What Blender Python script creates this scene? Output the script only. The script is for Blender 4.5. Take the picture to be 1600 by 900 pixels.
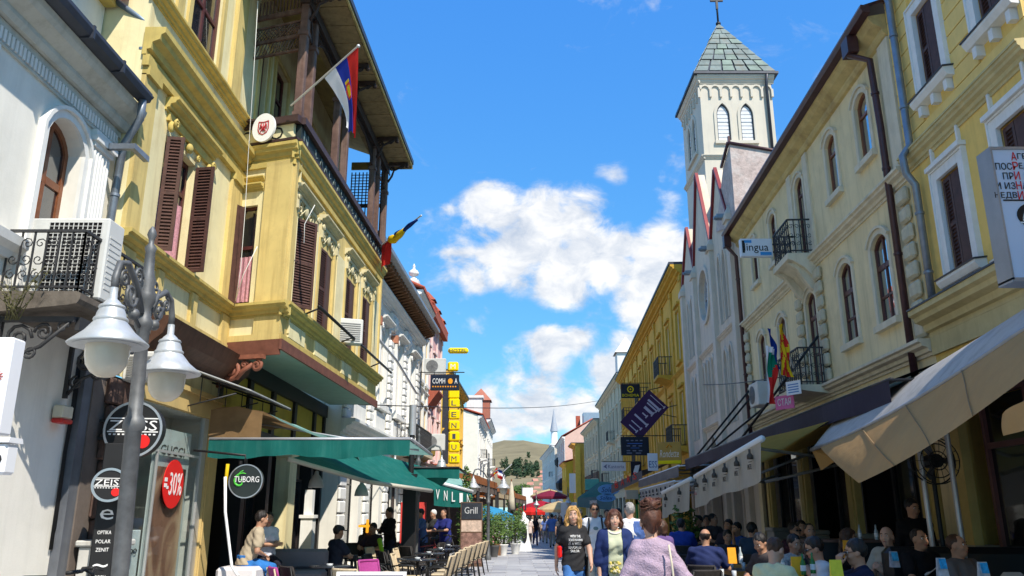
import bpy, math, random
import numpy as np
from mathutils import Vector, Matrix
R=math.radians; PI=math.pi
random.seed(7)
sc=bpy.context.scene; col=sc.collection
for o in list(bpy.data.objects): bpy.data.objects.remove(o)
# ---------------------------------------------------------------- camera
CF=1245.; CH=1.65; CT=math.atan(350/CF)
cam=bpy.data.objects.new('camera',bpy.data.cameras.new('camera')); col.objects.link(cam)
cam.location=(0,0,CH); cam.rotation_euler=(PI/2+CT,0,0)
cam.data.sensor_width=36; cam.data.lens=CF/1600*36; cam.data.clip_start=.05; cam.data.clip_end=9000
sc.camera=cam
# ---------------------------------------------------------------- world, sun
SUN_DIR=Vector((.55,-.835,0)).normalized(); SUN_EL=R(50)
sd=Vector((SUN_DIR.x*math.cos(SUN_EL),SUN_DIR.y*math.cos(SUN_EL),math.sin(SUN_EL)))
SUN_STR=2.1; SKY_STR=.125
sl=bpy.data.lights.new('sun','SUN'); sl.energy=SUN_STR; sl.angle=R(.5); sl.color=(1,.93,.82)
so=bpy.data.objects.new('sun',sl); col.objects.link(so); so.location=(20,-20,40)
so.rotation_euler=sd.to_track_quat('Z','Y').to_euler()
sc.view_settings.view_transform='Standard'; sc.view_settings.look='None'; sc.view_settings.gamma=1
sc.view_settings.exposure=1.6
try: sc.view_settings.use_curve_mapping=False
except Exception: pass
def pray(px,py):
    r=(px-800)/CF; u=(450-py)/CF; c,s=math.cos(CT),math.sin(CT)
    return r, c-u*s, s+u*c
def W(px,py,Y):
    "photo pixel -> point at world depth Y"
    r,y,w=pray(px,py); t=Y/y
    return Vector((r*t,Y,CH+w*t))
def make_world():
    w=bpy.data.worlds.new('World'); sc.world=w; w.use_nodes=True
    nt=w.node_tree; N=nt.nodes; L=nt.links; N.clear()
    def n(t,**k):
        x=N.new(t)
        for a,b in k.items(): setattr(x,a,b)
        return x
    def mth(op,a,b=None,c=None,clamp=False):
        m=n('ShaderNodeMath',operation=op); m.use_clamp=clamp
        for i,v in enumerate((a,b,c)):
            if v is None: continue
            if isinstance(v,(int,float)): m.inputs[i].default_value=v
            else: L.new(v,m.inputs[i])
        return m.outputs[0]
    out=n('ShaderNodeOutputWorld'); sky=n('ShaderNodeTexSky',sky_type='NISHITA')
    sky.sun_disc=False; sky.sun_elevation=SUN_EL; sky.sun_rotation=math.atan2(SUN_DIR.x,SUN_DIR.y)
    sky.air_density=.9; sky.dust_density=.0; sky.ozone_density=1.6; sky.altitude=600
    tint=n('ShaderNodeMix',data_type='RGBA',blend_type='MULTIPLY'); tint.inputs[0].default_value=1
    sp=n('ShaderNodeSeparateColor'); cb=n('ShaderNodeCombineColor'); L.new(sky.outputs[0],sp.inputs[0])
    for i,p in enumerate(SKY_POW): L.new(mth('POWER',sp.outputs[i],p),cb.inputs[i])
    L.new(cb.outputs[0],tint.inputs[6]); tint.inputs[7].default_value=SKY_TINT
    hs=n('ShaderNodeHueSaturation'); hs.inputs['Saturation'].default_value=SKY_SAT
    L.new(tint.outputs[2],hs.inputs['Color'])
    bg=n('ShaderNodeBackground'); bg.inputs[1].default_value=SKY_STR; L.new(hs.outputs[0],bg.inputs[0])
    tc=n('ShaderNodeTexCoord')
    blobs=[]
    for px,py,rad,k in CLOUDS:
        d=Vector(pray(px,py)).normalized()
        vm=n('ShaderNodeVectorMath',operation='DISTANCE'); L.new(tc.outputs['Generated'],vm.inputs[0]); vm.inputs[1].default_value=d
        mr=n('ShaderNodeMapRange',interpolation_type='SMOOTHSTEP'); mr.inputs['From Min'].default_value=0; mr.inputs['From Max'].default_value=rad/CF*1.25
        mr.inputs['To Min'].default_value=k; mr.inputs['To Max'].default_value=0
        L.new(vm.outputs['Value'],mr.inputs['Value']); blobs.append(mr.outputs[0])
    acc=blobs[0]
    for b in blobs[1:]: acc=mth('SMOOTH_MAX',acc,b,.15)
    def noise(scale,detail,rough,dist=0,off=(0,0,0)):
        mp=n('ShaderNodeMapping'); mp.inputs['Location'].default_value=off; mp.inputs['Scale'].default_value=(1,1,1.5)
        L.new(tc.outputs['Generated'],mp.inputs[0])
        t=n('ShaderNodeTexNoise'); t.inputs['Scale'].default_value=scale; t.inputs['Detail'].default_value=detail
        t.inputs['Roughness'].default_value=rough; t.inputs['Distortion'].default_value=dist
        L.new(mp.outputs[0],t.inputs['Vector']); return t.outputs[0]
    nz=noise(14,10,.62,.3); nb=noise(3.1,6,.6,0,(2.6,8.8,1.4)); nw=noise(7,7,.7,1.2,(2,3,1))
    # general scattered clouds; unseen cover thickened to add neutral fill light
    gen=mth('MULTIPLY',mth('SUBTRACT',nb,.47,clamp=True),3.0)
    base=mth('MAXIMUM',acc,gen)
    amp=mth('MULTIPLY_ADD',mth('MULTIPLY',base,1.6,clamp=True),1.35,.4)
    dens=mth('ADD',base,mth('MULTIPLY',mth('SUBTRACT',nz,.5),amp))
    al=n('ShaderNodeMapRange',interpolation_type='SMOOTHSTEP'); al.inputs['From Min'].default_value=.27; al.inputs['From Max'].default_value=.72
    L.new(dens,al.inputs['Value'])
    wisp=mth('MULTIPLY',mth('SUBTRACT',nw,.60,clamp=True),1.3)
    alpha=mth('MAXIMUM',al.outputs[0],wisp,clamp=True)
    alpha=mth('MINIMUM',alpha,.97)
    sh=noise(22,8,.6,.4,(.03,.02,-.03)); 
    br=mth('MULTIPLY_ADD',mth('SUBTRACT',dens,.45,clamp=True),.22,mth('MULTIPLY_ADD',sh,1.1,.0))
    ramp=n('ShaderNodeValToRGB'); e=ramp.color_ramp.elements
    e[0].position=.38; e[0].color=(.54,.62,.75,1); e[1].position=.76; e[1].color=(1,1,1,1)
    L.new(br,ramp.inputs[0])
    bc=n('ShaderNodeBackground'); bc.inputs[1].default_value=CLOUD_STR; L.new(ramp.outputs[0],bc.inputs[0])
    mx=n('ShaderNodeMixShader'); L.new(alpha,mx.inputs[0]); L.new(bg.outputs[0],mx.inputs[1]); L.new(bc.outputs[0],mx.inputs[2])
    L.new(mx.outputs[0],out.inputs[0])
SKY_POW=(.68,.57,.2); SKY_TINT=(.36,.80,2.0,1); SKY_SAT=1.05; CLOUD_STR=.35
CLOUDS=[(770,330,75,1.0),(800,400,85,1.0),(850,350,80,1.0),(905,345,80,1.0),(930,400,90,1.0),(880,430,80,1.0),(740,430,45,.7),(700,330,40,.5),
 (1040,400,80,1.0),(1090,440,100,1.0),(1010,470,80,.95),(1060,520,80,.85),(985,545,60,.65),(960,270,40,.45),(940,265,30,.4),
 (850,545,70,.8),(905,530,48,.66),(800,560,45,.55),(740,515,45,.5),(835,625,95,.8),(770,660,90,.75),(900,640,75,.68),(700,640,60,.5),(960,590,80,.7),(1020,600,80,.8),
 (1290,120,50,.30),(1340,60,40,.3),(660,370,40,.28)]
make_world()
sc.render.engine='CYCLES'
try: sc.cycles.max_bounces=6; sc.cycles.use_denoising=True
except Exception: pass
# ---------------------------------------------------------------- materials
MATS={}
def mat(name,c,rough=.75,spec=.3,metal=0,var=.12,scale=3.,bump=.0,bscale=40,streak=0.,streak_c=None,stain=0.,stain_c=(.12,.10,.07),emit=None,trans=0,coat=0):
    if name in MATS: return MATS[name]
    m=bpy.data.materials.new(name); m.use_nodes=True; nt=m.node_tree; N=nt.nodes; L=nt.links
    b=N['Principled BSDF']; b.inputs['Roughness'].default_value=rough; b.inputs['Metallic'].default_value=metal
    b.inputs['Specular IOR Level'].default_value=spec
    if coat: b.inputs['Coat Weight'].default_value=coat
    m.diffuse_color=(*c,1)
    tc=N.new('ShaderNodeTexCoord'); ge=N.new('ShaderNodeNewGeometry')
    pos=ge.outputs['Position']
    def noise(vec,s,d=5,r=.6):
        t=N.new('ShaderNodeTexNoise'); t.inputs['Scale'].default_value=s; t.inputs['Detail'].default_value=d; t.inputs['Roughness'].default_value=r
        L.new(vec,t.inputs['Vector']); return t.outputs[0]
    def mixc(fac,a,bc,mode='MIX'):
        x=N.new('ShaderNodeMix'); x.data_type='RGBA'; x.blend_type=mode
        for i,v in ((0,fac),(6,a),(7,bc)):
            if hasattr(v,'links'): L.new(v,x.inputs[i])
            else: x.inputs[i].default_value=v if i==0 else (*v[:3],1)
        return x.outputs[2]
    def mr(v,a,bb,c0,c1):
        x=N.new('ShaderNodeMapRange'); x.inputs[1].default_value=a; x.inputs[2].default_value=bb; x.inputs[3].default_value=c0; x.inputs[4].default_value=c1
        L.new(v,x.inputs[0]); return x.outputs[0]
    cur=None
    if var:
        n1=noise(pos,scale,6,.65)
        lo=tuple(max(0,x*(1-var)) for x in c); hi=tuple(min(1,x*(1+var)) for x in c)
        cur=mixc(mr(n1,.3,.7,0,1),lo,hi)
    else: cur=c
    if stain:
        n2=noise(pos,1.1,8,.72); cur=mixc(mr(n2,.50,.64,0,stain),cur,stain_c)
    if streak:
        mp=N.new('ShaderNodeMapping'); mp.inputs['Scale'].default_value=(3.2,3.2,.22); L.new(pos,mp.inputs[0])
        n3=noise(mp.outputs[0],1.6,7,.7); cur=mixc(mr(n3,.48,.68,0,streak),cur,streak_c or stain_c)
    if hasattr(cur,'links'): L.new(cur,b.inputs['Base Color'])
    else: b.inputs['Base Color'].default_value=(*cur[:3],1)
    if bump:
        nb=noise(pos,bscale,4,.6); bp=N.new('ShaderNodeBump'); bp.inputs['Strength'].default_value=bump; bp.inputs['Distance'].default_value=.02
        L.new(nb,bp.inputs['Height']); L.new(bp.outputs[0],b.inputs['Normal'])
    if emit: b.inputs['Emission Color'].default_value=(*emit[:3],1); b.inputs['Emission Strength'].default_value=emit[3]
    if trans:   # cloth letting daylight through
        tr=N.new('ShaderNodeBsdfTranslucent'); 
        if hasattr(cur,'links'): L.new(cur,tr.inputs[0])
        else: tr.inputs[0].default_value=(*cur[:3],1)
        mx=N.new('ShaderNodeMixShader'); mx.inputs[0].default_value=trans
        L.new(b.outputs[0],mx.inputs[1]); L.new(tr.outputs[0],mx.inputs[2]); L.new(mx.outputs[0],N['Material Output'].inputs[0])
    MATS[name]=m; return m
def glassmat(name,c=(.012,.014,.018),rough=.03,f0=.2):
    if name in MATS: return MATS[name]
    m=bpy.data.materials.new(name); m.use_nodes=True; nt=m.node_tree; N=nt.nodes; L=nt.links
    b=N['Principled BSDF']; b.inputs['Base Color'].default_value=(*c,1); b.inputs['Roughness'].default_value=.25; b.inputs['Specular IOR Level'].default_value=.2
    g=N.new('ShaderNodeBsdfGlossy'); g.inputs['Roughness'].default_value=rough; g.inputs['Color'].default_value=(.92,.95,1,1)
    lw=N.new('ShaderNodeFresnel'); lw.inputs[0].default_value=1.6
    ma=N.new('ShaderNodeMath'); ma.operation='MAXIMUM'; ma.inputs[1].default_value=f0; L.new(lw.outputs[0],ma.inputs[0])
    ge=N.new('ShaderNodeNewGeometry'); t=N.new('ShaderNodeTexNoise'); t.inputs['Scale'].default_value=1.4; t.inputs['Detail'].default_value=2
    L.new(ge.outputs['Position'],t.inputs['Vector']); bp=N.new('ShaderNodeBump'); bp.inputs['Strength'].default_value=.06; bp.inputs['Distance'].default_value=.03
    L.new(t.outputs[0],bp.inputs['Height']); L.new(bp.outputs[0],g.inputs['Normal'])
    mx=N.new('ShaderNodeMixShader'); L.new(ma.outputs[0],mx.inputs[0]); L.new(b.outputs[0],mx.inputs[1]); L.new(g.outputs[0],mx.inputs[2])
    L.new(mx.outputs[0],N['Material Output'].inputs[0]); MATS[name]=m; return m
def clearglass(name):
    if name in MATS: return MATS[name]
    m=bpy.data.materials.new(name); m.use_nodes=True; nt=m.node_tree; N=nt.nodes; L=nt.links
    t=N.new('ShaderNodeBsdfTransparent'); t.inputs[0].default_value=(.9,.93,.92,1)
    g=N.new('ShaderNodeBsdfGlossy'); g.inputs['Roughness'].default_value=.02
    f0=N.new('ShaderNodeFresnel'); f0.inputs[0].default_value=1.45; ge=N.new('ShaderNodeNewGeometry'); f=N.new('ShaderNodeMath'); f.operation='MULTIPLY'; iv=N.new('ShaderNodeMath'); iv.operation='SUBTRACT'; iv.inputs[0].default_value=.8; L.new(ge.outputs['Backfacing'],iv.inputs[1]); iv.use_clamp=True; L.new(f0.outputs[0],f.inputs[0]); L.new(iv.outputs[0],f.inputs[1])
    mx=N.new('ShaderNodeMixShader'); L.new(f.outputs[0],mx.inputs[0]); L.new(t.outputs[0],mx.inputs[1]); L.new(g.outputs[0],mx.inputs[2])
    L.new(mx.outputs[0],N['Material Output'].inputs[0]); MATS[name]=m; return m
# ---------------------------------------------------------------- mesh builder
class MB:
    def __init__(s,M=None): s.v=[]; s.f=[]; s.m=[]; s.sm=[]; s.M=M; s.mi=0; s.smooth=False
    def add(s,vs,fs,smooth=None):
        o=len(s.v)
        if s.M is not None: vs=[s.M@Vector(p) for p in vs]
        s.v+= [tuple(p) for p in vs]
        for f in fs: s.f.append(tuple(i+o for i in f)); s.m.append(s.mi); s.sm.append(s.smooth if smooth is None else smooth)
    def box(s,x0,x1,y0,y1,z0,z1):
        s.add([(x0,y0,z0),(x1,y0,z0),(x1,y1,z0),(x0,y1,z0),(x0,y0,z1),(x1,y0,z1),(x1,y1,z1),(x0,y1,z1)],
              [(0,3,2,1),(4,5,6,7),(0,1,5,4),(1,2,6,5),(2,3,7,6),(3,0,4,7)],False)
    def bbox(s,x0,x1,y0,y1,z0,z1,b=.01):
        "box with chamfered edges"
        b=min(b,(x1-x0)*.45,(y1-y0)*.45,(z1-z0)*.45)
        p=[(x0+b,y0),(x1-b,y0),(x1,y0+b),(x1,y1-b),(x1-b,y1),(x0+b,y1),(x0,y1-b),(x0,y0+b)]
        q=[(x0+b,y0+b),(x1-b,y0+b),(x1-b,y0+b),(x1-b,y1-b),(x1-b,y1-b),(x0+b,y1-b),(x0+b,y1-b),(x0+b,y0+b)]
        vs=[(a[0],a[1],z0) for a in q]+[(a[0],a[1],z0+b) for a in p]+[(a[0],a[1],z1-b) for a in p]+[(a[0],a[1],z1) for a in q]
        fs=[(7,5,3,1),(24+1,24+3,24+5,24+7)]
        for k in range(3):
            for i in range(8):
                j=(i+1)%8
                fs.append((k*8+i,k*8+j,k*8+8+j,k*8+8+i))
        s.add(vs,fs,False)
    def ext(s,pts,y0,y1):
        "polygon in x,z (counter-clockwise seen from -y) extruded from y0 (front) to y1"
        n=len(pts); vs=[(p[0],y0,p[1]) for p in pts]+[(p[0],y1,p[1]) for p in pts]
        fs=[tuple(range(n)),tuple(range(2*n-1,n-1,-1))]+[(i,i+n,(i+1)%n+n,(i+1)%n) for i in range(n)]
        s.add(vs,fs,False)
    def prof(s,pts,x0,x1):
        "closed profile in y,z extruded along x"
        n=len(pts); vs=[(x0,p[0],p[1]) for p in pts]+[(x1,p[0],p[1]) for p in pts]
        fs=[tuple(range(n)),tuple(range(2*n-1,n-1,-1))]+[(i,(i+1)%n,(i+1)%n+n,i+n)[::-1] for i in range(n)]
        s.add(vs,fs,False)
    def quad(s,a,b,c,d,smooth=False): s.add([a,b,c,d],[(0,1,2,3)],smooth)
    def cyl(s,p0,p1,r0,r1=None,n=10,caps=True,smooth=True):
        r1=r0 if r1 is None else r1
        p0=Vector(p0);p1=Vector(p1); d=(p1-p0).normalized(); u=d.orthogonal().normalized(); w=d.cross(u)
        vs=[];
        for p,r in ((p0,r0),(p1,r1)):
            for i in range(n): a=2*PI*i/n; vs.append(p+(u*math.cos(a)+w*math.sin(a))*r)
        s.add(vs,[(i,(i+1)%n,(i+1)%n+n,i+n) for i in range(n)],smooth)
        if caps: s.add(vs,[tuple(range(n-1,-1,-1)),tuple(range(n,2*n))],False)
    def tube(s,path,r,n=6,smooth=True,flat=None):
        path=[Vector(p) for p in path]; rs=r if isinstance(r,(list,tuple)) else [r]*len(path)
        vs=[];u=None
        for i,p in enumerate(path):
            d=(path[min(i+1,len(path)-1)]-path[max(i-1,0)])
            d=d.normalized() if d.length>1e-9 else Vector((0,0,1))
            if u is None: u=d.orthogonal().normalized()
            else:
                u=u-d*u.dot(d); u=u.normalized() if u.length>1e-6 else d.orthogonal().normalized()
            w=d.cross(u)
            for k in range(n):
                a=2*PI*k/n; vs.append(p+(u*math.cos(a)+w*math.sin(a))*rs[i])
        fs=[]
        for i in range(len(path)-1):
            for k in range(n): fs.append((i*n+k,i*n+(k+1)%n,(i+1)*n+(k+1)%n,(i+1)*n+k))
        m=(len(path)-1)*n
        fs+=[tuple(range(n-1,-1,-1)),tuple(range(m,m+n))]
        s.add(vs,fs,smooth)
    def lathe(s,prof,c=(0,0,0),n=16,smooth=True):
        vs=[];fs=[]
        for r,z in prof:
            for k in range(n): a=2*PI*k/n; vs.append((c[0]+r*math.cos(a),c[1]+r*math.sin(a),c[2]+z))
        for i in range(len(prof)-1):
            for k in range(n): fs.append((i*n+k,i*n+(k+1)%n,(i+1)*n+(k+1)%n,(i+1)*n+k))
        s.add(vs,fs,smooth)
        m=(len(prof)-1)*n
        s.add([vs[k] for k in range(n)]+[vs[m+k] for k in range(n)],[tuple(range(n-1,-1,-1)),tuple(range(n,2*n))],False)
    def ball(s,c,r,n=8,sm=True):
        r=(r,r,r) if isinstance(r,(int,float)) else r
        m=max(4,n//2+1); vs=[];fs=[]
        for i in range(m+1):
            t=PI*i/m
            for k in range(n): a=2*PI*k/n; vs.append((c[0]+r[0]*math.sin(t)*math.cos(a),c[1]+r[1]*math.sin(t)*math.sin(a),c[2]-r[2]*math.cos(t)))
        for i in range(m):
            for k in range(n): fs.append((i*n+k,i*n+(k+1)%n,(i+1)*n+(k+1)%n,(i+1)*n+k))
        s.add(vs,fs,sm)
    def disc(s,c,r,y0,y1,n=28,ry=None):
        "round plate in the x,z plane"
        ry=ry or r
        s.ext([(c[0]+r*math.cos(2*PI*i/n),c[1]+ry*math.sin(2*PI*i/n)) for i in range(n)],y0,y1)
    def ring(s,outl,w,y0,y1,closed=True):
        "moulding following an outline in x,z, from the outline to the outline offset by w"
        n=len(outl); off=offset(outl,w,closed)
        rng=range(n) if closed else range(n-1)
        for i in rng:
            j=(i+1)%n; a,b=outl[i],outl[j]; c,d=off[j],off[i]
            if w<0: a,b,c,d=d,c,b,a
            vs=[(a[0],y0,a[1]),(b[0],y0,b[1]),(c[0],y0,c[1]),(d[0],y0,d[1]),(a[0],y1,a[1]),(b[0],y1,b[1]),(c[0],y1,c[1]),(d[0],y1,d[1])]
            s.add(vs,[(3,2,1,0),(0,1,5,4),(2,3,7,6)],False)
        if not closed:
            for i in (0,n-1):
                a,d=outl[i],off[i]
                s.add([(a[0],y0,a[1]),(d[0],y0,d[1]),(d[0],y1,d[1]),(a[0],y1,a[1])],[(0,1,2,3)],False)
    def mesh(s,name,mats):
        me=bpy.data.meshes.new(name); me.from_pydata(s.v,[],s.f)
        for m in (mats if isinstance(mats,(list,tuple)) else [mats]): me.materials.append(m)
        me.polygons.foreach_set('material_index',s.m); me.polygons.foreach_set('use_smooth',s.sm); me.update(); return me
    def build(s,name,mats,parent=None):
        return link(name,s.mesh(name,mats),parent)
def link(name,me,parent=None):
    o=bpy.data.objects.new(name,me); col.objects.link(o)
    if parent is not None: o.parent=parent
    return o
def offset(o,w,closed=True):
    n=len(o); r=[]
    for i in range(n):
        p=Vector(o[i]); a=Vector(o[i-1]) if (closed or i>0) else None; b=Vector(o[(i+1)%n]) if (closed or i<n-1) else None
        d1=(p-a).normalized() if a is not None and (p-a).length>1e-7 else None
        d2=(b-p).normalized() if b is not None and (b-p).length>1e-7 else None
        if d1 is None: d1=d2
        if d2 is None: d2=d1
        n1=Vector((d1.y,-d1.x)); n2=Vector((d2.y,-d2.x)); m=(n1+n2); m=m.normalized() if m.length>1e-6 else n1
        k=1/max(.4,m.dot(n1)); q=p+m*w*k; r.append((q.x,q.y))
    return r
def thing(name,label,cat,loc=(0,0,0),rz=0,group=None):
    o=bpy.data.objects.new(name,None); col.objects.link(o); o.location=loc; o.rotation_euler=(0,0,rz); o.empty_display_size=.2
    return tag(o,label,cat,group)
def tag(o,label,cat,group=None):
    o['label']=label; o['category']=cat
    if group: o['group']=group
    return o
def struct(o): o['kind']='structure'; return o
def split_parts():
    "parts that came out as far-apart pieces become one object per piece"
    for o in list(col.objects):
        if o.type!='MESH' or o.parent is None or o.data.users>1 or o.children or o.get('kind'): continue
        me=o.data; nv=len(me.vertices)
        if nv>4000 or nv<8: continue
        par=list(range(nv))
        def find(a):
            while par[a]!=a: par[a]=par[par[a]]; a=par[a]
            return a
        for p in me.polygons:
            v=p.vertices; r=find(v[0])
            for w in v[1:]: par[find(w)]=r
        root=np.array([find(i) for i in range(nv)]); roots,isl=np.unique(root,return_inverse=True); k=len(roots)
        if k<2 or k>700: continue
        co=np.empty(nv*3,np.float32); me.vertices.foreach_get('co',co); co=co.reshape(-1,3)
        lo=np.full((k,3),1e9); hi=-lo; np.minimum.at(lo,isl,co); np.maximum.at(hi,isl,co); size=(hi-lo).max(1)
        gap=np.maximum(0,np.maximum(lo[:,None]-hi[None],lo[None]-hi[:,None]))
        near=np.sqrt((gap**2).sum(2))<=np.maximum(.02,.45*np.maximum(size[:,None],size[None]))
        lab=-np.ones(k,int); c=0
        for i in range(k):
            if lab[i]>=0: continue
            st=[i]; lab[i]=c
            while st:
                a=st.pop()
                for b in np.nonzero(near[a]&(lab<0))[0]: lab[b]=c; st.append(b)
            c+=1
        if c<2: continue
        if c>60: o['kind']='stuff'; continue
        vl=lab[isl]; verts=[tuple(x) for x in co]; base=o.name.split('.')[0]
        for q in range(c):
            mp={}; vs=[];fs=[];mi=[];sm=[]
            for p in me.polygons:
                if vl[p.vertices[0]]!=q: continue
                f=[]
                for w in p.vertices:
                    if w not in mp: mp[w]=len(vs); vs.append(verts[w])
                    f.append(mp[w])
                fs.append(f); mi.append(p.material_index); sm.append(p.use_smooth)
            if not fs: continue
            m2=bpy.data.meshes.new(base); m2.from_pydata(vs,[],fs)
            for mm in me.materials: m2.materials.append(mm)
            m2.polygons.foreach_set('material_index',mi); m2.polygons.foreach_set('use_smooth',sm); m2.update()
            if q==0: o.data=m2
            else: z=link(base,m2,o.parent); z.matrix_basis=o.matrix_basis.copy()
        
def copy_tree(o,parent=None,loc=None,rz=None,label=None):
    c=o.copy(); col.objects.link(c); c.parent=parent
    if loc is not None: c.location=loc
    if rz is not None: c.rotation_euler=(0,0,rz)
    if label: c['label']=label
    for ch in list(KIDS.get(o.name,[])) or [x for x in bpy.data.objects if x.parent==o]:
        copy_tree(ch,c)
    return c
KIDS={}
ORD=['first','second','third','fourth','fifth','sixth','seventh','eighth','ninth','tenth','eleventh','twelfth','thirteenth','fourteenth','fifteenth','sixteenth','seventeenth','eighteenth']
# ---------------------------------------------------------------- text (flat lettering turned into mesh)
TEXTS=[]
def text(s,w,h,m,parent,loc,rz=0,ext=.004,name='lettering',rot=None,slant=0,conform=None):
    "lettering in the x,z plane facing -y, fitted into w by h, centred on loc"
    c=bpy.data.curves.new('text','FONT'); c.body=s; c.extrude=ext/2; c.align_x='CENTER'; c.resolution_u=2; c.shear=slant
    o=bpy.data.objects.new('text',c); col.objects.link(o); TEXTS.append((o,w,h,m,parent,loc,rz,name,rot,conform))
def flush_text():
    bpy.context.view_layer.update(); dg=bpy.context.evaluated_depsgraph_get()
    for o,w,h,m,parent,loc,rz,name,rot,conform in TEXTS:
        me=bpy.data.meshes.new_from_object(o.evaluated_get(dg)); n=len(me.vertices)
        if n:
            a=np.empty(n*3); me.vertices.foreach_get('co',a); a=a.reshape(-1,3)
            lo,hi=a.min(0),a.max(0); ce=(lo+hi)/2; sz=np.maximum(hi-lo,1e-6)
            b=np.empty_like(a); b[:,0]=(a[:,0]-ce[0])*w/sz[0]; b[:,2]=(a[:,1]-ce[1])*(h/sz[1] if h else w/sz[0]); b[:,1]=-(a[:,2]-ce[2])
            if conform is not None:
                Mx=Matrix.Translation(loc)@Matrix.Rotation(rz,4,'Z'); iv=Mx.inverted()
                for i in range(n):
                    q=Mx@Vector(b[i]); hit=conform.ray_cast(Vector((q.x,1.0,q.z)),Vector((0,-1,0)))
                    if hit[0] is not None: q.y=hit[0].y+(.016 if b[i][1]<0 else -.004); b[i]=iv@q
            me.vertices.foreach_set('co',b.ravel()); me.update()
        me.materials.clear(); me.materials.append(m); me.name=name
        bpy.data.objects.remove(o)
        q=link(name,me,parent); q.location=loc; q.rotation_euler=rot or (0,0,rz)
    TEXTS.clear()
# ---------------------------------------------------------------- facade kit
class Fac:
    "a building front: local x to the right as seen from the street, -y towards the street"
    def __init__(s,name,label,cat,O,A,side,group=None):
        a=Vector((A[0],A[1])).normalized(); s.side=side
        if side=='R': a=-a
        s.a=a; s.O=Vector((O[0],O[1])); s.e=thing(name,label,cat,(O[0],O[1],0),math.atan2(a.y,a.x),group)
        s.nin=Vector((-a.y,a.x))
    def px(s,px,py,d=0):
        O=s.O+s.nin*d; r,y,w=pray(px,py); u=s.a
        t=(O.x*u.y-O.y*u.x)/(r*u.y-y*u.x); P=Vector((r*t,y*t))
        return ((P-O).dot(u),CH+w*t)
    def lx(s,Y): return (Y-s.O.y)/s.a.y
    def wpt(s,x,y,z): p=s.O+s.a*x+s.nin*y; return Vector((p.x,p.y,z))
    @property
    def rz(s): return math.atan2(s.a.y,s.a.x)
    def part(s,name,mb,m,parent=None): return mb.build(name,m,parent or s.e)
def outline(op):
    x0,x1,z0,z1,kind,rise=(list(op)+['rect',0])[:6] if len(op)<6 else op
    if kind=='rect': return [(x0,z0),(x1,z0),(x1,z1),(x0,z1)]
    cx=(x0+x1)/2; hw=(x1-x0)/2; pts=[(x0,z0),(x1,z0)]
    zs=z1-rise
    if kind=='seg':
        rad=(hw*hw+rise*rise)/(2*rise); cz=z1-rad; a0=math.asin(min(1,hw/rad))
        if rise>hw*.98: rad=hw; cz=z1-hw; a0=PI/2
        k=9; pts+=[(cx+rad*math.sin(a0-2*a0*i/k),cz+rad*math.cos(a0-2*a0*i/k)) for i in range(k+1)]
    elif kind=='goth':
        k=6; rad=(hw*hw+rise*rise)/(2*hw) ; 
        a1=math.asin(min(1,rise/rad))
        pts+=[(x1-rad+rad*math.cos(a1*i/k),zs+rad*math.sin(a1*i/k)) for i in range(k+1)]
        pts+=[(x0+rad-rad*math.cos(a1*i/k),zs+rad*math.sin(a1*i/k)) for i in range(k-1,-1,-1)]
    elif kind=='oval':
        k=20; cz=(z0+z1)/2; hh=(z1-z0)/2
        return [(cx+hw*math.cos(2*PI*i/k-PI/2),cz+hh*math.sin(2*PI*i/k-PI/2)) for i in range(k)]
    return pts
def opw(op): return op if len(op)>4 else (*op,'rect',0)
def wall(mb,x0,x1,z0,z1,ops=(),y=0,dep=.22,holes=()):
    ops=[opw(o) for o in ops]
    xs=sorted({x0,x1,*[v for o in ops for v in o[:2] if x0<v<x1],*[v for o in holes for v in o[:2] if x0<v<x1]})
    zs=sorted({z0,z1,*[v for o in ops for v in o[2:4] if z0<v<z1],*[v for o in holes for v in o[2:4] if z0<v<z1]})
    for i in range(len(xs)-1):
        for j in range(len(zs)-1):
            cx=(xs[i]+xs[i+1])/2; cz=(zs[j]+zs[j+1])/2
            if any(o[0]<cx<o[1] and o[2]<cz<o[3] for o in list(ops)+list(holes)): continue
            mb.quad((xs[i],y,zs[j]),(xs[i+1],y,zs[j]),(xs[i+1],y,zs[j+1]),(xs[i],y,zs[j+1]))
    for o in ops:
        ol=outline(o); n=len(ol); cx=(o[0]+o[1])/2
        for i in range(n):
            a,b=ol[i],ol[(i+1)%n]
            mb.quad((a[0],y,a[1]),(a[0],y+dep,a[1]),(b[0],y+dep,b[1]),(b[0],y,b[1]))
            if o[4]!='rect':
                mx=(a[0]+b[0])/2; mz=(a[1]+b[1])/2
                if o[4]=='oval':
                    cn=(o[1] if mx>cx else o[0], o[3] if mz>(o[2]+o[3])/2 else o[2])
                elif i>=2 or (i==1 and False):
                    if i==n-1: continue
                    cn=(o[1] if mx>cx else o[0],o[3])
                else: continue
                if abs((a[0]-cn[0])*(b[1]-cn[1])-(a[1]-cn[1])*(b[0]-cn[0]))>1e-7:
                    mb.add([(cn[0],y,cn[1]),(b[0],y,b[1]),(a[0],y,a[1])],[(0,1,2)],False)
def arch_z(op,x):
    ol=outline(op); best=op[3]
    for i in range(2,len(ol)-1):
        a,b=ol[i],ol[i+1]
        lo,hi=sorted((a[0],b[0]))
        if lo<=x<=hi and hi-lo>1e-6: return a[1]+(b[1]-a[1])*(x-a[0])/(b[0]-a[0])
    return best
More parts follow.
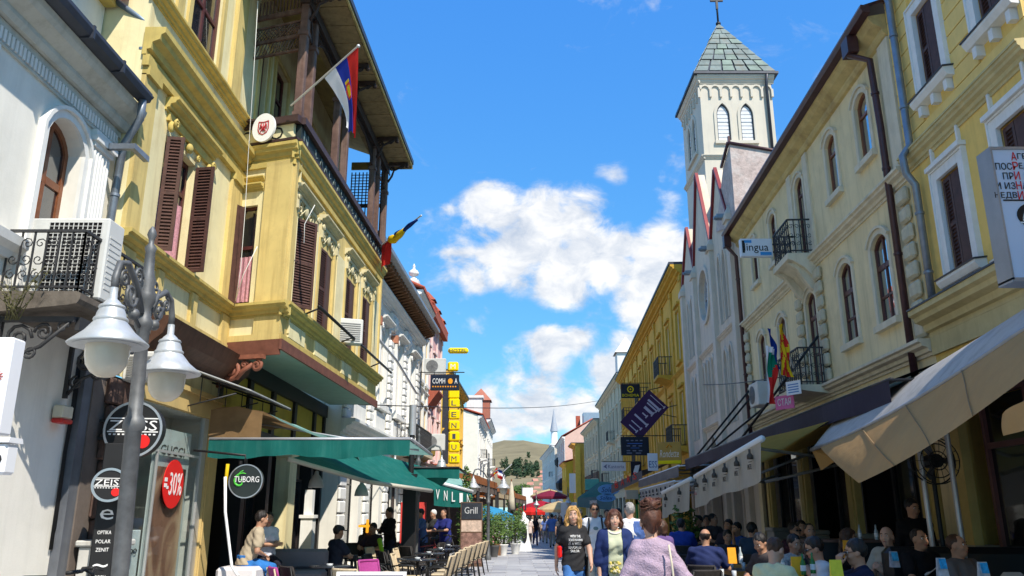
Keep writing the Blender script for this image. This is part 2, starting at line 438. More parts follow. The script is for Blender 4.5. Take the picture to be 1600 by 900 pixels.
def window(parent,op,m_f,m_g,y=.06,fw=.06,nv=1,hz=(),bar=.045,name='window',pane=True):
    op=opw(op); ol=outline(op); b=MB(); b.ring(ol,-fw,y,y+.07)
    xs=[op[0]+(op[1]-op[0])*(i+1)/(nv+1) for i in range(nv)]
    for x in xs:
        zt=arch_z(op,x) if op[4] in('seg','goth') else op[3]
        b.box(x-bar/2,x+bar/2,y+.008,y+.055,op[2]+fw*.9,zt-fw*.9)
    ex=[op[0]+fw*.9]+xs+[op[1]-fw*.9]
    for h in hz:
        th=bar; 
        if isinstance(h,tuple): h,th=h
        for i in range(len(ex)-1):
            b.box(ex[i]+(bar/2 if i else 0),ex[i+1]-(bar/2 if i<len(ex)-2 else 0),y+.004,y+.058,h-th/2,h+th/2)
    o=b.build(name,m_f,parent)
    if pane:
        g=MB(); g.ext(offset(ol,-fw*.6),y+.03,y+.036); g.build('pane',m_g,o)
    return o
def shutter_mesh(w,h,m,t=.035):
    "louvred leaf hinged on x=0, bottom z=0, front y=0"
    b=MB(); s=.055
    b.box(0,s,0,t,0,h); b.box(w-s,w,0,t,0,h)
    mids=[0,h*.48,h-s]
    for z in mids: b.box(s,w-s,.001,t-.001,z,z+s)
    for a,c in ((s,h*.48),(h*.48+s,h-s)):
        n=max(3,int((c-a)/.055)); d=(c-a)/n
        for i in range(n):
            z=a+d*i
            b.add([(s,.004,z+.008),(w-s,.004,z+.008),(w-s,t-.004,z+d*.95),(s,t-.004,z+d*.95)],[(0,1,2,3)],False)
    b.box(s,w-s,t-.003,t,s,h*.48); b.box(s,w-s,t-.003,t,h*.48+s,h-s)
    return b.mesh('shutter',m)
def shutter(parent,x,z,w,h,m,ang=0,left=True,y=0,cache={}):
    k=(round(w,2),round(h,2),m.name)
    if k not in cache: cache[k]=shutter_mesh(w,h,m)
    o=link('shutter',cache[k],parent); o.location=(x,y,z)
    # closed: left leaf runs +x ; right leaf runs -x (mirrored by turning over)
    if left: o.rotation_euler=(0,0,-ang)
    else: o.rotation_euler=(0,0,PI+ang); o.location=(x,y+.035,z)
    return o
def cornice(mb,x0,x1,z,h,d,y=0,steps=4):
    "classical stepped cornice: bottom z, height h, projection d"
    p=[(y,z)]
    seq=[(.15,.0),(.15,.18),(.35,.22),(.40,.45),(.75,.55),(.80,.72),(1,.80),(1,1)]
    for a,b in seq: p.append((y-d*a,z+h*b))
    p.append((y+.02,z+h)); p.append((y+.02,z))
    p=[p[0]]+p[1:]
    mb.prof(p[::-1],x0,x1)
def spiral(c,r,turns=1.6,a0=0,sgn=1,n=18):
    return [(c[0]+r*(1-.85*i/n)*math.cos(a0+sgn*2*PI*turns*i/n),c[1]+r*(1-.85*i/n)*math.sin(a0+sgn*2*PI*turns*i/n)) for i in range(n+1)]
def scroll(mb,c,r,y,th,a0=0,sgn=1,turns=1.5,n=16):
    mb.tube([(p[0],y,p[1]) for p in spiral(c,r,turns,a0,sgn,n)],th,5)
def railing(mb,x0,x1,z0,z1,y,step=.11,th=.009,ornate=True):
    mb.box(x0,x1,y-.02,y+.02,z1-.03,z1); mb.box(x0,x1,y-.012,y+.012,z0+.05,z0+.075)
    n=max(1,round((x1-x0)/step)); d=(x1-x0)/n
    for i in range(n+1): mb.box(x0+d*i-th,x0+d*i+th,y-th,y+th,z0,z1-.03)
    if ornate:
        h=z1-z0
        for i in range(n):
            cx=x0+d*(i+.5); s=1 if i%2 else -1
            for k,(zz,rr) in enumerate(((.28,.36),(.52,.42),(.78,.38))):
                scroll(mb,(cx,z0+h*zz),d*rr*1.25,y-.004,.007,PI/2*s+k,s*(1 if k%2 else -1),1.3,10)
def ac_unit(label,loc,rz,w=.8,h=.6,d=.3,mode='fan'):
    t=thing('air_conditioner',label,'air conditioner',loc,rz)
    b=MB(); b.bbox(-w/2,w/2,-d/2,d/2,0,h,.02); b.build('casing',M_ACW,t)
    g=MB()
    if mode=='fan':
        c=(-w*.14,h*.5); r=h*.38
        for k in range(5): 
            rr=r*(k+1)/5; g.tube([(c[0]+rr*math.cos(2*PI*i/20),-d/2-.012,c[1]+rr*math.sin(2*PI*i/20)) for i in range(21)],.006,4)
        for k in range(6):
            a=PI*k/6; g.tube([(c[0]-r*math.cos(a),-d/2-.014,c[1]-r*math.sin(a)),(c[0]+r*math.cos(a),-d/2-.014,c[1]+r*math.sin(a))],.004,4)
        f=MB(); f.disc(c,r*.98,-d/2-.006,-d/2+.002,22); f.build('fan_opening',M_ACG,t)
    elif mode=='grid':
        f=MB(); f.box(-w*.22,w*.42,-d/2-.005,-d/2+.004,h*.06,h*.94); f.build('coil_panel',M_DARK,t)
        for i in range(12): x=-w*.22+w*.64*i/11; g.box(x-.0035,x+.0035,-d/2-.016,-d/2-.005,h*.06,h*.94)
        for i in range(20): z=h*.06+h*.88*i/19; g.box(-w*.22,w*.42,-d/2-.012,-d/2-.005,z-.003,z+.003)
        for i in range(10): z=h*.15+h*.07*i; f2=(w/2,w/2+.006); g.box(f2[0],f2[1],-d*.35,d*.35,z-.012,z+.012)
    else:
        for i in range(9): z=h*.12+h*.085*i; g.box(-w*.4,w*.4,-d/2-.012,-d/2-.002,z-.012,z+.008)
    g.build('grille',M_ACW if mode=='grid' else M_ACG,t)
    return t
def downpipe(parent,pts,r,m,name='downpipe'):
    b=MB(); b.tube(pts,r,10)
    for i in range(len(pts)-1):
        a=Vector(pts[i]);c=Vector(pts[i+1]); L=(c-a).length
        if L>1.2:
            k=int(L/1.6)+1
            for j in range(k): q=a+(c-a)*((j+.5)/k); d=(c-a).normalized()*.02; b.cyl(q-d,q+d,r*1.22,n=10)
    return b.build(name,m,parent)
# common materials
M_ACW=mat('ac_white',(.60,.60,.57),.45,.4,var=.05,stain=.15)
M_ACG=mat('ac_grey',(.22,.22,.22),.6,var=.1)
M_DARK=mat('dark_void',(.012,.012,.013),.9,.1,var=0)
M_IRON=mat('wrought_iron',(.030,.030,.032),.55,.45,var=.25,scale=12,bump=.1)
M_GLASS=glassmat('window_glass')
M_GLASSD=glassmat('dark_glass',(.006,.006,.007),.05,.05)
M_CLEAR=clearglass('clear_glass')
M_SHUT=mat('brown_shutter_paint',(.075,.034,.026),.6,.35,var=.3,scale=9,streak=.25,streak_c=(.14,.08,.05))
M_REDBR=mat('red_brown_paint',(.085,.022,.02),.5,.4,var=.2,scale=8)
M_BROWNF=mat('varnished_brown_frame',(.20,.065,.022),.4,.5,var=.25,scale=10)
M_YEL=mat('yellow_plaster',(.66,.51,.20),.85,.15,var=.10,scale=1.3,bump=.12,bscale=55,streak=.55,streak_c=(.36,.25,.09),stain=.35,stain_c=(.42,.31,.13))
M_YELP=mat('pale_yellow_plaster',(.80,.71,.42),.85,.15,var=.07,scale=1.3,bump=.12,bscale=55,streak=.45,streak_c=(.50,.38,.18),stain=.3,stain_c=(.52,.41,.21))
M_YELT=mat('yellow_trim',(.55,.42,.13),.8,.2,var=.14,scale=3,bump=.1,bscale=40,streak=.4,streak_c=(.26,.19,.07))
M_WHT=mat('white_plaster',(.80,.77,.69),.85,.15,var=.06,scale=1.4,bump=.1,bscale=50,streak=.2,streak_c=(.5,.49,.43),stain=.14,stain_c=(.5,.48,.4))
M_WHT2=mat('white_trim',(.78,.77,.73),.8,.2,var=.07,scale=3,streak=.25,streak_c=(.45,.44,.38))
M_ZINC=mat('zinc_pipe',(.24,.27,.31),.42,.5,.55,var=.2,scale=5,streak=.2)
M_ZINCD=mat('dark_gutter_metal',(.045,.05,.065),.45,.45,.3,var=.2,scale=5)
M_BLACK=mat('black_paint',(.014,.014,.015),.5,.35,var=.1)
M_WPAINT=mat('white_paint',(.80,.80,.79),.5,.3,var=.03)
mat('pole_grey',(.45,.46,.48),.4,.5,.4); mat('pole_white',(.6,.6,.6),.4,.4,.2)
# ================================================================ LEFT SIDE
def newkids(parent,fn,Mx):
    "run fn, then move every part it hung on parent by Mx (a second facade plane of the same house)"
    a=set(o.name for o in col.objects); fn()
    for o in col.objects:
        if o.name not in a and o.parent==parent: o.matrix_basis=Mx@o.matrix_basis
    for t in TEXTS:
        pass
def planemat(F,O,A):
    "matrix taking coordinates of a plane (O, direction A) into the frame of F"
    a=Vector((A[0],A[1])).normalized()
    Mw=Matrix.Translation((O[0],O[1],0))@Matrix.Rotation(math.atan2(a.y,a.x),4,'Z')
    Fw=Matrix.Translation((F.O.x,F.O.y,0))@Matrix.Rotation(F.rz,4,'Z')
    return Fw.inverted()@Mw
class Plane(Fac):
    def __init__(s,O,A): s.a=Vector(A).normalized(); s.O=Vector(O); s.nin=Vector((-s.a.y,s.a.x))
def ornament(mb,x,z,w,y,flip=1):
    "small plaster scroll swag"
    scroll(mb,(x-w*.32,z),w*.15,y-.03,.022,0,1,1.3,10); scroll(mb,(x+w*.32,z),w*.15,y-.03,.022,PI,-1,1.3,10)
    mb.tube([(x-w*.3,y-.02,z-w*.13),(x-w*.12,y-.035,z+.02),(x,y-.04,z+w*.1),(x+w*.12,y-.035,z+.02),(x+w*.3,y-.02,z-w*.13)],.02,5)
    mb.ball((x,y-.03,z+w*.05),(w*.1,.05,w*.13),8)
    for s in(-1,1): mb.ball((x+s*w*.45,y-.02,z-w*.1),(.035,.035,.06),6)
# ---------------------------------------------------------------- white house at the left edge
def white_house():
    F=Fac('white_house','white plastered house with arched window, fluted pilaster and iron balcony at left edge','house',(-5.75,2),(0,1),'L')
    op=(6.93,7.78,4.12,6.52,'seg',.30); op2=(4.2,5.05,4.12,6.52,'seg',.30); op3=(2.0,2.85,4.12,6.52,'seg',.3)
    b=MB(); wall(b,0,8.62,0,7.0,[op,op2,op3],0,.3)
    b.quad((8.62,0,0),(8.62,3,0),(8.62,3,7.0),(8.62,0,7.0)); b.box(0,8.62,.5,.52,0,7)
    F.part('wall',b,M_WHT)
    b=MB(); b.box(0,8.62,.0,4,7.0,7.02); wall(b,0,8.62,7.3,9.25,[],.5,0); b.quad((8.62,.5,7.0),(8.62,4,7),(8.62,4,9.25),(8.62,.5,9.25))
    F.part('attic_wall',b,M_WHT)
    b=MB(); b.prof([(.1,9.25),(.1,9.42),(.2,9.5),(4,10.4),(4,10.2),(.35,9.25)][::-1],0,8.55); F.part('attic_roof',b,mat('red_metal_roof',(.42,.035,.022),.5,.4,var=.15))
    b=MB(); b.prof([(.32,9.1),(.32,9.22),(.5,9.22),(.5,9.1)],0,8.6); F.part('attic_eave_board',b,M_YELT)
    # entablature
    b=MB(); b.prof([(0,7.0),(-.10,7.0),(-.14,7.06),(-.14,7.12),(-.30,7.2),(-.34,7.26),(-.36,7.33),(.5,7.4),(.5,7.0)],0,8.64)
    b.box(0,8.62,-.03,-.001,6.905,6.99); b.box(0,8.62,-.03,-.001,6.70,6.735)
    F.part('cornice',b,mat('grey_white_trim',(.52,.52,.46),.8,.2,var=.12,streak=.4,streak_c=(.28,.27,.2)))
    b=MB(); n=int(8.6/.075)
    for i in range(n): x=i*.075; b.box(x,x+.042,-.045,-.002,6.745,6.895)
    F.part('dentil_band',b,M_WHT2)
    b=MB(); b.prof([(-.36,7.34),(-.50,7.36),(-.53,7.44),(-.52,7.50),(-.50,7.50),(-.50,7.44),(-.47,7.39),(-.37,7.38)][::-1],-.5,8.4)
    for i in range(10): b.box(.8*i+.3,.8*i+.34,-.54,-.36,7.33,7.51)
    F.part('gutter',b,M_ZINCD)
    b=MB(); b.prof([(-.50,7.505),(.45,7.62),(.45,7.58),(-.48,7.47)],0,8.5); F.part('roof_edge',b,M_ZINCD)
    # window surrounds and pilasters
    b=MB()
    for o in (op,op2,op3):
        ol=outline(o); path=ol[1:]+[ol[0]]
        b.ring(path,.10,-.05,0,closed=False); 
        off=offset(path,.105,False); b.ring(off,.05,-.09,0,closed=False)
    F.part('window_surround',b,M_WHT2)
    for xa in (7.93,5.22,3.0):
        b=MB(); w=.44; b.box(xa,xa+w,-.05,0,4.2,6.45); n=6; d=w/n
        for i in range(n): b.cyl((xa+d*(i+.5),-.05,4.4),(xa+d*(i+.5),-.05,6.4),d*.40,n=8)
        b.box(xa-.03,xa+w+.03,-.09,0,6.45,6.52); b.box(xa-.06,xa+w+.06,-.13,0,6.52,6.60); b.box(xa-.02,xa+w+.02,-.08,0,6.60,6.70)
        F.part('fluted_pilaster',b,M_WHT2)
    b=MB(); b.prof([(0,4.42),(-.05,4.42),(-.08,4.5),(-.16,4.56),(-.18,4.66),(0,4.70)][::-1],0,6.75); F.part('sill_moulding',b,M_WHT2)
    for o in (op,op2,op3):
        wo=window(F.e,o,M_BROWNF,M_GLASS,.18,.075,1,((5.72,.10),),.07)
    # lower wall strip and grey shutter post by the shop
    b=MB(); b.box(8.44,8.86,-.12,.0,0,3.55); F.part('grey_metal_post',b,mat('grey_steel_panel',(.13,.14,.16),.5,.4,.2,var=.2,streak=.3,streak_c=(.3,.3,.3)))
    # balcony
    b=MB(); b.prof([(0,3.78),(-.80,3.86),(-.92,3.88),(-.95,3.93),(-.95,4.0),(-.90,4.02),(0,4.02)][::-1],6.55,8.35)
    F.part('balcony_slab',b,mat('weathered_stone_slab',(.13,.11,.09),.9,.2,var=.35,scale=6,bump=.3,bscale=25))
    b=MB(); railing(b,6.6,8.32,4.02,4.76,-.88,.15)
    def side():
        pass
    for xs in (6.6,8.32):
        q=MB(Matrix.Translation((xs,-.88,0))@Matrix.Rotation(PI/2,4,'Z')); railing(q,0,.86,4.02,4.76,0,.14); b.v
        o=len(b.v); b.v+=q.v; b.f+=[tuple(i+o for i in f) for f in q.f]; b.m+=q.m; b.sm+=q.sm
    F.part('balcony_railing',b,M_IRON)
    # two big scrolled iron brackets below, lying in planes square to the wall
    for k,xs in enumerate((6.7,8.2)):
        b=MB(Matrix.Translation((xs,0,0))@Matrix.Rotation(-PI/2,4,'Z'))
        b.box(0,.85,-.025,.025,3.70,3.76); b.box(0,.05,-.025,.025,3.05,3.7)
        b.tube([(.05,0,3.1),(.2,0,3.3),(.5,0,3.42),(.8,0,3.7)],.022,6)
        scroll(b,(.24,3.52),.16,0,.02,0,1,1.7); scroll(b,(.52,3.58),.11,0,.018,PI,-1,1.6); scroll(b,(.14,3.25),.09,0,.016,PI/2,1,1.5); scroll(b,(.72,3.64),.07,0,.014,0,1,1.4)
        scroll(b,(.40,3.36),.08,0,.015,PI,1,1.4)
        F.part('balcony_bracket',b,M_IRON)
    b=MB(); b.box(6.75,8.15,-.88,-.83,3.62,3.77)
    for i in range(7): scroll(b,(6.85+.2*i,3.66),.075,-.87,.012,0,1 if i%2 else -1,1.4,10)
    F.part('fringe_ironwork',b,M_IRON)
    # zinc pipes
    downpipe(F.e,[(8.3,-.44,7.36),(8.38,-.40,7.1),(8.52,-.14,6.75),(8.52,-.10,5.2),(8.52,-.10,3.6)],.055,M_ZINC)
    downpipe(F.e,[(8.6,.32,9.2),(8.7,-.12,8.9),(8.7,-.12,7.0),(8.74,-.16,6.2),(8.74,-.16,3.55)],.05,mat('blue_grey_pipe',(.16,.22,.29),.45,.5,.3,var=.2))
    b=MB(); b.box(8.15,8.6,-.5,-.42,6.52,6.60); b.box(8.15,8.22,-.42,-.1,6.52,6.6); F.part('pipe_offset',b,M_ZINC)
    b=MB()
    for k in range(4): b.tube([(8.36+.03*k,-.03,3.6),(8.34+.03*k,-.05,3.0),(8.37+.02*k,-.02,2.4),(8.36+.03*k,-.03,1.2)],.008,5)
    F.part('wall_cable',b,M_BLACK)
    return F
WH=white_house()
P=WH.wpt(8.09,-.09,2.78)
t=thing('alarm_box','small cream alarm box with red base on the shaded white wall','alarm',P,WH.rz)
b=MB(); b.bbox(-.12,.12,-.07,.07,0,.16,.015); b.build('alarm_body',mat('cream_plastic',(.62,.56,.42),.5),t)
b=MB(); b.bbox(-.125,.125,-.08,.07,-.06,-.002,.015); b.build('red_base',mat('red_plastic',(.5,.03,.025),.4),t)
ac_unit('white air conditioner with wide grid front standing on the iron balcony',WH.wpt(7.12,-.47,4.03),0,.98,1.0,.38,'grid')
# weeds beside the balcony
t=thing('weed','dry weed growing out of the wall left of the iron balcony','plant',W(18,500,8.3))
b=MB()
for i in range(16):
    a=random.uniform(-.5,.5); h=random.uniform(.25,.6); x=random.uniform(-.08,.1)
    b.tube([(x,0,0),(x+a*.3,random.uniform(-.1,.1),h*.6),(x+a*.7,random.uniform(-.15,.1),h)],[.006,.005,.002],4)
    for k in range(4):
        c=Vector((x+a*.5*(k+1)/4,random.uniform(-.1,.1),h*(k+1.5)/5)); u=Vector((random.uniform(-1,1),random.uniform(-1,1),.6))*.045; v=Vector((.01,.012,.0))
        b.add([c,c+u*.5+v,c+u,c+u*.5-v],[(0,1,2,3)])
b.build('stems',mat('weed_green',(.09,.085,.035),.8,var=.4,scale=20),t)
# projecting signs cut by the left edge
M_SIGNW=mat('sign_white',(.78,.80,.84),.4,.35,var=.02)
t=thing('projecting_sign','white lightbox sign cut by the left edge below the balcony','sign',W(12,600,6.6))
b=MB(); b.bbox(-.75,.045,-.09,.09,-.42,.38,.015); b.build('lightbox',M_SIGNW,t)
b=MB()
for i in range(10):
    a=2*PI*i/10; b.tube([(-.035+.01*math.cos(a),-.095,.05+.01*math.sin(a)),(-.035+.045*math.cos(a),-.095,.05+.045*math.sin(a))],.004,4)
b.build('sun_mark',mat('sign_red_orange',(.6,.08,.03),.5),t)
b=MB(); b.cyl((-.3,0,.38),(-.3,0,.7),.02); b.box(-.9,-.3,-.02,.02,.66,.7); b.build('hanger',M_BLACK,t)
t=thing('projecting_sign','small white sign with black letter at the lower left edge','sign',W(6,715,6.3))
b=MB(); b.bbox(-.7,.06,-.08,.08,-.13,.1,.02); b.build('lightbox',M_SIGNW,t)
b=MB(); b.prof([(-.10,.11),(-.08,.15),(.08,.15),(.10,.11)][::-1],-.7,.075); b.build('sign_cap',M_SIGNW,t)
text('o',.075,.085,M_BLACK,t,(0.0,-.084,-.02))
# ---------------------------------------------------------------- yellow house: main wall, bay, loggia
YH=Fac('yellow_house','large yellow house with projecting bay, brown shutters and timber loggia','house',(-5.56,10.65),(0,1),'L')
E=YH.e
def yh_main():
    opm=(1.02,2.26,5.52,7.5); opu=(1.32,2.62,9.55,11.9); shop=(1.15,3.95,0,3.28)
    b=MB(); wall(b,0,4.6,3.5,14.2,[opm,opu],0,.25); b.quad((0,3,3.5),(0,0,3.5),(0,0,14.2),(0,3,14.2)); b.box(.01,4.6,.45,.47,4.2,14)
    wall(b,4.6,13.2,9.4,14.2,[(6,7,9.5,11.9),(8.6,9.6,9.5,11.9),(11,12,9.5,11.9),(5.0,5.45,9.5,11.7)],0,.25); b.box(4.6,13.2,.45,.47,9.4,14)
    YH.part('wall',b,M_YELP)
    b=MB()
    for x0,x1 in ((0,.42),(3.9,4.55)):
        b.box(x0,x1,-.07,0,5.52,8.0)
    for x0,x1 in ((-.02,.5),(3.25,3.75)): b.box(x0,x1,-.09,0,9.55,13.2)
    b.box(.75,1.0,-.05,0,9.55,13.2)
    YH.part('pilaster',b,M_YEL)
    # plinth zone under the windows with panels
    b=MB()
    for x0,x1 in ((0,.45),(1.25,1.45),(2.6,2.85),(4.1,4.6)): b.box(x0,x1,-.06,0,4.72,5.3)
    b.box(0,4.6,-.08,0,4.55,4.75)
    YH.part('plinth_pilaster',b,M_YEL)
    b=MB(); cornice(b,-.05,4.6,5.28,.24,.2); cornice(b,-.05,4.45,8.3,.46,.30); cornice(b,-.05,4.5,9.28,.2,.17)
    b.box(-.04,4.5,-.1,0,8.12,8.298)
    for x0,x1 in ((0,.45),(3.9,4.45)): b.box(x0,x1,-.12,0,7.98,8.12)
    YH.part('cornice',b,M_YELT)
    b=MB(); cornice(b,.85,2.9,7.86,.22,.22); b.box(.95,2.8,-.06,0,7.72,7.858)
    for x in (1.0,2.65): b.ball((x,-.08,7.62),(.06,.06,.10),8); scroll(b,(x,7.66),.09,-.16,.025,0,1,1.4,10)
    b.ball((1.8,-.06,7.62),(.09,.06,.09),8)
    for x in (1.45,2.2): scroll(b,(x,7.6),.07,-.06,.02,0,1,1.4,10)
    YH.part('window_pediment',b,M_YELT)
    w=window(E,opm,M_REDBR,M_GLASS,.13,.07,1,((6.9,.07),),.06)
    cb=MB(); n=28
    for i in range(n):
        x0=1.08+1.12*i/n; x1=1.08+1.12*(i+1)/n; f=lambda x:.12+.022*math.sin(x*41)
        cb.quad((x0,f(x0),5.6),(x1,f(x1),5.6),(x1,f(x1),6.68),(x0,f(x0),6.68))
    cb.build('curtain',mat('pink_lace_curtain',(.50,.25,.28),.9,.1,var=.3,scale=30),w)
    shutter(w,1.02,5.55,.27,1.92,M_SHUT,R(80),True,-.02); shutter(w,2.24,5.55,.34,1.92,M_SHUT,R(82),False,-.05)
    window(E,opu,M_REDBR,M_GLASS,.05,.10,1,((10.5,.07),(11.2,.05)),.08)
    for x0,x1 in ((6,7),(8.6,9.6),(11,12)): window(E,(x0,x1,9.5,11.9),M_REDBR,M_GLASSD,.1,.08,1,(11.2,),.06)
    window(E,(5.0,5.45,9.5,11.7),M_REDBR,M_GLASSD,.1,.06,0,(11.1,))
    b=MB()
    for x0,x1 in ((4.95,5.5),(6,7),(8.6,9.6),(11,12)): b.ring([(x1,9.5),(x1,11.9),(x0,11.9),(x0,9.5)],.12,-.05,0,closed=False)
    b.ring([(2.62,9.55),(2.62,11.9),(1.32,11.9),(1.32,9.55)],.14,-.05,0,closed=False)
    YH.part('window_surround',b,M_YEL)
    # brown moulded canopy beam above the shop
    b=MB(); b.prof([(0,4.0),(-.12,4.02),(-.2,4.12),(-.34,4.24),(-.40,4.40),(-.44,4.5),(0,4.54)][::-1],1.0,5.0)
    YH.part('brown_beam',b,mat('brown_timber',(.07,.032,.02),.6,.3,var=.3,scale=7,streak=.3,streak_c=(.14,.08,.05)))
    # shop portal
    b=MB(); b.box(.9,4.4,-.10,.0,3.28,3.62); b.box(3.95,4.42,-.10,0,0,3.28); b.box(.9,4.45,-.16,-.10,3.60,3.68); b.box(3.98,4.02,-.12,-.1,0,3.26)
    YH.part('shop_portal',b,mat('ochre_render',(.58,.42,.17),.8,.2,var=.1,streak=.3,streak_c=(.4,.3,.15)))
    b=MB(); b.box(0,1.15,.05,.3,0,3.5)
    YH.part('shop_pier_core',b,mat('pier_mortar',(.16,.13,.11),.9,var=.2))
    ms=mat('brown_stone_block',(.12,.075,.06),.85,.2,var=.45,scale=4,bump=.4,bscale=12)
    for i in range(9):
        b=MB(); z=.05+i*.38; d=random.uniform(0,.03); b.bbox(.30+(.05 if i%2 else 0),1.12-(.06 if i%2 else 0),-.03-d,.05,z,z+.36,.025); YH.part('stone_block',b,ms)
    # shop window box
    b=MB(); b.box(1.15,3.95,.62,.67,0,3.28); b.box(1.15,3.95,.0,1.35,3.27,3.35); b.box(1.1,1.16,.3,1.35,0,3.3); b.box(3.94,4.0,.02,1.35,0,3.3); b.box(1.15,3.95,0,1.35,.28,.34)
    YH.part('shop_interior',b,mat('shop_wall_grey',(.62,.61,.58),.8))
    g=MB(); g.box(1.16,3.90,-.02,-.012,.3,3.27); YH.part('shop_window_pane',g,M_CLEAR)
    b=MB(); b.box(1.14,1.18,-.05,.01,.3,3.27); b.box(2.02,2.055,-.04,.0,.3,2.6); b.box(3.74,3.94,-.06,.01,0,3.27); b.box(1.18,3.74,-.05,.01,.22,.3); b.box(1.18,3.74,-.035,-.005,2.56,2.6)
    YH.part('shop_window_frame',b,mat('aluminium_frame',(.55,.55,.54),.35,.5,.5,var=.05))
yh_main()
# bay
BAY=Plane((-4.4,14.8),(.36,8.7)); BM=planemat(YH,BAY.O,BAY.a)
M_PINE=mat('frieze_green_black',(.018,.028,.026),.6,.3,var=.3)
M_POST=mat('weathered_post',(.13,.075,.06),.7,.25,var=.35,scale=6,streak=.5,streak_c=(.28,.21,.17))
M_LATT=mat('dark_timber_lattice',(.045,.027,.022),.65,.3,var=.3,scale=8)
def yh_bay():
    L=8.75; ws=[(.34,1.5),(2.15,3.25),(4.5,5.6),(6.35,7.5)]
    ops=[(a,c,5.55,7.42) for a,c in ws]
    b=MB(); wall(b,0,L,4.8,9.4,ops,0,.22); b.quad((L,0,4.8),(L,1.3,4.8),(L,1.3,9.4),(L,0,9.4)); b.box(.1,L-.1,.4,.42,5,9)
    YH.part('bay_wall',b,M_YEL)
    b=MB()
    xs=[0]+[v for a in ws for v in a]+[L]
    for a,c in ((.28,1.55),(2.1,3.3),(4.45,5.65),(6.3,7.55)): b.box(a+.1,c-.1,-.035,0,4.93,5.24)
    for i in range(0,len(xs),2):
        if xs[i+1]-xs[i]>.5: b.box(xs[i]+.34,xs[i+1]-.2,-.03,0,5.6,7.7)
    YH.part('bay_panel',b,M_YELP)
    b=MB()
    for a,c in ws:
        for x in (a-.17,c+.05): b.box(x,x+.12,-.055,0,5.55,7.55)
    for x in (0.0,L-.22): b.box(x,x+.14,-.07,0,5.55,8.5)
    YH.part('bay_pilaster',b,M_YEL)
    b=MB(); cornice(b,-.12,L+.1,5.26,.26,.2); cornice(b,-.1,L+.1,8.52,.34,.17); b.box(-.02,L,-.03,0,4.8,4.92); b.box(-.03,L+.03,-.05,0,8.40,8.518)
    YH.part('bay_cornice',b,M_YELT)
    b=MB()
    for a,c in ws:
        cornice(b,a-.18,c+.18,7.92,.16,.20); b.box(a-.12,c+.12,-.05,0,7.84,7.918)
        m=(a+c)/2; ornament(b,m,7.66,(c-a)*1.05,0)
        for x in (a-.1,c+.1): scroll(b,(x,7.78),.075,-.1,.028,0,1,1.4,10); b.box(x-.05,x+.05,-.1,0,7.55,7.84)
    YH.part('bay_window_pediment',b,mat('pale_trim_yellow',(.62,.55,.34),.8,.2,var=.15,streak=.4,streak_c=(.36,.28,.12)))
    for k,(a,c) in enumerate(ws):
        w=window(E,(a,c,5.55,7.42),M_REDBR,M_GLASSD,.09,.06,1,(6.9,))
        lw=(c-a)/2-.01
        shutter(w,a+.01,5.57,lw,1.84,M_SHUT,R((38,6,4,5)[k]),True,.02); shutter(w,c-.01,5.57,lw,1.84,M_SHUT,R((5,4,3,4)[k]),False,.02)
    b=MB(); b.prof([(0,5.55),(-.05,5.55),(-.05,5.5),(0,5.5)],.3,7.6); YH.part('bay_sill',b,M_YELT)
    # frieze, rail
    b=MB(); b.box(0,L,-.10,0,8.93,9.28); YH.part('frieze_board',b,M_PINE)
    b=MB(); b.box(-.03,L+.05,-.19,.1,9.28,9.43); b.box(-.03,L+.05,-.15,0,8.90,8.95); YH.part('loggia_rail',b,mat('rail_brown',(.055,.03,.028),.55,.35,var=.2))
    b=MB(); mfz=mat('faded_frieze_letter',(.30,.36,.33),.8,var=.3)
    for i in range(20):
        x=1.0+i*.37; 
        b.tube([(x,-.11,9.0),(x+.1,-.11,9.2),(x+.2,-.11,9.0)] if i%3 else [(x,-.11,9.2),(x+.05,-.11,9.02),(x+.18,-.11,9.08)],.012,4)
    YH.part('frieze_ornament',b,mfz)
    # underside, brown edge
    b=MB(); q_=[(.03,.02),(L,0),(L,1.35),(.45,1.32)]; b.add([(x,y,z) for z in (4.70,4.795) for x,y in q_],[(3,2,1,0),(4,5,6,7),(0,1,5,4),(1,2,6,5),(2,3,7,6),(3,0,4,7)]); YH.part('bay_underside',b,mat('pale_green_soffit',(.30,.42,.36),.8,.2,var=.08,streak=.2,streak_c=(.2,.28,.22)))
    b=MB(); b.box(-.08,L+.02,-.07,-.02,4.60,4.80); YH.part('bay_edge_board',b,mat('redbrown_timber',(.16,.06,.04),.6,.3,var=.25,scale=6))
    # loggia
    b=MB(); b.box(-.02,L+.05,0,1.2,9.38,9.425); YH.part('loggia_floor',b,M_LATT)
    def post(x,y,m,z1=12.3):
        b=MB(); b.bbox(x-.085,x+.085,y-.085,y+.085,9.43,z1,.015); b.box(x-.11,x+.11,y-.11,y+.11,11.35,11.45); b.box(x-.1,x+.1,y-.1,y+.1,9.43,9.55); YH.part('loggia_post',b,m)
    for i,x in enumerate((0.02,.62,2.85,3.7,6.9,7.55,8.7)): post(x,.0,M_POST)
    b=MB(); b.box(-.12,L+.1,-.11,.11,12.1,12.3); b.box(-.12,L+.1,-.13,-.11,12.02,12.08); YH.part('loggia_beam',b,M_LATT)
    # lattice spandrels along the front
    b=MB()
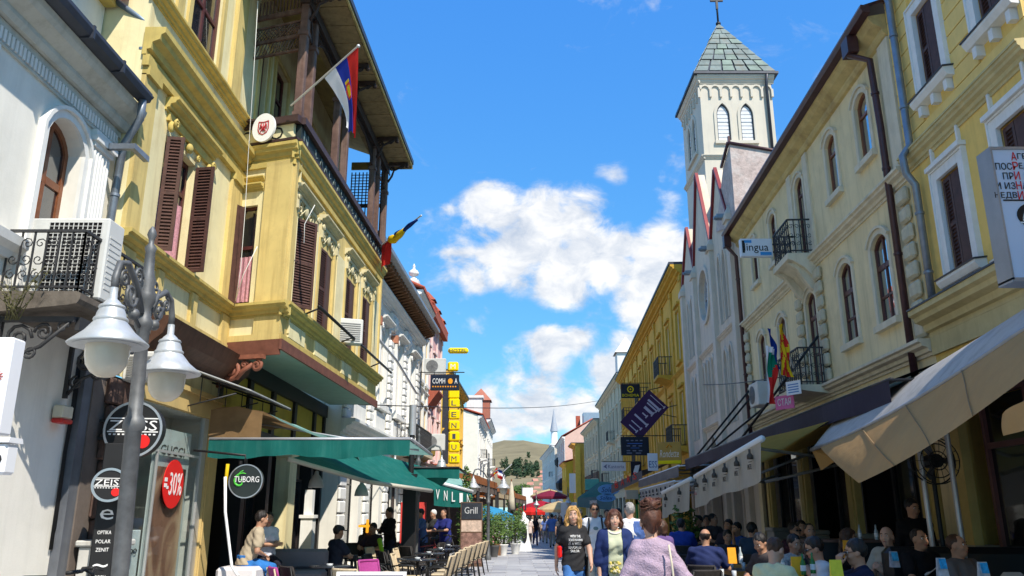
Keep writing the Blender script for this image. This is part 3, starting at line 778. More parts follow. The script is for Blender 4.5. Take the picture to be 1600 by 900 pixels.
    for x0,x1 in ((.1,.55),(.7,2.75),(2.95,3.6),(3.8,6.8),(7.0,7.5),(7.6,8.6)):
        w=x1-x0; dz=.55
        b.box(x0,x1,-.02,.02,12.04,12.1); 
        n=max(3,int(w/.11))
        for i in range(n+1):
            u=i/n; x=x0+w*u; drop=.12+.5*abs(2*u-1)**2.2
            b.box(x-.012,x+.012,-.012,.012,12.1-drop,12.06)
        m=18
        b.tube([(x0+w*i/m,0,12.1-(.12+.5*abs(2*i/m-1)**2.2)) for i in range(m+1)],.022,5)
        for i in range(n):
            x=x0+w*(i+.5)/n; u=(i+.5)/n; dd=.12+.5*abs(2*u-1)**2.2
            scroll(b,(x,12.08-dd*.55),min(.05,w/n*.42),0,.01,0,1,1.3,8)
        for s,xx in ((1,x0),(-1,x1)): scroll(b,(xx+s*.09,11.55),.07,0,.02,0,s,1.5,10)
    YH.part('front_lattice',b,M_LATT)
    # eave: soffit boards, beams, roof
    ms=mat('soffit_timber',(.30,.22,.11),.75,.2,var=.2,scale=5,streak=.5,streak_c=(.12,.08,.05))
    n=30
    for i in range(n):
        b=MB(); x=-1.6+i*.355; b.box(x+.006,x+.349,-.74,.4,12.42+.01*(i%2),12.45+.01*(i%2)); YH.part('soffit_board',b,ms)
    b=MB(); b.prof([(-.76,12.40),(-.80,12.42),(-.80,12.56),(3.0,13.9),(3.0,13.8),(-.5,12.46),(-.76,12.46)][::-1],-1.65,9.08); b.box(9.05,9.1,-.8,1.2,12.36,12.62); YH.part('roof',b,mat('roof_edge_gold',(.33,.25,.09),.7,.3,var=.3))
    b=MB(); b.box(-1.65,9.08,-.83,-.80,12.50,12.64); YH.part('roof_gutter',b,M_ZINCD)
    # carved eave brackets
    b=MB()
    for x in (.02,2.85,3.7,6.9,8.7):
        q=MB(Matrix.Translation((x,-.09,0))@Matrix.Rotation(-PI/2,4,'Z'))
        q.box(0,.62,-.05,.05,12.30,12.40); q.tube([(0,0,11.75),(.12,0,11.95),(.18,0,12.15),(.5,0,12.3)],.035,6); scroll(q,(.12,12.2),.08,0,.025,0,1,1.4,10); scroll(q,(.42,12.24),.06,0,.025,0,1,1.3,10); q.ball((.6,0,12.27),.06,8)
        o=len(b.v); b.v+=q.v; b.f+=[tuple(i+o for i in f) for f in q.f]; b.m+=q.m; b.sm+=q.sm
    YH.part('eave_bracket',b,M_LATT)
    # far end screen of the loggia
    q=MB(Matrix.Translation((8.7,.1,0))@Matrix.Rotation(PI/2,4,'Z'))
    for i in range(9): q.box(i*.12,i*.12+.03,-.015,.015,9.45,12.1)
    for k in range(11): q.box(0,1.0,-.012,.012,11.0+k*.1,11.02+k*.1)
    q.box(0,1.0,-.03,.03,10.9,11.0); YH.part('end_lattice',q,M_LATT)
newkids(E,yh_bay,BM)
SIDE=Plane((-5.72,15.22),(1.32,-.42)); SM=planemat(YH,SIDE.O,SIDE.a); SLEN=1.385
def yh_side():
    L=SLEN; op=(.10,.62,5.55,7.62)
    b=MB(); wall(b,0,L-.01,4.8,9.0,[op],0,.2); b.box(.01,L-.05,.35,.37,5,9); YH.part('bay_side_wall',b,M_YELP)
    b=MB(); b.box(.78,L,-.05,0,5.5,8.5); b.box(.02,.1,-.03,0,5.5,7.9); b.box(.0,.16,-.05,0,4.92,5.26); b.box(.8,L,-.05,0,4.92,5.26); b.box(0,L,-.05,0,4.8,4.92); YH.part('bay_side_pilaster',b,M_YEL)
    b=MB(); cornice(b,-.05,L+.18,5.26,.26,.2); cornice(b,-.05,L+.13,8.52,.34,.17); cornice(b,.03,.74,7.92,.14,.14); cornice(b,.03,.74,8.12,.1,.1); b.box(0,L+.03,-.05,0,8.40,8.518); YH.part('bay_side_cornice',b,M_YELT)
    w=window(E,op,M_REDBR,M_GLASS,.08,.06,0,((6.75,.07),),.05)
    cb=MB(); n=14
    for i in range(n):
        x0=.16+.4*i/n; x1=.16+.4*(i+1)/n; f=lambda x:.06+.012*math.sin(x*60)
        cb.quad((x0,f(x0),5.62),(x1,f(x1),5.62),(x1,f(x1),6.55),(x0,f(x0),6.55))
    cb.build('curtain',MATS['pink_lace_curtain'],w)
    shutter(w,.33,5.55,.42,2.02,M_SHUT,R(102),True,-.05)
    b=MB(); b.box(0,L-.02,-.08,0,8.95,9.28); YH.part('side_frieze',b,M_YELP)
    b=MB(); b.box(-.02,L+.12,-.17,.1,9.28,9.43); b.box(-.02,L+.1,-.13,0,8.90,8.953); YH.part('side_rail',b,MATS['rail_brown'])
    b=MB(); b.box(-.1,L+.04,-.06,-.01,4.50,4.80); YH.part('side_edge_board',b,MATS['redbrown_timber'])
    # loggia end: lattice screen high up, dark door inside
    b=MB(); b.box(0,L-.1,-.03,.03,11.95,12.05); b.box(0,L-.1,-.03,.03,11.35,11.42); b.box(0,L-.1,-.03,.03,11.02,11.06)
    for i in range(15): x=.04+i*.085; b.box(x,x+.02,-.015,.015,12.05,12.4)
    for i in range(15):
        x=.02+i*.085
        b.tube([(x,0,11.42),(min(L-.1,x+.25),0,11.72)],.012,4); b.tube([(min(L-.1,x+.25),.01,11.42),(x,.01,11.72)],.012,4)
        b.tube([(x,0,11.06),(min(L-.1,x+.12),0,11.35)],.010,4)
    b.box(0,L-.1,-.02,.02,11.72,11.76); YH.part('side_lattice',b,M_POST)
    # scrolled timber bracket under the corner
newkids(E,yh_side,SM)
b=MB(planemat(YH,(-5.62,14.98),(1,-.25)))
b.box(0,1.0,-.06,.06,4.42,4.50); b.box(0,.12,-.06,.06,3.9,4.42); scroll(b,(.32,4.2),.19,0,.05,PI/2,-1,1.8,22); scroll(b,(.86,4.3),.11,0,.04,PI/2,-1,1.6,16)
b.tube([(.45,0,4.06),(.6,0,4.22),(.78,0,4.32)],.045,6); scroll(b,(.6,4.32),.07,0,.03,0,1,1.4,12)
b.build('scrolled_bracket',mat('rust_red_timber',(.24,.085,.05),.6,.3,var=.3,scale=6),E)
# lettering on the side frieze
SP=lambda x,y,z:(SM@Vector((x,y,z)))
sr=SIDE.a; srz=math.atan2(sr.y,sr.x)-YH.rz
text('C',.24,.27,M_BLACK,E,SP(.22,-.085,9.11),srz); text('O',.30,.28,M_BLACK,E,SP(.98,-.085,9.11),srz)
br=BAY.a; brz=math.atan2(br.y,br.x)-YH.rz
text('N',.30,.26,MATS['faded_frieze_letter'],E,(BM@Vector((.32,-.105,9.11))),brz)
# cafe ground floor of the yellow house, below the bay
def yh_cafe():
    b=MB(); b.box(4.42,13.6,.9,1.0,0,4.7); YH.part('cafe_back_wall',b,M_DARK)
    b=MB(); 
    wall(b,4.42,13.6,3.35,4.7,[],.05,0); YH.part('cafe_fascia',b,mat('olive_yellow_fascia',(.46,.36,.06),.75,.2,var=.1,streak=.3,streak_c=(.3,.24,.06)))
    b=MB()
    for x in (4.5,6.3,8.0,9.9,12.0,13.2): b.box(x-.12,x+.12,-.02,.3,0,4.7)
    b.box(4.42,13.5,-.06,.05,3.2,3.36); b.box(4.42,13.5,-.06,.04,4.35,4.7)
    YH.part('cafe_post',b,M_BLACK)
    b=MB()
    for x0,x1 in ((6.45,7.1),(7.15,7.85),(10.1,10.9),(11,11.8)): b.ring([(x0,.1),(x1,.1),(x1,2.5),(x0,2.5)],-.07,.2,.28)
    YH.part('cafe_door_frame',b,mat('dark_door_wood',(.03,.022,.02),.5,.4))
    g=MB()
    for x0,x1 in ((6.45,7.1),(7.15,7.85),(10.1,10.9),(11,11.8)): g.box(x0+.07,x1-.07,.23,.24,.17,2.43)
    YH.part('cafe_door_glass',g,M_GLASS)
    b=MB(); b.box(9.4,10.05,-.1,.25,0,3.2); b.box(9.35,10.1,-.14,.25,2.95,3.1); YH.part('cafe_yellow_pier',b,M_YELP)
    b=MB(); b.box(10.4,10.75,-.5,-.2,0,1.5); b.box(10.36,10.79,-.54,-.16,1.5,1.58); b.box(10.45,10.7,-.45,-.25,1.58,2.2); YH.part('white_pedestal',b,M_WHT2)
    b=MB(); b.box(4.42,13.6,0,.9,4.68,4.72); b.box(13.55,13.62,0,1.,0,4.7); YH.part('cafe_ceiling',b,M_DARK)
yh_cafe()
b=MB(planemat(YH,BAY.O,BAY.a)); b.tube([(1.2,-.35,5.75),(9.2,-.35,5.72)],.035,8)
for x in (1.3,4.2,7.6): b.tube([(x,-.35,5.74),(x,-.02,5.6)],.02,6)
b.build('awning_bar',M_BLACK,E)
# white cable hanging down the corner and other cables
b=MB(); b.tube([W(403,2,13.9),W(396,120,14.2),W(388,240,14.6),W(383,330,14.7),W(376,420,14.7),W(368,470,14.8)],.006,5); b.tube([W(368,470,14.8),W(380,430,14.6),W(402,385,14.5)],.008,5)
b.tube([W(492,320,14.6),W(476,350,14.7),W(475,380,14.6)],.008,5)
tag(b.build('hanging_cable',M_WHT2),'white cable hanging down in front of the yellow corner','cable')
# ================================================================ LEFT: signs, lamp, awnings, farther houses
M_LAMPM=mat('lamp_cast_metal',(.13,.135,.14),.55,.4,.4,var=.3,scale=8,streak=.3,streak_c=(.16,.16,.15))
M_SHADEM=mat('galvanised_shade',(.52,.54,.55),.4,.5,.35,var=.12,scale=5,streak=.3,streak_c=(.3,.29,.26))
M_GLOBE=mat('milky_globe',(.62,.56,.44),.25,.5,var=.06,scale=6,stain=.25,stain_c=(.45,.36,.2))
def street_lamp(label,loc,rz,full=True,group=None,H=3.55,arms=((-.62,0),(.62,0))):
    t=thing('street_lamp',label,'street lamp',loc,rz,group)
    b=MB(); n=14 if full else 8
    b.lathe([(.13,0),(.14,.12),(.10,.2),(.08,.5),(.066,.6),(.064,2.06),(.085,2.08),(.088,2.12),(.08,2.16),(.058,2.2),(.052,2.9),(.07,2.93),(.075,2.98),(.055,3.02),(.05,3.1),(.078,3.16),(.082,3.22),(.055,3.28),(.07,3.34),(.045,3.42),(.04,3.60),(.05,3.64),(.022,3.68),(.025,3.72),(.04,3.76),(.03,3.80),(.006,3.84)],(0,0,0),n); b.build('pole',M_LAMPM,t)
    for k,(ax,dz) in enumerate(arms):
        s=1 if ax>0 else -1; a=abs(ax); zl=H+dz-.08
        b=MB(); b.tube([(s*.07,0,3.05),(s*.2,0,3.25),(s*.42*a/.62,0,3.38+dz),(s*.56*a/.62,0,3.34+dz),(s*a,0,3.2+dz),(s*a,0,3.1+dz)],.028,7)
        if full:
            scroll(b,(s*.28,3.14),.11,0,.018,0,s,1.6); scroll(b,(s*.42,3.24),.07,0,.014,PI/2,-s,1.4); scroll(b,(s*.17,3.33),.08,0,.014,0,-s,1.4)
            b.ball((s*.2,0,3.0),.05,8); b.tube([(s*.08,0,2.92),(s*.22,0,3.0),(s*.36,0,3.2)],.018,5)
        b.build('arm',M_LAMPM,t)
        z0=2.66+dz
        b=MB(); b.lathe([(.285,z0),(.290,z0+.010),(.185,z0+.10),(.115,z0+.19),(.105,z0+.25),(.085,z0+.30),(.06,z0+.34),(.03,z0+.37),(.03,z0+.46)],(s*a,0,0),24 if full else 12)
        b.lathe([(.12,z0+.185),(.128,z0+.2),(.12,z0+.215)],(s*a,0,0),20); b.lathe([(.09,z0+.29),(.1,z0+.30),(.09,z0+.315)],(s*a,0,0),20)
        b.lathe([(.25,z0-.004),(.17,z0+.09),(.1,z0+.17)],(s*a,0,0),20)
        sh=b.build('lamp_shade',M_SHADEM,t)
        g=MB(); g.lathe([(.0,z0-.25),(.06,z0-.24),(.11,z0-.205),(.145,z0-.15),(.158,z0-.08),(.16,z0),(.15,z0+.06),(.1,z0+.1)],(s*a,0,0),20 if full else 10); g.build('globe',M_GLOBE,t)
    return t
# near lamp: its arms run roughly along the street
pA=W(165,503,6.0); pB=W(258,545,7.15)
lx,ly=(pA.x+pB.x)/2,(pA.y+pB.y)/2; dv=Vector((pB.x-pA.x,pB.y-pA.y))
LAMP=street_lamp('tall grey lamp post with two white shaded globes in front of the optician shop',(lx+.13,ly,.22),math.atan2(dv.y,dv.x),True,None,arms=((-dv.length/2,0),(dv.length/2,-.03)))
LAMP.matrix_basis=Matrix.Translation(LAMP.location)@Matrix.Rotation(-.032,4,'Y')@Matrix.Rotation(LAMP.rotation_euler.z,4,'Z')
# optician signs
M_RED=mat('bright_red',(.72,.015,.012),.4,.4,var=.03)
M_CHROME=mat('brushed_rim',(.55,.56,.58),.3,.5,.8,var=.05)
def disc_sign(label,loc,r,rz,big):
    t=thing('round_shop_sign',label,'sign',loc,rz)
    b=MB(); b.disc((0,0),r,-.09,.09,40); b.build('sign_drum',M_BLACK,t)
    b=MB(); n=40
    b.ring([(r*math.cos(2*PI*i/n),r*math.sin(2*PI*i/n)) for i in range(n)],-.03,-.10,-.088); b.build('rim',M_CHROME,t)
    text('ZEISS',r*1.62,r*.36,M_WPAINT,t,(0,-.094,r*.14)); 
    b=MB(); b.box(-r*.86,r*.86,-.094,-.091,r*.37,r*.41); b.box(-r*.86,r*.86,-.094,-.091,-r*.10,-r*.06); 
    for i in range(11): b.box(-r*.8+i*r*.15,-r*.8+i*r*.15+r*.08,-.094,-.091,-r*.2,-r*.15)
    b.build('sign_lines',M_WPAINT,t)
    b=MB(); b.disc((r*.38,-r*.42),r*.24,-.098,-.09,24); b.build('red_dot',M_RED,t)
    b=MB()
    if big: b.box(-r-.35,-r+.01,-.02,.02,.1,.14); b.box(-r-.35,-r+.01,-.02,.02,-.14,-.1); b.build('wall_bracket',M_BLACK,t)
    return t
disc_sign('round black optician sign with red dot behind the lamp post',W(211,672,11.0),.38,R(8),True)
t=disc_sign('small round black optician sign with red dot on top of the column',W(172,758,10.45),.21,R(22),False)
t=thing('column_sign','tall black shop column with white icons and words beside the lamp post','sign',(W(170,757,10.6).x,10.66,0),R(22))
b=MB(); b.bbox(-.13,.13,-.05,.05,.0,2.52,.01); b.build('column_board',M_BLACK,t)
for z,s,w in ((1.62,'e',.16),(1.40,'OPTIKA',.16),(1.29,'POLAR',.17),(1.19,'ZENIT',.15),(1.0,'~',.17),(.86,'RODEN',.15),(.74,'DKNY',.15),(.62,'BOSS',.14)): text(s,w,.13 if s=='e' else .045,M_WPAINT,t,(0,-.053,z))
t=thing('discount_sticker','red oval minus thirty percent sticker on the shop window','sticker',YH.wpt(2.72,-.03,2.09),YH.rz)
b=MB(); b.disc((0,0),.40,-.012,-.002,40,.385); b.build('red_disc',M_RED,t)
text('-30%',.60,.36,M_WPAINT,t,(.03,-.016,.0)); 
b=MB(); b.box(-.36,-.26,-.018,-.013,.03,.09); b.box(-.36,-.26,-.018,-.013,-.06,.0); b.build('up_to_mark',M_WPAINT,t)
# display poster: warm portrait-like gradient shapes, plain stand-in
def poster_mat():
    m=bpy.data.materials.new('poster_print'); m.use_nodes=True; nt=m.node_tree; N=nt.nodes; L=nt.links; b=N['Principled BSDF']; b.inputs['Roughness'].default_value=.4
    tc=N.new('ShaderNodeTexCoord'); t=N.new('ShaderNodeTexNoise'); t.inputs['Scale'].default_value=1.6; t.inputs['Detail'].default_value=3; t.inputs['Distortion'].default_value=1.5
    L.new(tc.outputs['Generated'],t.inputs['Vector']); r=N.new('ShaderNodeValToRGB'); e=r.color_ramp.elements
    e[0].position=.30; e[0].color=(.06,.04,.035,1); e[1].position=.72; e[1].color=(.62,.44,.30,1); x=e.new(.45); x.color=(.30,.15,.10,1); x=e.new(.55); x.color=(.48,.30,.20,1)
    L.new(t.outputs[0],r.inputs[0]); L.new(r.outputs[0],b.inputs['Base Color']); return m
t=thing('display_poster','tall poster of warm brown tones behind the shop glass','poster',YH.wpt(2.72,.03,0),YH.rz)
b=MB(); b.box(-.72,.72,0,.02,.3,2.95); b.build('poster_sheet',mat('poster_pale',(.55,.58,.58),.5),t)
b=MB(); b.box(-.62,.62,-.006,-.001,.4,2.35); b.build('poster_picture',poster_mat(),t)
text('GUCCI',.95,.15,mat('poster_ink',(.06,.05,.05),.6),t,(0,-.006,2.62))
t=thing('eyewear_display','white eyewear display stand in the shop window','display stand',YH.wpt(1.55,.06,.34),YH.rz)
b=MB(); b.bbox(-.42,.42,0,.3,0,1.05,.01); b.build('stand_body',mat('display_white',(.66,.70,.70),.4),t)
for z in (.75,.3):
    b=MB()
    for x in (-.2,.12):
        for d in(0,.13): b.tube([(x+d+.05*math.cos(2*PI*i/12),-.02,z+.032*math.sin(2*PI*i/12)) for i in range(13)],.007,4)
        b.tube([(x+.05,-.02,z+.01),(x+.08,-.02,z+.01)],.006,4); b.tube([(x-.05,-.02,z+.01),(x-.04,.1,z)],.005,4); b.tube([(x+.18,-.02,z+.01),(x+.17,.1,z)],.005,4)
    b.build('spectacles',M_BLACK,t)
t=thing('stone_pedestal','pale pedestal with black graffiti at the shop corner','pedestal',YH.wpt(.35,-.22,0),YH.rz)
b=MB(); b.bbox(-.3,.3,-.2,.2,0,1.22,.015); b.bbox(-.34,.34,-.24,.24,1.22,1.3,.02); b.build('pedestal_body',mat('dirty_white_render',(.55,.54,.50),.85,var=.15,stain=.5),t)
b=MB(); 
for i in range(5): scroll(b,(-.12+.08*(i%3),.75+.13*(i//2)),.06,-.203,.012,i,1,1.2,10)
b.build('graffiti',M_BLACK,t)
# bicycle handlebar at the bottom edge: whole bicycle
def bicycle(label,loc,rz,m,s=1.0,group=None):
    t=thing('bicycle',label,'bicycle',loc,rz,group)
    r=.33
    for x in (-.52,.52):
        b=MB(); b.tube([(x+r*math.cos(2*PI*i/24),0,r+r*math.sin(2*PI*i/24)) for i in range(25)],.018,6)
        for k in range(8): a=PI*k/8; b.tube([(x+r*math.cos(a),0,r+r*math.sin(a)),(x-r*math.cos(a),0,r-r*math.sin(a))],.003,3)
        b.cyl((x,-.04,r),(x,.04,r),.03); b.build('wheel',M_BLACK,t)
    b=MB()
    for a,c in (((-.52,r),(-.18,.78)),((-.52,r),(-.08,.3)),((-.08,.3),(-.18,.82)),((-.08,.3),(.36,.72)),((-.17,.74),(.34,.78)),((.33,.92),(.52,r)),((-.18,.78),(-.2,.93))): b.tube([(a[0],0,a[1]),(c[0],0,c[1])],.018,6)
    b.build('frame',m,t)
    b=MB(); b.tube([(.25,-.3,1.02),(.3,-.22,1.04),(.33,0,.98),(.3,.22,1.04),(.25,.3,1.02)],.014,6); b.tube([(.33,0,.9),(.33,0,.99)],.016,6)
    for s_ in(-1,1): b.tube([(.28,s_*.22,1.03),(.16,s_*.33,1.02)],.02,6); b.tube([(.3,s_*.18,1.03),(.38,s_*.24,1.0)],.008,4)
    b.build('handlebar',M_BLACK,t)
    b=MB(); b.bbox(-.33,-.08,-.07,.07,.92,.98,.025); b.build('saddle',M_BLACK,t)
    b=MB(); b.cyl((-.08,-.07,.3),(-.08,.07,.3),.08); b.tube([(-.08,.09,.3),(0,.09,.16)],.012,5); b.build('crank',M_CHROME,t)
    return t
bicycle('black bicycle parked by the white wall with only its handlebar in view',(W(105,893,8.6).x-.1,8.6,-.05+.1),R(15),M_BLACK)
ac_unit('white air conditioner hanging above the optician shop door',YH.wpt(.72,-.32,3.45),0,.62,.42,.26,'slat')
ac_unit('white air conditioner on the bay between the second and third shuttered windows',Vector((-4.02,19.25,5.62)),R(20),.62,.62,.3,'slat')
# wall lamp style glass canopy over the shop corner
t=thing('glass_canopy','small glass canopy on metal brackets between shop and green awnings','canopy',YH.wpt(4.3,0,0),YH.rz)
b=MB(); b.add([(-1.9,-.0,4.02),(1.0,-.0,4.02),(1.0,-1.15,3.62),(-1.5,-1.15,3.62),(-1.9,0,4.04),(1.0,0,4.04),(1.0,-1.15,3.64),(-1.5,-1.15,3.64)],[(0,1,2,3),(7,6,5,4),(0,4,5,1),(1,5,6,2),(2,6,7,3),(3,7,4,0)]); b.build('canopy_sheet',mat('dusty_perspex',(.52,.52,.50),.25,.5,var=.15,stain=.3,trans=.25),t)
b=MB()
for x in (-1.5,-.3,.95):
    b.tube([(x,-.02,3.95),(x,-1.15,3.6)],.018,5); b.tube([(x,-.02,3.35),(x,-.9,3.58)],.014,5); b.tube([(x,-.3,3.44),(x,-.3,3.85)],.01,4); b.tube([(x,-.6,3.5),(x,-.6,3.76)],.01,4)
b.tube([(-1.5,-1.15,3.6),(1,-1.15,3.6)],.018,5); b.build('canopy_frame',M_IRON,t)
# ------------------------------------------------------------ flags
def flag(label,pole0,pole1,cols,w,h,droop,parent_cat='flag',fold=.09,seed=0,emblem=None,f0=.12):
    """cloth hung from a slanted pole; cols = materials in bands across the hoist (top band first).
    u runs along the hoist (on the pole), v along the fly which sags down"""
    t=thing('flag',label,parent_cat,tuple(pole0))
    p0=Vector((0,0,0)); p1=Vector(pole1)-Vector(pole0); d=p1.normalized()
    b=MB(); b.cyl(p0,p1,.016,n=8); b.ball(p1,.03,8); b.build('flag_pole',mat('pole_grey',(.45,.46,.48),.4,.5,.4),t)
    rnd=random.Random(seed); L=p1.length; n=24; m=18
    hd=Vector((d.x,d.y,0)).normalized(); side=Vector((-hd.y,hd.x,0))
    def pt(u,v):
        base=p1-d*(f0*.3+ (1-u)*h)      # u=1 at the tip
        fall=Vector((0,0,-1))*v*w*(.55+.45*v**.3)+hd*(-.30*v*w*(u-.35)*droop)
        gather=(p1-d*(h*.5+f0))-base; gather.z=0
        wv=math.sin(u*9+v*3.0+seed)*fold*v+math.sin(u*17+seed*2)*fold*.35*v
        return base+fall+gather*(.55*v)*droop+side*wv+hd*wv*.5
    b=MB(); b.smooth=True; k=len(cols)
    vs=[pt(i/n,j/m) for i in range(n+1) for j in range(m+1)]
    o=0; b.v=[tuple(p) for p in vs]
    for i in range(n):
        for j in range(m):
            b.f.append((i*(m+1)+j,(i+1)*(m+1)+j,(i+1)*(m+1)+j+1,i*(m+1)+j+1)); b.sm.append(True)
            if callable(emblem): b.m.append(emblem(1-(i+.5)/n,(j+.5)/m))
            else: b.m.append(min(k-1,int((1-(i+.5)/n)*k)))
    b.build('flag_cloth',cols,t)
    return t
FR=mat('flag_red',(.62,.03,.025),.8,.1,var=.04,trans=.25); FB=mat('flag_blue',(.02,.04,.32),.8,.1,var=.04,trans=.25); FW=mat('flag_white',(.80,.80,.82),.8,.1,var=.03,trans=.25)
FY=mat('flag_yellow',(.80,.55,.02),.8,.1,var=.04,trans=.25); FG=mat('flag_green',(.01,.22,.13),.8,.1,var=.04,trans=.25); FEU=mat('flag_deep_blue',(.01,.04,.25),.8,.1,var=.04,trans=.2)
FCR=mat('flag_crest_red',(.55,.05,.02),.7)
def serb(u,v):
    if (abs(u-.52)<.13 and .22<v<.5): return 3 if (int(u*40)+int(v*18))%3 else 2
    return min(2,int(u*3))
# hoist along the pole; red at the tip
pf0=W(455,165,14.5); pf1=W(560,72,13.2)
t=thing('flag','red, blue and white tricolour flag with crest hanging from a slanted pole','flag',tuple(pf0))
b=MB(); q1=pf1-pf0; b.cyl((0,0,0),q1*1.0,.02,n=8); b.ball(q1,.035,8); b.build('flag_pole',mat('pole_white',(.6,.6,.6),.4,.4,.2),t)
b=MB(); b.smooth=True; n=36; m=26; d=q1.normalized()
A0=pf1-pf0; A1=W(507,122,13.85)-pf0; B0=W(559,150,13.3)-pf0; Cc=W(546,172,13.6)-pf0; D0=W(552,215,13.45)-pf0
def spt(i,j):
    u=i/n; v=j/m      # u: 0 tip(red) .. 1 white end ; v: 0 pole .. 1 fly
    top=A0.lerp(A1,u)
    low=(D0+Vector((.05,0,.02))).lerp(D0+Vector((-.17,.1,.26)),u)
    mid=(W(559,128,13.2)-pf0).lerp(Cc,u)
    p=top*(1-v)**2+mid*2*v*(1-v)*1.0+low*v*v
    wv=.045*math.sin(u*10+v*4)*v+.03*math.sin(u*21-v*3)*v
    return p+Vector((.5,-1,0))*wv
b.v=[tuple(spt(i,j)) for i in range(n+1) for j in range(m+1)]
for i in range(n):
    for j in range(m):
        b.f.append((i*(m+1)+j,(i+1)*(m+1)+j,(i+1)*(m+1)+j+1,i*(m+1)+j+1)); b.sm.append(True)
        u=(i+.5)/n; v=(j+.5)/m; k=0 if u<.33 else (1 if u<.66 else 2)
        if ((u-.5)/.13)**2+((v-.42)/.12)**2<1: k=3
        if abs(u-.5)<.05 and abs(v-.42)<.07 or (abs(u-.5)<.07 and .27<v<.31): k=4
        b.m.append(k)
b.build('flag_cloth',[FR,FB,FW,FCR,FY],t)
pr0=BAY.O.to_3d()+BAY.a.to_3d()*7.7; pr0.z=9.45; pr0=W(594,385,22.6); pr1=W(658,337,20.6)
t=thing('flag','blue, yellow and red flag rolled along its slanted pole','flag',tuple(pr0))
b=MB(); q1=pr1-pr0; b.cyl((0,0,0),q1,.02,n=8); b.ball(q1,.03,8); b.build('flag_pole',MATS['pole_white'],t)
def roll(name,a,c,r0,r1,m,dr=0):
    b=MB(); k=10; pts=[]; rs=[]
    for i in range(k+1):
        u=i/k; p=q1*(a+(c-a)*u)+Vector((.02*math.sin(u*7),0,-dr*math.sin(u*PI)-.03)); pts.append(p); rs.append((r0+(r1-r0)*u)*(1+.2*math.sin(u*11)))
    b.tube(pts,rs,9); return b
b=roll('x',.42,.9,.09,.04,None,.02); b.build('blue_band',FEU,t)
b=roll('x',.28,.62,.12,.07,None,.10); b.build('yellow_band',FY,t)
b=MB(); b.smooth=True
a0=q1*.05; a1=q1*.30
vs=[]
for i in range(9):
    for j in range(11):
        u=i/8; v=j/10; p=a0.lerp(a1,u)+Vector((-.04*v+.05*math.sin(u*7+v*2)*v,.08*math.sin(u*9)*v,-.85*v*(1-.15*u)))
        vs.append(p)
b.add(vs,[(i*11+j,(i+1)*11+j,(i+1)*11+j+1,i*11+j+1) for i in range(8) for j in range(10)],True); b.build('red_band',FR,t)
# consulate medallion on the loggia corner
mp=SIDE.O.to_3d()+SIDE.a.to_3d()*.72; 
t=thing('oval_plaque','white oval plaque with a red shield emblem on the loggia rail','plaque',(W(413,200,14.78).x,14.78,W(413,200,14.78).z),SIDE and math.atan2(sr.y,sr.x))
b=MB(); b.disc((0,0),.265,-.03,.02,40,.315); b.build('plaque_board',M_WPAINT,t)
mcr=mat('crest_red',(.42,.02,.03),.5)
b=MB(); sh=[(-.12,.14),(-.13,-.04),(-.09,-.13),(0,-.17),(.09,-.13),(.13,-.04),(.12,.14),(.0,.12)][::-1]
b.ring(sh[::-1],-.018,-.040,-.031)
for s in(-1,1): b.tube([(s*.05,-.036,.09),(s*.065,-.036,.04),(s*.02,-.036,.0),(s*.03,-.036,-.06),(s*.06,-.036,-.1)],[.012,.022,.012,.02,.012],5); b.tube([(s*.02,-.036,.02),(s*.09,-.036,-.04)],.009,4)
b.tube([(-.09,-.036,.0),(.09,-.036,0)],.008,4); b.tube([(0,-.036,.08),(0,-.036,-.1)],.009,4); b.build('shield_emblem',mcr,t)
# ------------------------------------------------------------ green awnings of the left cafe
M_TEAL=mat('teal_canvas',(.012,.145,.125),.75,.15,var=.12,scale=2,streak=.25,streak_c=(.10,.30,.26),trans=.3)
M_TEALL=mat('sunlit_faded_teal',(.27,.50,.45),.8,.15,var=.08,scale=2,streak=.2,streak_c=(.15,.36,.32),trans=.3)  # faded teal, made paler still: sunlight on the tops painted into the colour
M_BRCAN=mat('brown_weathered_canvas',(.26,.16,.075),.8,.15,var=.2,scale=3,bump=.2,bscale=10,trans=.3)
def cloth(mb,pts,nu,nv,fn):
    vs=[fn(i/nu,j/nv) for i in range(nu+1) for j in range(nv+1)]
    mb.add(vs,[(i*(nv+1)+j,(i+1)*(nv+1)+j,(i+1)*(nv+1)+j+1,i*(nv+1)+j+1) for i in range(nu) for j in range(nv)],True)
t=thing('awning','teal cafe awning with brown near corner and long straight end valance','awning',(-5.2,13.9,0))
def prof_z(x): # height above ground by distance from the wall
    ks=[(0,3.36),(.45,3.42),(.95,3.30),(1.6,3.02),(2.1,2.87),(3.45,2.82)]
    for (a,za),(c,zc) in zip(ks,ks[1:]):
        if x<=c: return za+(zc-za)*(x-a)/(c-a)
    return ks[-1][1]
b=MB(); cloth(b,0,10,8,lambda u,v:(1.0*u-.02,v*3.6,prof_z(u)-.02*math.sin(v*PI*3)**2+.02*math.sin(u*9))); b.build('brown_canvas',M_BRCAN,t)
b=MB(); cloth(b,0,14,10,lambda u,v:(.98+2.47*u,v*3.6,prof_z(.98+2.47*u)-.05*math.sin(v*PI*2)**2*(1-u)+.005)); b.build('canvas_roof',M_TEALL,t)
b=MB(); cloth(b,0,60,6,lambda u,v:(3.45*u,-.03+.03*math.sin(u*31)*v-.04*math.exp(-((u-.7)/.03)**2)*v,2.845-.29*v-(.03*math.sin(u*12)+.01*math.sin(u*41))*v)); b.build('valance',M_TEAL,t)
b=MB(); cloth(b,0,14,4,lambda u,v:(.9*u-.02,-.02,prof_z(.9*u)-v*(prof_z(.9*u)-2.82))); b.build('end_panel',M_BRCAN,t)
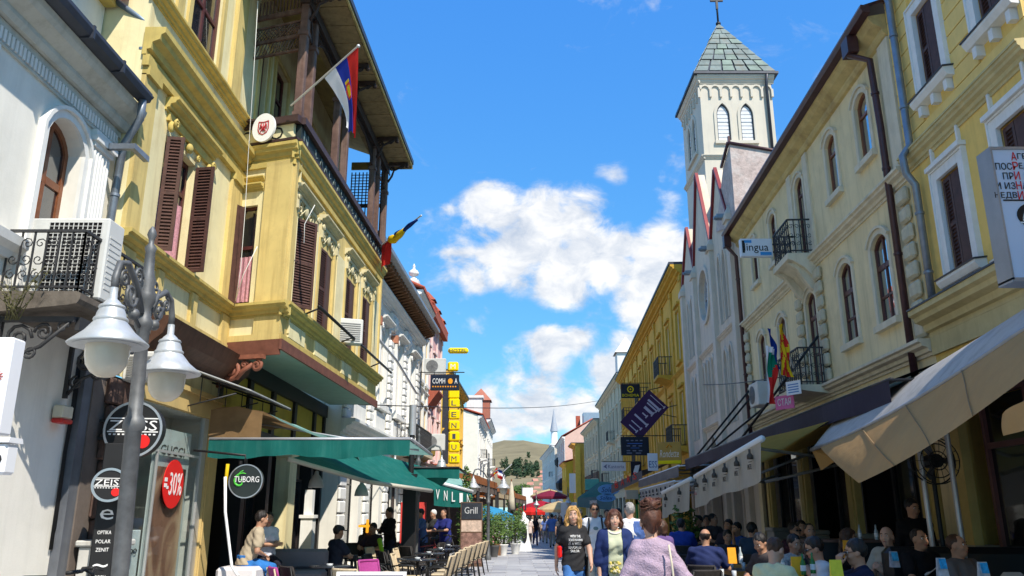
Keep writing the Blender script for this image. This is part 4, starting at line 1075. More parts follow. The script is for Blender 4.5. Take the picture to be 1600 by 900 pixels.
b=MB(); b.tube([(0,-.02,2.86),(3.47,-.02,2.86)],.025,6); b.tube([(3.47,-.02,2.86),(3.47,3.6,2.84)],.025,6); b.tube([(0,1.8,3.35),(3.4,1.8,2.8)],.02,5); b.build('awning_frame',MATS['pole_grey'],t)
t=thing('awning','second teal awning with pale front rail sloping to the street','awning',(0,0,0))
a0=W(450,717,15.2); a1=W(575,753,17.2); a2=W(674,767,19.5)
b=MB(); 
for p,q in ((a0,a1),(a1,a2)): b.tube([p,q],.045,8)
b.build('front_rail',mat('rail_cream',(.50,.48,.40),.5,.3,var=.1),t)
c0=W(500,690,18.5); c1=W(600,712,20); c2=W(705,742,22)
b=MB(); 
def tri(u,v):
    p=(a0.lerp(a1,u*2) if u<.5 else a1.lerp(a2,u*2-1)); q=(c0.lerp(c1,u*2) if u<.5 else c1.lerp(c2,u*2-1)); r=p.lerp(q,v); r.z-=.08*math.sin(v*PI); return r
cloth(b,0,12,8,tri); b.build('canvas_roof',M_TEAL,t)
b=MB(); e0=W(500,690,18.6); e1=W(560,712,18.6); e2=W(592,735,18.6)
b.add([e0,W(545,694,20),W(600,735,19.5),W(565,733,18.6),e1],[(0,1,2,3,4)]); b.build('sunlit_panel',M_TEALL,t)  # paler sheet set in to stand for the sunlit part of the roof
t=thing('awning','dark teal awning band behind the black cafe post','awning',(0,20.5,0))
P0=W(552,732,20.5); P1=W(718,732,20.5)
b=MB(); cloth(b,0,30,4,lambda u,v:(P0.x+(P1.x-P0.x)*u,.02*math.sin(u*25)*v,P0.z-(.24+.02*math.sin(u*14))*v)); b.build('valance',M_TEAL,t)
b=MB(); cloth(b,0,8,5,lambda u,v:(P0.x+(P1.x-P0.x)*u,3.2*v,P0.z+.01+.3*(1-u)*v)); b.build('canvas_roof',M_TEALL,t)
b=MB(); b.tube([(P0.x,0,P0.z+.02),(P1.x,0,P1.z+.02)],.03,6); b.tube([(P1.x,0,P1.z),(P1.x,3.2,P1.z)],.03,6); b.build('awning_frame',M_BLACK,t)
t=thing('awning','green awning with white letters and white top edge by the menu board','awning',(0,0,0))
q0=W(678,752,25.5); q1_=W(738,768,27.0); q2=W(738,792,27.0); q3=W(678,790,25.5)
b=MB(); cloth(b,0,20,6,lambda u,v:(q0.lerp(q1_,u).lerp(q3.lerp(q2,u),v)+Vector((0,.03*math.sin(u*18)*v,-.03*math.sin(u*PI)*v)))); b.build('valance',M_TEAL,t)
b=MB(); b.tube([q0,q1_],.06,6); b.build('white_edge',M_WPAINT,t)
r0=W(640,745,27.5); 
b=MB(); b.add([q0,q1_,q1_+Vector((-.6,3,.55)),q0+Vector((-1.4,3,.7))],[(0,1,2,3)]); b.build('canvas_roof',M_TEALL,t)
dq=(q1_-q0); 
for k,ch in enumerate('VNLIN'): text(ch,.16,.3,M_WPAINT,t,tuple(q0.lerp(q2,.5)*.0+q0.lerp(q1_,.1+.2*k).lerp(q3.lerp(q2,.1+.2*k),.52)+Vector((0,-.07,0))),math.atan2(dq.y,dq.x))
# black cafe post
t=thing('canopy_post','thick black post carrying the teal awnings','post',(W(640,800,20.2).x,20.2,-.05))
b=MB(); b.box(-.16,.16,-.16,.16,0,2.6); b.cyl((0,0,2.6),(0,0,4.25),.07,n=10); b.box(-.2,.2,-.2,.2,0,.15); b.build('post_shaft',M_BLACK,t)
b=MB(); b.cyl((0,0,3.55),(0,0,4.3),.09,n=10); b.build('grey_sleeve',MATS['pole_grey'],t)
# round beer sign
t=thing('round_beer_sign','round dark beer sign with green swirl hanging at the cafe corner','sign',W(385,752,13.6),R(6))
b=MB(); b.disc((0,0),.275,-.06,.06,40); b.build('sign_drum',mat('sign_dark_green_black',(.02,.026,.024),.3,.5),t)
n=40; b=MB(); b.ring([(.275*math.cos(2*PI*i/n),.275*math.sin(2*PI*i/n)) for i in range(n)],-.018,-.068,-.058); b.build('rim',M_CHROME,t)
text('TUBORG',.40,.095,M_WPAINT,t,(.02,-.086,.03))
b=MB(); b.tube([(p[0],-.064,p[1]) for p in spiral((-.08,-.01),.15,.8,PI/3,1,16)],[.008+.012*math.sin(PI*i/16) for i in range(17)],5); b.tube([(p[0],-.064,p[1]) for p in spiral((-.05,.05),.12,.5,PI/2,1,10)],.008,5); b.build('green_swirl',mat('sign_green',(.08,.5,.05),.4,emit=None),t)
b=MB(); b.tube([(-.05,0,.27),(-.05,0,.42),(-.9,0,.5)],.02,6); b.cyl((-.12,0,.27),(-.12,0,.33),.03); b.build('hanger',M_BLACK,t)
# pendant lamps under the awnings
for px,py,Y,l in ((494,752,17.5,'left white bell pendant lamp inside the dark cafe'),(565,766,19.0,'right white bell pendant lamp inside the dark cafe')):
    t=thing('pendant_lamp',l,'lamp',W(px,py,Y),0,'pendant lamps in the left cafe')
    b=MB(); b.lathe([(.16,-.13),(.165,-.11),(.14,.0),(.09,.10),(.05,.14),(.04,.2),(.02,.22)],(0,0,0),18); b.build('lamp_shade',mat('lamp_enamel',(.62,.62,.60),.4,.4),t)
    b=MB(); b.cyl((0,0,.22),(0,0,.75),.006,n=5); b.build('cord',M_BLACK,t)
t=thing('guide_pipe','white pipe leaning beside the cafe entrance','pipe',(0,0,0))
b=MB(); b.tube([W(352,745,13.2),W(352,800,13.2),W(362,885,13.2),W(372,900,13.1)],.025,6); b.build('pipe_run',M_WPAINT,t)
b=MB(); b.tube([W(356,725,13.25),W(352,760,13.25)],.03,6); b.build('yellow_hose',FY,t)
# ------------------------------------------------------------ houses further along on the left
def XL(Y): return -5.56+.04*(Y-12)
# white ornate house
def white_ornate():
    F=Fac('ornate_white_house','ornate white house with rusticated pilasters and brown bracketed eave','house',(XL(23.9),23.9),(.04,1),'L'); L=14.2
    ws=[(1.3+3.3*i,2.4+3.3*i) for i in range(4)]
    up=[(a,c,5.5,8.0,'seg',.35) for a,c in ws]; gr=[(a-.4,c+.4,0,3.2) for a,c in ws]
    b=MB(); wall(b,0,L,0,10.2,up+gr,0,.3); b.quad((0,4,0),(0,0,0),(0,0,10.2),(0,4,10.2)); b.quad((L,0,0),(L,4,0),(L,4,10.2),(L,0,10.2)); b.box(0,L,.5,.55,0,10); F.part('wall',b,M_WHT)
    for o in up: window(F.e,o,M_BROWNF,M_GLASS,.1,.07,1,(7.1,))
    for o in gr: window(F.e,o,M_BLACK,M_GLASSD,.25,.06,1,(2.5,))
    for i in range(5):
        xc=.35+3.3*i
        if xc>L-.3: xc=L-.35
        for k in range(14):
            b=MB(); z=4.4+.29*k
            if z>8.0: break
            b.bbox(xc-.34,xc+.34,-.13,0,z,z+.25,.035); F.part('rustic_block',b,M_WHT2)
        for k in range(10):
            b=MB(); z=.1+.38*k
            if z>3.7: break
            b.bbox(xc-.36,xc+.36,-.10,0,z,z+.34,.03); F.part('rustic_block',b,M_WHT2)
    b=MB()
    for a,c in ws:
        cornice(b,a-.3,c+.3,8.35,.22,.4); b.prof([(-.02,8.57),(-.3,8.6),(-.02,9.0)][::-1],a-.1,c+.1)
        for x in (a-.22,c+.04): b.box(x,x+.18,-.16,0,5.4,8.35); scroll(b,(x+.09,8.2),.13,-.2,.04)
        b.box(a-.3,c+.3,-.25,0,5.2,5.4); ornament(b,(a+c)/2,8.2,.9,-.05)
        b.box(a-.3,c+.3,-.12,0,4.5,5.1)
    for i in range(5):
        xc=.35+3.3*i; b.box(xc-.36,xc+.36,-.16,0,8.5,9.2); b.ball((xc,-.2,8.8),(.22,.12,.3),8)
    cornice(b,0,L,9.25,.35,.4); cornice(b,0,L,3.95,.4,.42)
    F.part('trim',b,M_WHT2)
    b=MB(); 
    for i in range(34): x=.15+i*.415; b.box(x,x+.16,-.78,0,9.85,10.05); b.tube([(x+.08,-.7,9.85),(x+.08,-.3,9.75),(x+.08,-.03,9.6)],.05,5)
    F.part('eave_bracket',b,mat('brown_bracket',(.22,.10,.045),.7,.2,var=.2))
    b=MB(); b.prof([(-.80,10.05),(-.95,10.08),(-.95,10.2),(4,11.6),(4,10.05)][::-1],-.1,L+.1); F.part('roof',b,mat('grey_eave',(.28,.28,.28),.6,.3,var=.2))
    b=MB(); b.box(-.1,L+.1,-.99,-.95,10.08,10.22); F.part('gutter',b,M_ZINC)
    # balcony
    b=MB(); b.prof([(0,3.75),(-.7,3.9),(-1.0,3.92),(-1.0,4.08),(0,4.08)][::-1],8.2,12.8); F.part('balcony_slab',b,mat('cream_slab',(.55,.48,.34),.8,.2,var=.2))
    b=MB(); railing(b,8.3,12.7,4.08,5.05,-.93,.16,.012)
    q=MB(Matrix.Translation((8.3,-.93,0))@Matrix.Rotation(PI/2,4,'Z')); railing(q,0,.9,4.08,5.05,0,.15,.012); o=len(b.v); b.v+=q.v; b.f+=[tuple(i+o for i in f) for f in q.f]; b.m+=q.m; b.sm+=q.sm
    F.part('balcony_railing',b,M_IRON)
    downpipe(F.e,[(L-.1,-.5,10),(L-.1,-.12,9.4),(L-.1,-.12,.2)],.07,MATS['pole_grey'])
    b=MB()
    for xc in (3.9,7.2): b.box(xc-.12,xc+.12,-.28,-.02,8.1,8.4); 
    F.part('terracotta_ornament',b,mat('terracotta',(.42,.17,.10),.8,var=.2))
    return F
OW=white_ornate()
b=MB(); b.tube([OW.wpt(-.2,-.6,7.2),OW.wpt(4.5,-.75,6.9),OW.wpt(9,-.75,6.4)],.05,6); tag(b.build('banner_rail',MATS['pole_grey']),'long pale rail fixed across the front of the ornate white house','rail')
M_REDT=mat('red_roof_tiles',(.42,.10,.06),.8,.2,var=.3,scale=6,bump=.4,bscale=14)
def tile_roof(mb,x0,x1,y0,z0,y1,z1,n=None):
    "ribbed tile slope from eave (y0,z0) to ridge (y1,z1)"
    n=n or max(4,int((x1-x0)/.3)); d=(x1-x0)/n
    rows=6
    for r in range(rows):
        a=r/rows; c=(r+1)/rows
        ya,yb=y0+(y1-y0)*a,y0+(y1-y0)*c; za,zb=z0+(z1-z0)*a,z0+(z1-z0)*c
        mb.add([(x0,ya,za+.05),(x1,ya,za+.05),(x1,yb,zb+.0),(x0,yb,zb+.0),(x0,ya,za-.05),(x1,ya,za-.05)],[(0,1,2,3),(4,5,1,0)],False)
    for i in range(n): x=x0+d*(i+.5); mb.tube([(x,y0,z0+.05),(x,y1,z1+.05)],d*.3,5)
def plain_house(name,label,Y0,L,H,m,trim,floors,nwin,X0=None,slope=.04,side='L',wfr=M_BROWNF,ground=True,roof=None,pil=True,ridge=2.2,depth=6,gz=0,eave=.5,arch=.0,wide=.95,gwin=True,shut=False,balc=()):
    O=((X0 if X0 is not None else XL(Y0)),Y0 if side=='L' else Y0+L)
    F=Fac(name,label,'house',O,(slope,1),side)
    x0,x1=0,L
    F.e.location.z=gz
    ops=[]; gr=[]
    dw=L/nwin
    for k in range(nwin):
        xc=x0+dw*(k+.5)
        for (za,zb) in floors: ops.append((xc-wide/2,xc+wide/2,za,zb,'seg',arch) if arch else (xc-wide/2,xc+wide/2,za,zb,'rect',0))
        if gwin: gr.append((xc-min(1.2,dw*.38),xc+min(1.2,dw*.38),0,2.9,'rect',0))
    b=MB(); wall(b,x0,x1,0,H,ops+gr,0,.25); b.quad((x0,0,-2.5),(x1,0,-2.5),(x1,0,0),(x0,0,0))
    b.quad((x0,depth,0),(x0,0,0),(x0,0,H),(x0,depth,H)); b.quad((x1,0,0),(x1,depth,0),(x1,depth,H),(x1,0,H)); b.quad((x1,depth,0),(x0,depth,0),(x0,depth,H),(x1,depth,H)); b.box(x0+.05,x1-.05,.5,.55,0,H-.1)
    F.part('wall',b,m)
    for i,o in enumerate(ops): window(F.e,o,wfr,M_GLASS,.06,.07,1,(o[2]+(o[3]-o[2])*.65,))
    for o in gr: window(F.e,o,M_BLACK,M_GLASSD,.2,.06,1,(2.3,))
    b=MB()
    for o in ops: 
        ol=outline(o); b.ring(ol[1:]+[ol[0]],.12,-.05,0,closed=False); b.box(o[0]-.18,o[1]+.18,-.14,0,o[2]-.14,o[2]-.002); 
        if not arch: b.box(o[0]-.2,o[1]+.2,-.14,0,o[3]+.2,o[3]+.32)
    cornice(b,x0-.05,x1+.05,H-.45,.45,eave); cornice(b,x0,x1,3.4,.3,.2)
    for za,zb in floors[1:]: cornice(b,x0,x1,za-.62,.2,.14)
    if pil:
        for k in range(nwin+1):
            xc=x0+dw*k; xc=min(max(xc,x0+.2),x1-.2); b.box(xc-.18,xc+.18,-.08,0,3.75,H-.5); b.box(xc-.24,xc+.24,-.12,0,H-.75,H-.5)
    F.part('trim',b,trim)
    b=MB()
    if roof=='tile':
        tile_roof(b,x0-.2,x1+.2,-eave-.05,H+.02,depth*.5,H+ridge); F.part('roof',b,M_REDT)
        b=MB(); b.add([(x0,0,H),(x0,depth,H),(x0,depth*.5,H+ridge-.05)],[(2,1,0)]); b.add([(x1,0,H),(x1,depth,H),(x1,depth*.5,H+ridge-.05)],[(0,1,2)]); F.part('gable_wall',b,m)
    else:
        b.box(x0-.05,x1+.05,-eave-.06,depth,H+.002,H+.12); F.part('roof',b,M_ZINCD)
    if balc:
        for k,zb in balc:
            xc=x0+dw*(k+.5)
            q=MB(); q.prof([(0,zb-.35),(-.6,zb-.16),(-.75,zb-.15),(-.75,zb-.03),(0,zb-.03)][::-1],xc-.95,xc+.95); F.part('balcony_slab',q,trim)
            q=MB(); railing(q,xc-.9,xc+.9,zb-.02,zb+.9,-.7,.16,.014)
            for xs in (xc-.9,xc+.9):
                for j in range(4): q.box(xs-.014,xs+.014,-.7+.18*j,-.672+.18*j,zb-.02,zb+.9)
                q.box(xs-.02,xs+.02,-.7,0,zb+.86,zb+.9)
            F.part('balcony_railing',q,M_IRON)
    return F
M_CRM=mat('cream_plaster',(.72,.62,.40),.85,.15,var=.08,scale=1.5,streak=.2,streak_c=(.5,.42,.28)); M_PNK=mat('pink_plaster',(.72,.40,.38),.85,.15,var=.07,scale=1.5,streak=.15,streak_c=(.5,.27,.25))
M_OCH=mat('ochre_plaster',(.74,.46,.09),.85,.15,var=.1,scale=1.5,streak=.25,streak_c=(.42,.25,.06))
H3=plain_house('cream_house','narrow cream house with dark red roof and white roof finial',38.2,5.2,12.3,M_CRM,M_WHT2,[(4.6,6.8),(8.2,10.6)],3,roof='tile',ridge=1.6,X0=-4.75,slope=.02,eave=.35)
b=MB(); b.lathe([(r_*.6,z_*.6) for r_,z_ in ((.35,0),(.3,.2),(.16,.3),(.16,.45),(.38,.55),(.45,.75),(.3,.95),(.12,1.05),(.10,1.25),(.14,1.32),(.05,1.5),(.0,1.6))],(.9,.3,13.0),14); b.box(.6,1.2,.0,.6,12.3,13.0); b.build('roof_finial',M_WHT2,H3.e)
b=MB(); b.prof([(0,4.1),(-.6,4.5),(-.7,5.3),(-.7,5.4),(0,5.4)][::-1],.3,4.6); b.build('bay_box',mat('ochre_box',(.42,.27,.05),.7,var=.15),H3.e)
H4=plain_house('pink_house','pink house with brick red stepped roof behind the hotel sign',43.5,8.0,12.9,M_PNK,mat('pink_white_trim',(.74,.58,.54),.8,.2,var=.12),[(4.6,6.8),(8.4,10.6)],3,roof='tile',ridge=2.2,eave=.35,X0=-4.8,slope=.02)
b=MB()
for k in range(3): x=1.2+2.7*k; b.box(x-.4,x+.4,-.3,.8,12.9,13.4); b.add([(x-.5,-.4,13.4),(x+.5,-.4,13.4),(x+.5,.9,13.4),(x-.5,.9,13.4),(x,.1,14.0)],[(0,1,4),(1,2,4),(2,3,4),(3,0,4)])
b.box(0,8,-.40,-.1,12.45,12.9); b.build('roof_turret',mat('brick_red_trim',(.36,.10,.06),.8,.2,var=.2),H4.e)
b=MB()
for x,z in ((1.2,8.2),(4.6,4.3)): b.prof([(0,z-.9),(-.5,z-.2),(-.65,z),(-.65,z+.1),(0,z+.1)][::-1],x,x+2.4)
b.build('red_balcony',MATS['brick_red_trim'],H4.e)
H5=plain_house('yellow_hotel','yellow hotel building carrying the tall lettered sign',52.0,14,10.6,mat('hotel_yellow',(.74,.52,.10),.85,var=.08),M_OCH,[(4.2,6.2),(7.3,9.4)],5,X0=-4.5,slope=.03)
H6=plain_house('white_corner_house','white house with low red tiled roof beyond the hotel',80.5,14,11.0,mat('bright_cream_plaster',(.78,.74,.62),.85,var=.06,streak=.15,streak_c=(.6,.55,.45)),M_WHT2,[(4.2,6.2),(7.3,9.4)],5,X0=-3.4,slope=.015,roof='tile',ridge=1.6,depth=9,balc=((1,7.0),(3,7.0)))
b=MB(); b.box(3.2,4.6,-.2,1.4,11,13.2); b.box(3.05,4.75,-.35,1.55,13.2,13.45); b.build('roof_dormer',M_WHT2,H6.e)
H7=plain_house('white_narrow_house','narrow white house with small roof turret far down the street',95,16,12.2,M_WHT,M_WHT2,[(4.2,6.2),(7.6,9.8)],5,X0=-3.0,slope=.015,depth=8,balc=((2,7.2),))
b=MB(); b.box(1,3.2,-.3,2,12.2,14.6); b.add([(.8,-.5,14.6),(3.4,-.5,14.6),(3.4,2.2,14.6),(.8,2.2,14.6),(2.1,.8,16.2)],[(0,1,4),(1,2,4),(2,3,4),(3,0,4)]); b.build('roof_turret',mat('turret_red',(.40,.14,.09),.8),H7.e)
H8=plain_house('low_grey_house','low grey roofed house at the far end on the left',112,24,7.0,M_WHT,M_WHT2,[(4.0,5.8)],7,X0=-3.4,slope=.0,roof='tile',ridge=2.2,depth=8)
ac_unit('white air conditioner fixed high beside the cream house',W(680,585,37.5)+Vector((0,0,0)),0,1.0,.74,.35,'fan')
ac_unit('white air conditioner fixed low beside the cream house',W(678,704,37)+Vector((0,0,0)),0,1.0,.74,.35,'fan')
# bar sign COMHA
t=thing('projecting_sign','dark blue bar sign with white capitals and orange symbol','sign',W(695,598,36.5))
b=MB(); b.bbox(-.66,.66,-.08,.08,-.36,.36,.02); b.build('sign_board',mat('sign_navy',(.012,.018,.035),.4),t)
text('COMH',.58,.24,M_WPAINT,t,(-.27,-.085,.07)); text('A',.13,.24,M_WPAINT,t,(.52,-.085,.07))
mo=mat('sign_orange',(.8,.32,.02),.4)
b=MB(); b.disc((.26,.06),.11,-.09,-.08,16,.13); b.box(.2,.32,-.1,-.09,-.06,.0); b.build('orange_symbol',mo,t)
b=MB()
for i in range(10): b.box(-.56+i*.115,-.5+i*.115,-.088,-.081,-.22,-.16)
b.build('subtitle',mo,t)
b=MB(); b.box(-1.2,.9,-.02,.02,.46,.5); b.box(-.5,-.47,-.02,.02,.36,.47); b.box(.47,.5,-.02,.02,.36,.47); b.build('sign_arm',M_BLACK,t)
# tall hotel sign
M_HY=mat('hotel_sign_yellow',(.85,.66,.0),.4,.3,var=.03)
M_HI=mat('hotel_sign_ink',(.05,.06,.09),.5)
t=thing('hotel_sign','tall yellow hotel sign of stacked letter panels with HOTEL plate on top','sign',W(710,720,52.0))
def hp(px,py): return W(px,py,52.0)-W(710,720,52.0)
b=MB(); c=hp(716,548); b.bbox(c.x-.68,c.x+.68,-.15,.15,c.z-.19,c.z+.19,.12); b.build('top_plate',M_HY,t); text('HOTEL',1.15,.2,M_HI,t,(c.x,-.16,c.z))
ys=[572,600,628,654,682,710]; chs='MI LENIUM'
for px,py,ch in ((708,573,'M'),(708.5,600,'I'),(709,616,''),(709.5,630,'L'),(709.5,648,'E'),(709.5,665,'N'),(709.5,682,'I'),(709.5,699,'U'),(709.5,717,'M')):
    c=hp(px,py); h=.31; b=MB(); b.bbox(c.x-.36,c.x+.36,-.14,.14,c.z-h,c.z+h,.09); b.build('letter_panel',M_HY,t)
    if ch: text(ch,.2 if ch=='I' else .32,.32,M_HI if py>610 else M_WPAINT,t,(c.x,-.15,c.z))
b=MB(); c=hp(697,640); b.box(c.x-.25,c.x+.2,.0,.06,hp(700,725).z,hp(700,590).z); b.build('sign_mast',M_ZINCD,t)
# ================================================================ RIGHT SIDE
def XR(Y): return 6.5+.05*(Y-10)
M_CREAM=mat('cream_render',(.80,.65,.38),.85,.15,var=.08,scale=1.2,bump=.12,bscale=50,streak=.35,streak_c=(.36,.31,.18),stain=.25,stain_c=(.40,.35,.22))
M_CREAMT=mat('cream_trim',(.70,.62,.46),.8,.2,var=.1,scale=3,streak=.35,streak_c=(.36,.30,.18))
M_BPIPE=mat('brown_gutter',(.075,.03,.03),.4,.5,.2,var=.25,scale=5)
M_BROWNW=mat('dark_brown_frame',(.10,.032,.022),.45,.4,var=.2)
M_GLSKY=glassmat('sky_glass',(.01,.012,.016),.02,.6)
def cream_house():
    F=Fac('cream_corner_house','long cream house with arched windows, rough quoins and brown gutter','house',(XR(24.0),24.0),(.05,1),'R'); L=11.75
    fx=lambda Y:(24.0-Y)*1.00125
    cols=[13.75,15.5,17.75,20.15,22.2]
    top=[];low=[]
    for k,Y in enumerate(cols):
        x=fx(Y)
        top.append((x-.31,x+.31,8.05 if k!=2 else 7.35,9.38,'seg',.16))
        low.append((x-.37,x+.37,4.9 if k!=2 else 4.3,6.52,'seg',.18))
    grd=[(.35,3.95,0,3.6),(4.35,7.25,0,3.6),(7.75,11.3,0,3.6)]
    b=MB(); wall(b,0,L,0,10.15,top+low+grd,0,.08); b.quad((L,0,0),(L,5,0),(L,5,10.1),(L,0,10.1)); b.quad((0,5,0),(0,0,0),(0,0,10.1),(0,5,10.1)); F.part('wall',b,M_CREAM)
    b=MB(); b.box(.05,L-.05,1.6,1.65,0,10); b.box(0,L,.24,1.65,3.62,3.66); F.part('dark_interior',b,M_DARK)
    for k,o in enumerate(top):
        window(F.e,o,M_BROWNF if k<2 else M_BROWNW,M_GLSKY,.05,.05,0 if k<2 else 1,((8.98,.05),),.04)
    for k,o in enumerate(low):
        window(F.e,o,M_BROWNW,M_GLSKY,.05,.05,1,((5.95,.09),5.4) if k!=2 else ((5.95,.09),5.1),.04)
    b=MB()
    for o in top+low:
        ol=outline(o); p=ol[1:]+[ol[0]]; b.ring(p,.10,-.035,0,closed=False); b.ring(offset(p,.102,False)[1:-1],.05,-.07,0,closed=False)
        b.box(o[0]-.13,o[1]+.13,-.10,0,o[2]-.12,o[2]-.002)
    F.part('window_surround',b,M_CREAMT)
    b=MB(); b.prof([(0,9.72),(-.06,9.74),(-.10,9.80),(-.10,9.86),(-.24,9.95),(-.30,10.02),(-.33,10.10),(0,10.15)][::-1],0,L); F.part('eave_cornice',b,mat('stained_yellow_cornice',(.60,.46,.20),.8,.2,var=.15,stain=.4,stain_c=(.22,.12,.06)))
    b=MB(); cornice(b,0,L,6.98,.24,.2); cornice(b,0,L,4.02,.26,.24); F.part('string_course',b,M_CREAMT)
    b=MB()
    for x0,x1 in ((11.32,11.74),(5.45,5.75),(6.75,7.05)): b.box(x0,x1,-.05,0,7.25,9.7)
    F.part('pilaster',b,M_CREAMT)
    rnd=random.Random(3)
    mq=mat('rough_quoin',(.56,.51,.37),.9,.1,var=.15,scale=6,bump=.6,bscale=18,streak=.3,streak_c=(.3,.26,.18))
    for x0 in (11.36,5.35,6.85,.12,):
        for k in range(8):
            b=MB(); z=4.34+.325*k; d=rnd.uniform(0,.03)
            vs=[]; w=.36
            b.bbox(x0,x0+w,-.10-d,0,z,z+.28,.045); F.part('quoin_block',b,mq)
    b=MB(); b.prof([(-.33,10.08),(-.46,10.1),(-.50,10.18),(-.48,10.24),(-.33,10.22)][::-1],-.1,L+.15); b.prof([(-.48,10.245),(2.4,11.2),(2.4,11.1),(-.33,10.222)][::-1],-.1,L+.1); F.part('roof_gutter',b,M_BPIPE)
    downpipe(F.e,[(11.05,-.42,10.1),(11.05,-.42,9.75),(11.2,-.14,9.55),(11.2,-.11,8.2),(11.2,-.11,3.5)],.062,M_BPIPE)
    downpipe(F.e,[(.12,-.42,10.1),(.12,-.38,9.7),(.12,-.14,9.4),(.12,-.12,3.4)],.06,M_BPIPE)
    b=MB(); b.box(10.9,11.2,-.5,-.3,9.75,10.08); b.box(0,.25,-.5,-.28,9.7,10.08); F.part('gutter_box',b,M_BPIPE)
    # balcony at the middle column
    xc=fx(17.75)
    b=MB(); b.prof([(0,6.62),(-.25,6.95),(-.5,7.12),(-.62,7.16),(-.62,7.30),(0,7.30)][::-1],xc-.62,xc+.62)
    for x in (xc-.5,xc+.35): b.prof([(0,6.4),(-.12,6.5),(-.4,6.95),(-.6,7.1),(0,7.1)][::-1],x,x+.15)
    F.part('balcony_slab',b,M_CREAMT)
    b=MB(); railing(b,xc-.6,xc+.6,7.3,8.12,-.55,.13,.01)
    for xs in (xc-.6,xc+.6):
        q=MB(Matrix.Translation((xs,-.55,0))@Matrix.Rotation(PI/2,4,'Z')); railing(q,0,.53,7.3,8.12,0,.13,.01); o=len(b.v); b.v+=q.v; b.f+=[tuple(i+o for i in f) for f in q.f]; b.m+=q.m; b.sm+=q.sm
    F.part('balcony_railing',b,M_IRON)
    b=MB(); b.prof([(0,4.08),(-.62,4.16),(-.7,4.18),(-.7,4.28),(0,4.28)][::-1],xc-.8,xc+.8); F.part('lower_balcony_slab',b,M_CREAMT)
    b=MB(); railing(b,xc-.78,xc+.78,4.28,5.1,-.65,.14,.01)
    for xs in (xc-.78,xc+.78):
        q=MB(Matrix.Translation((xs,-.65,0))@Matrix.Rotation(PI/2,4,'Z')); railing(q,0,.63,4.28,5.1,0,.13,.01); o=len(b.v); b.v+=q.v; b.f+=[tuple(i+o for i in f) for f in q.f]; b.m+=q.m; b.sm+=q.sm
    F.part('balcony_railing',b,M_IRON)
    # ground floor piers with bases
    mp=mat('pier_ochre',(.52,.38,.13),.8,.2,var=.12,streak=.3,streak_c=(.3,.22,.1)); mb_=mat('pier_base_grey',(.36,.33,.27),.85,.2,var=.12)
    for Y in (19.4,16.3,22.5,13.0):
        x=fx(Y); b=MB(); b.box(x-.22,x+.22,-.1,.03,1.25,3.5); b.box(x-.1,x+.12,-.13,-.1,1.3,3.4); F.part('ground_pier',b,mp)
        b=MB(); b.bbox(x-.36,x+.36,-.15,.3,0,1.15,.02); b.bbox(x-.4,x+.4,-.19,.3,1.15,1.25,.02); b.box(x-.2,x+.2,-.165,-.15,.3,1.0); F.part('pier_base',b,mb_)
    for x0,x1 in ((8.5,9.5),(9.6,10.6),(5.4,6.2),(6.25,7.0),(.7,1.7),(1.8,2.8)):
        b=MB(); b.ring([(x0,0),(x1,0),(x1,3.3),(x0,3.3)],-.09,.4,.48); F.part('door_frame',b,M_BLACK)
        b=MB(); b.box(x0+.08,x1-.08,.44,.45,.05,3.2); F.part('door_glass',b,M_GLASSD)
    b=MB(); 
    for i,(x,z) in enumerate(((7.55,2.2),(7.55,1.75),(9.0,2.9))): b.box(x-.12,x+.12,-.012,-.002,z-.18,z+.18) if i<2 else b.box(x-.1,x+.1,.38,.39,z-.1,z+.1)
    F.part('paper_notice',b,mat('paper_notice',(.55,.55,.53),.7,var=.2,scale=20))
    return F
CH_=cream_house()
M_Y2=mat('golden_plaster',(.85,.58,.17),.85,.15,var=.08,scale=1.4,bump=.1,bscale=50,streak=.3,streak_c=(.44,.29,.08),stain=.2,stain_c=(.40,.26,.09))
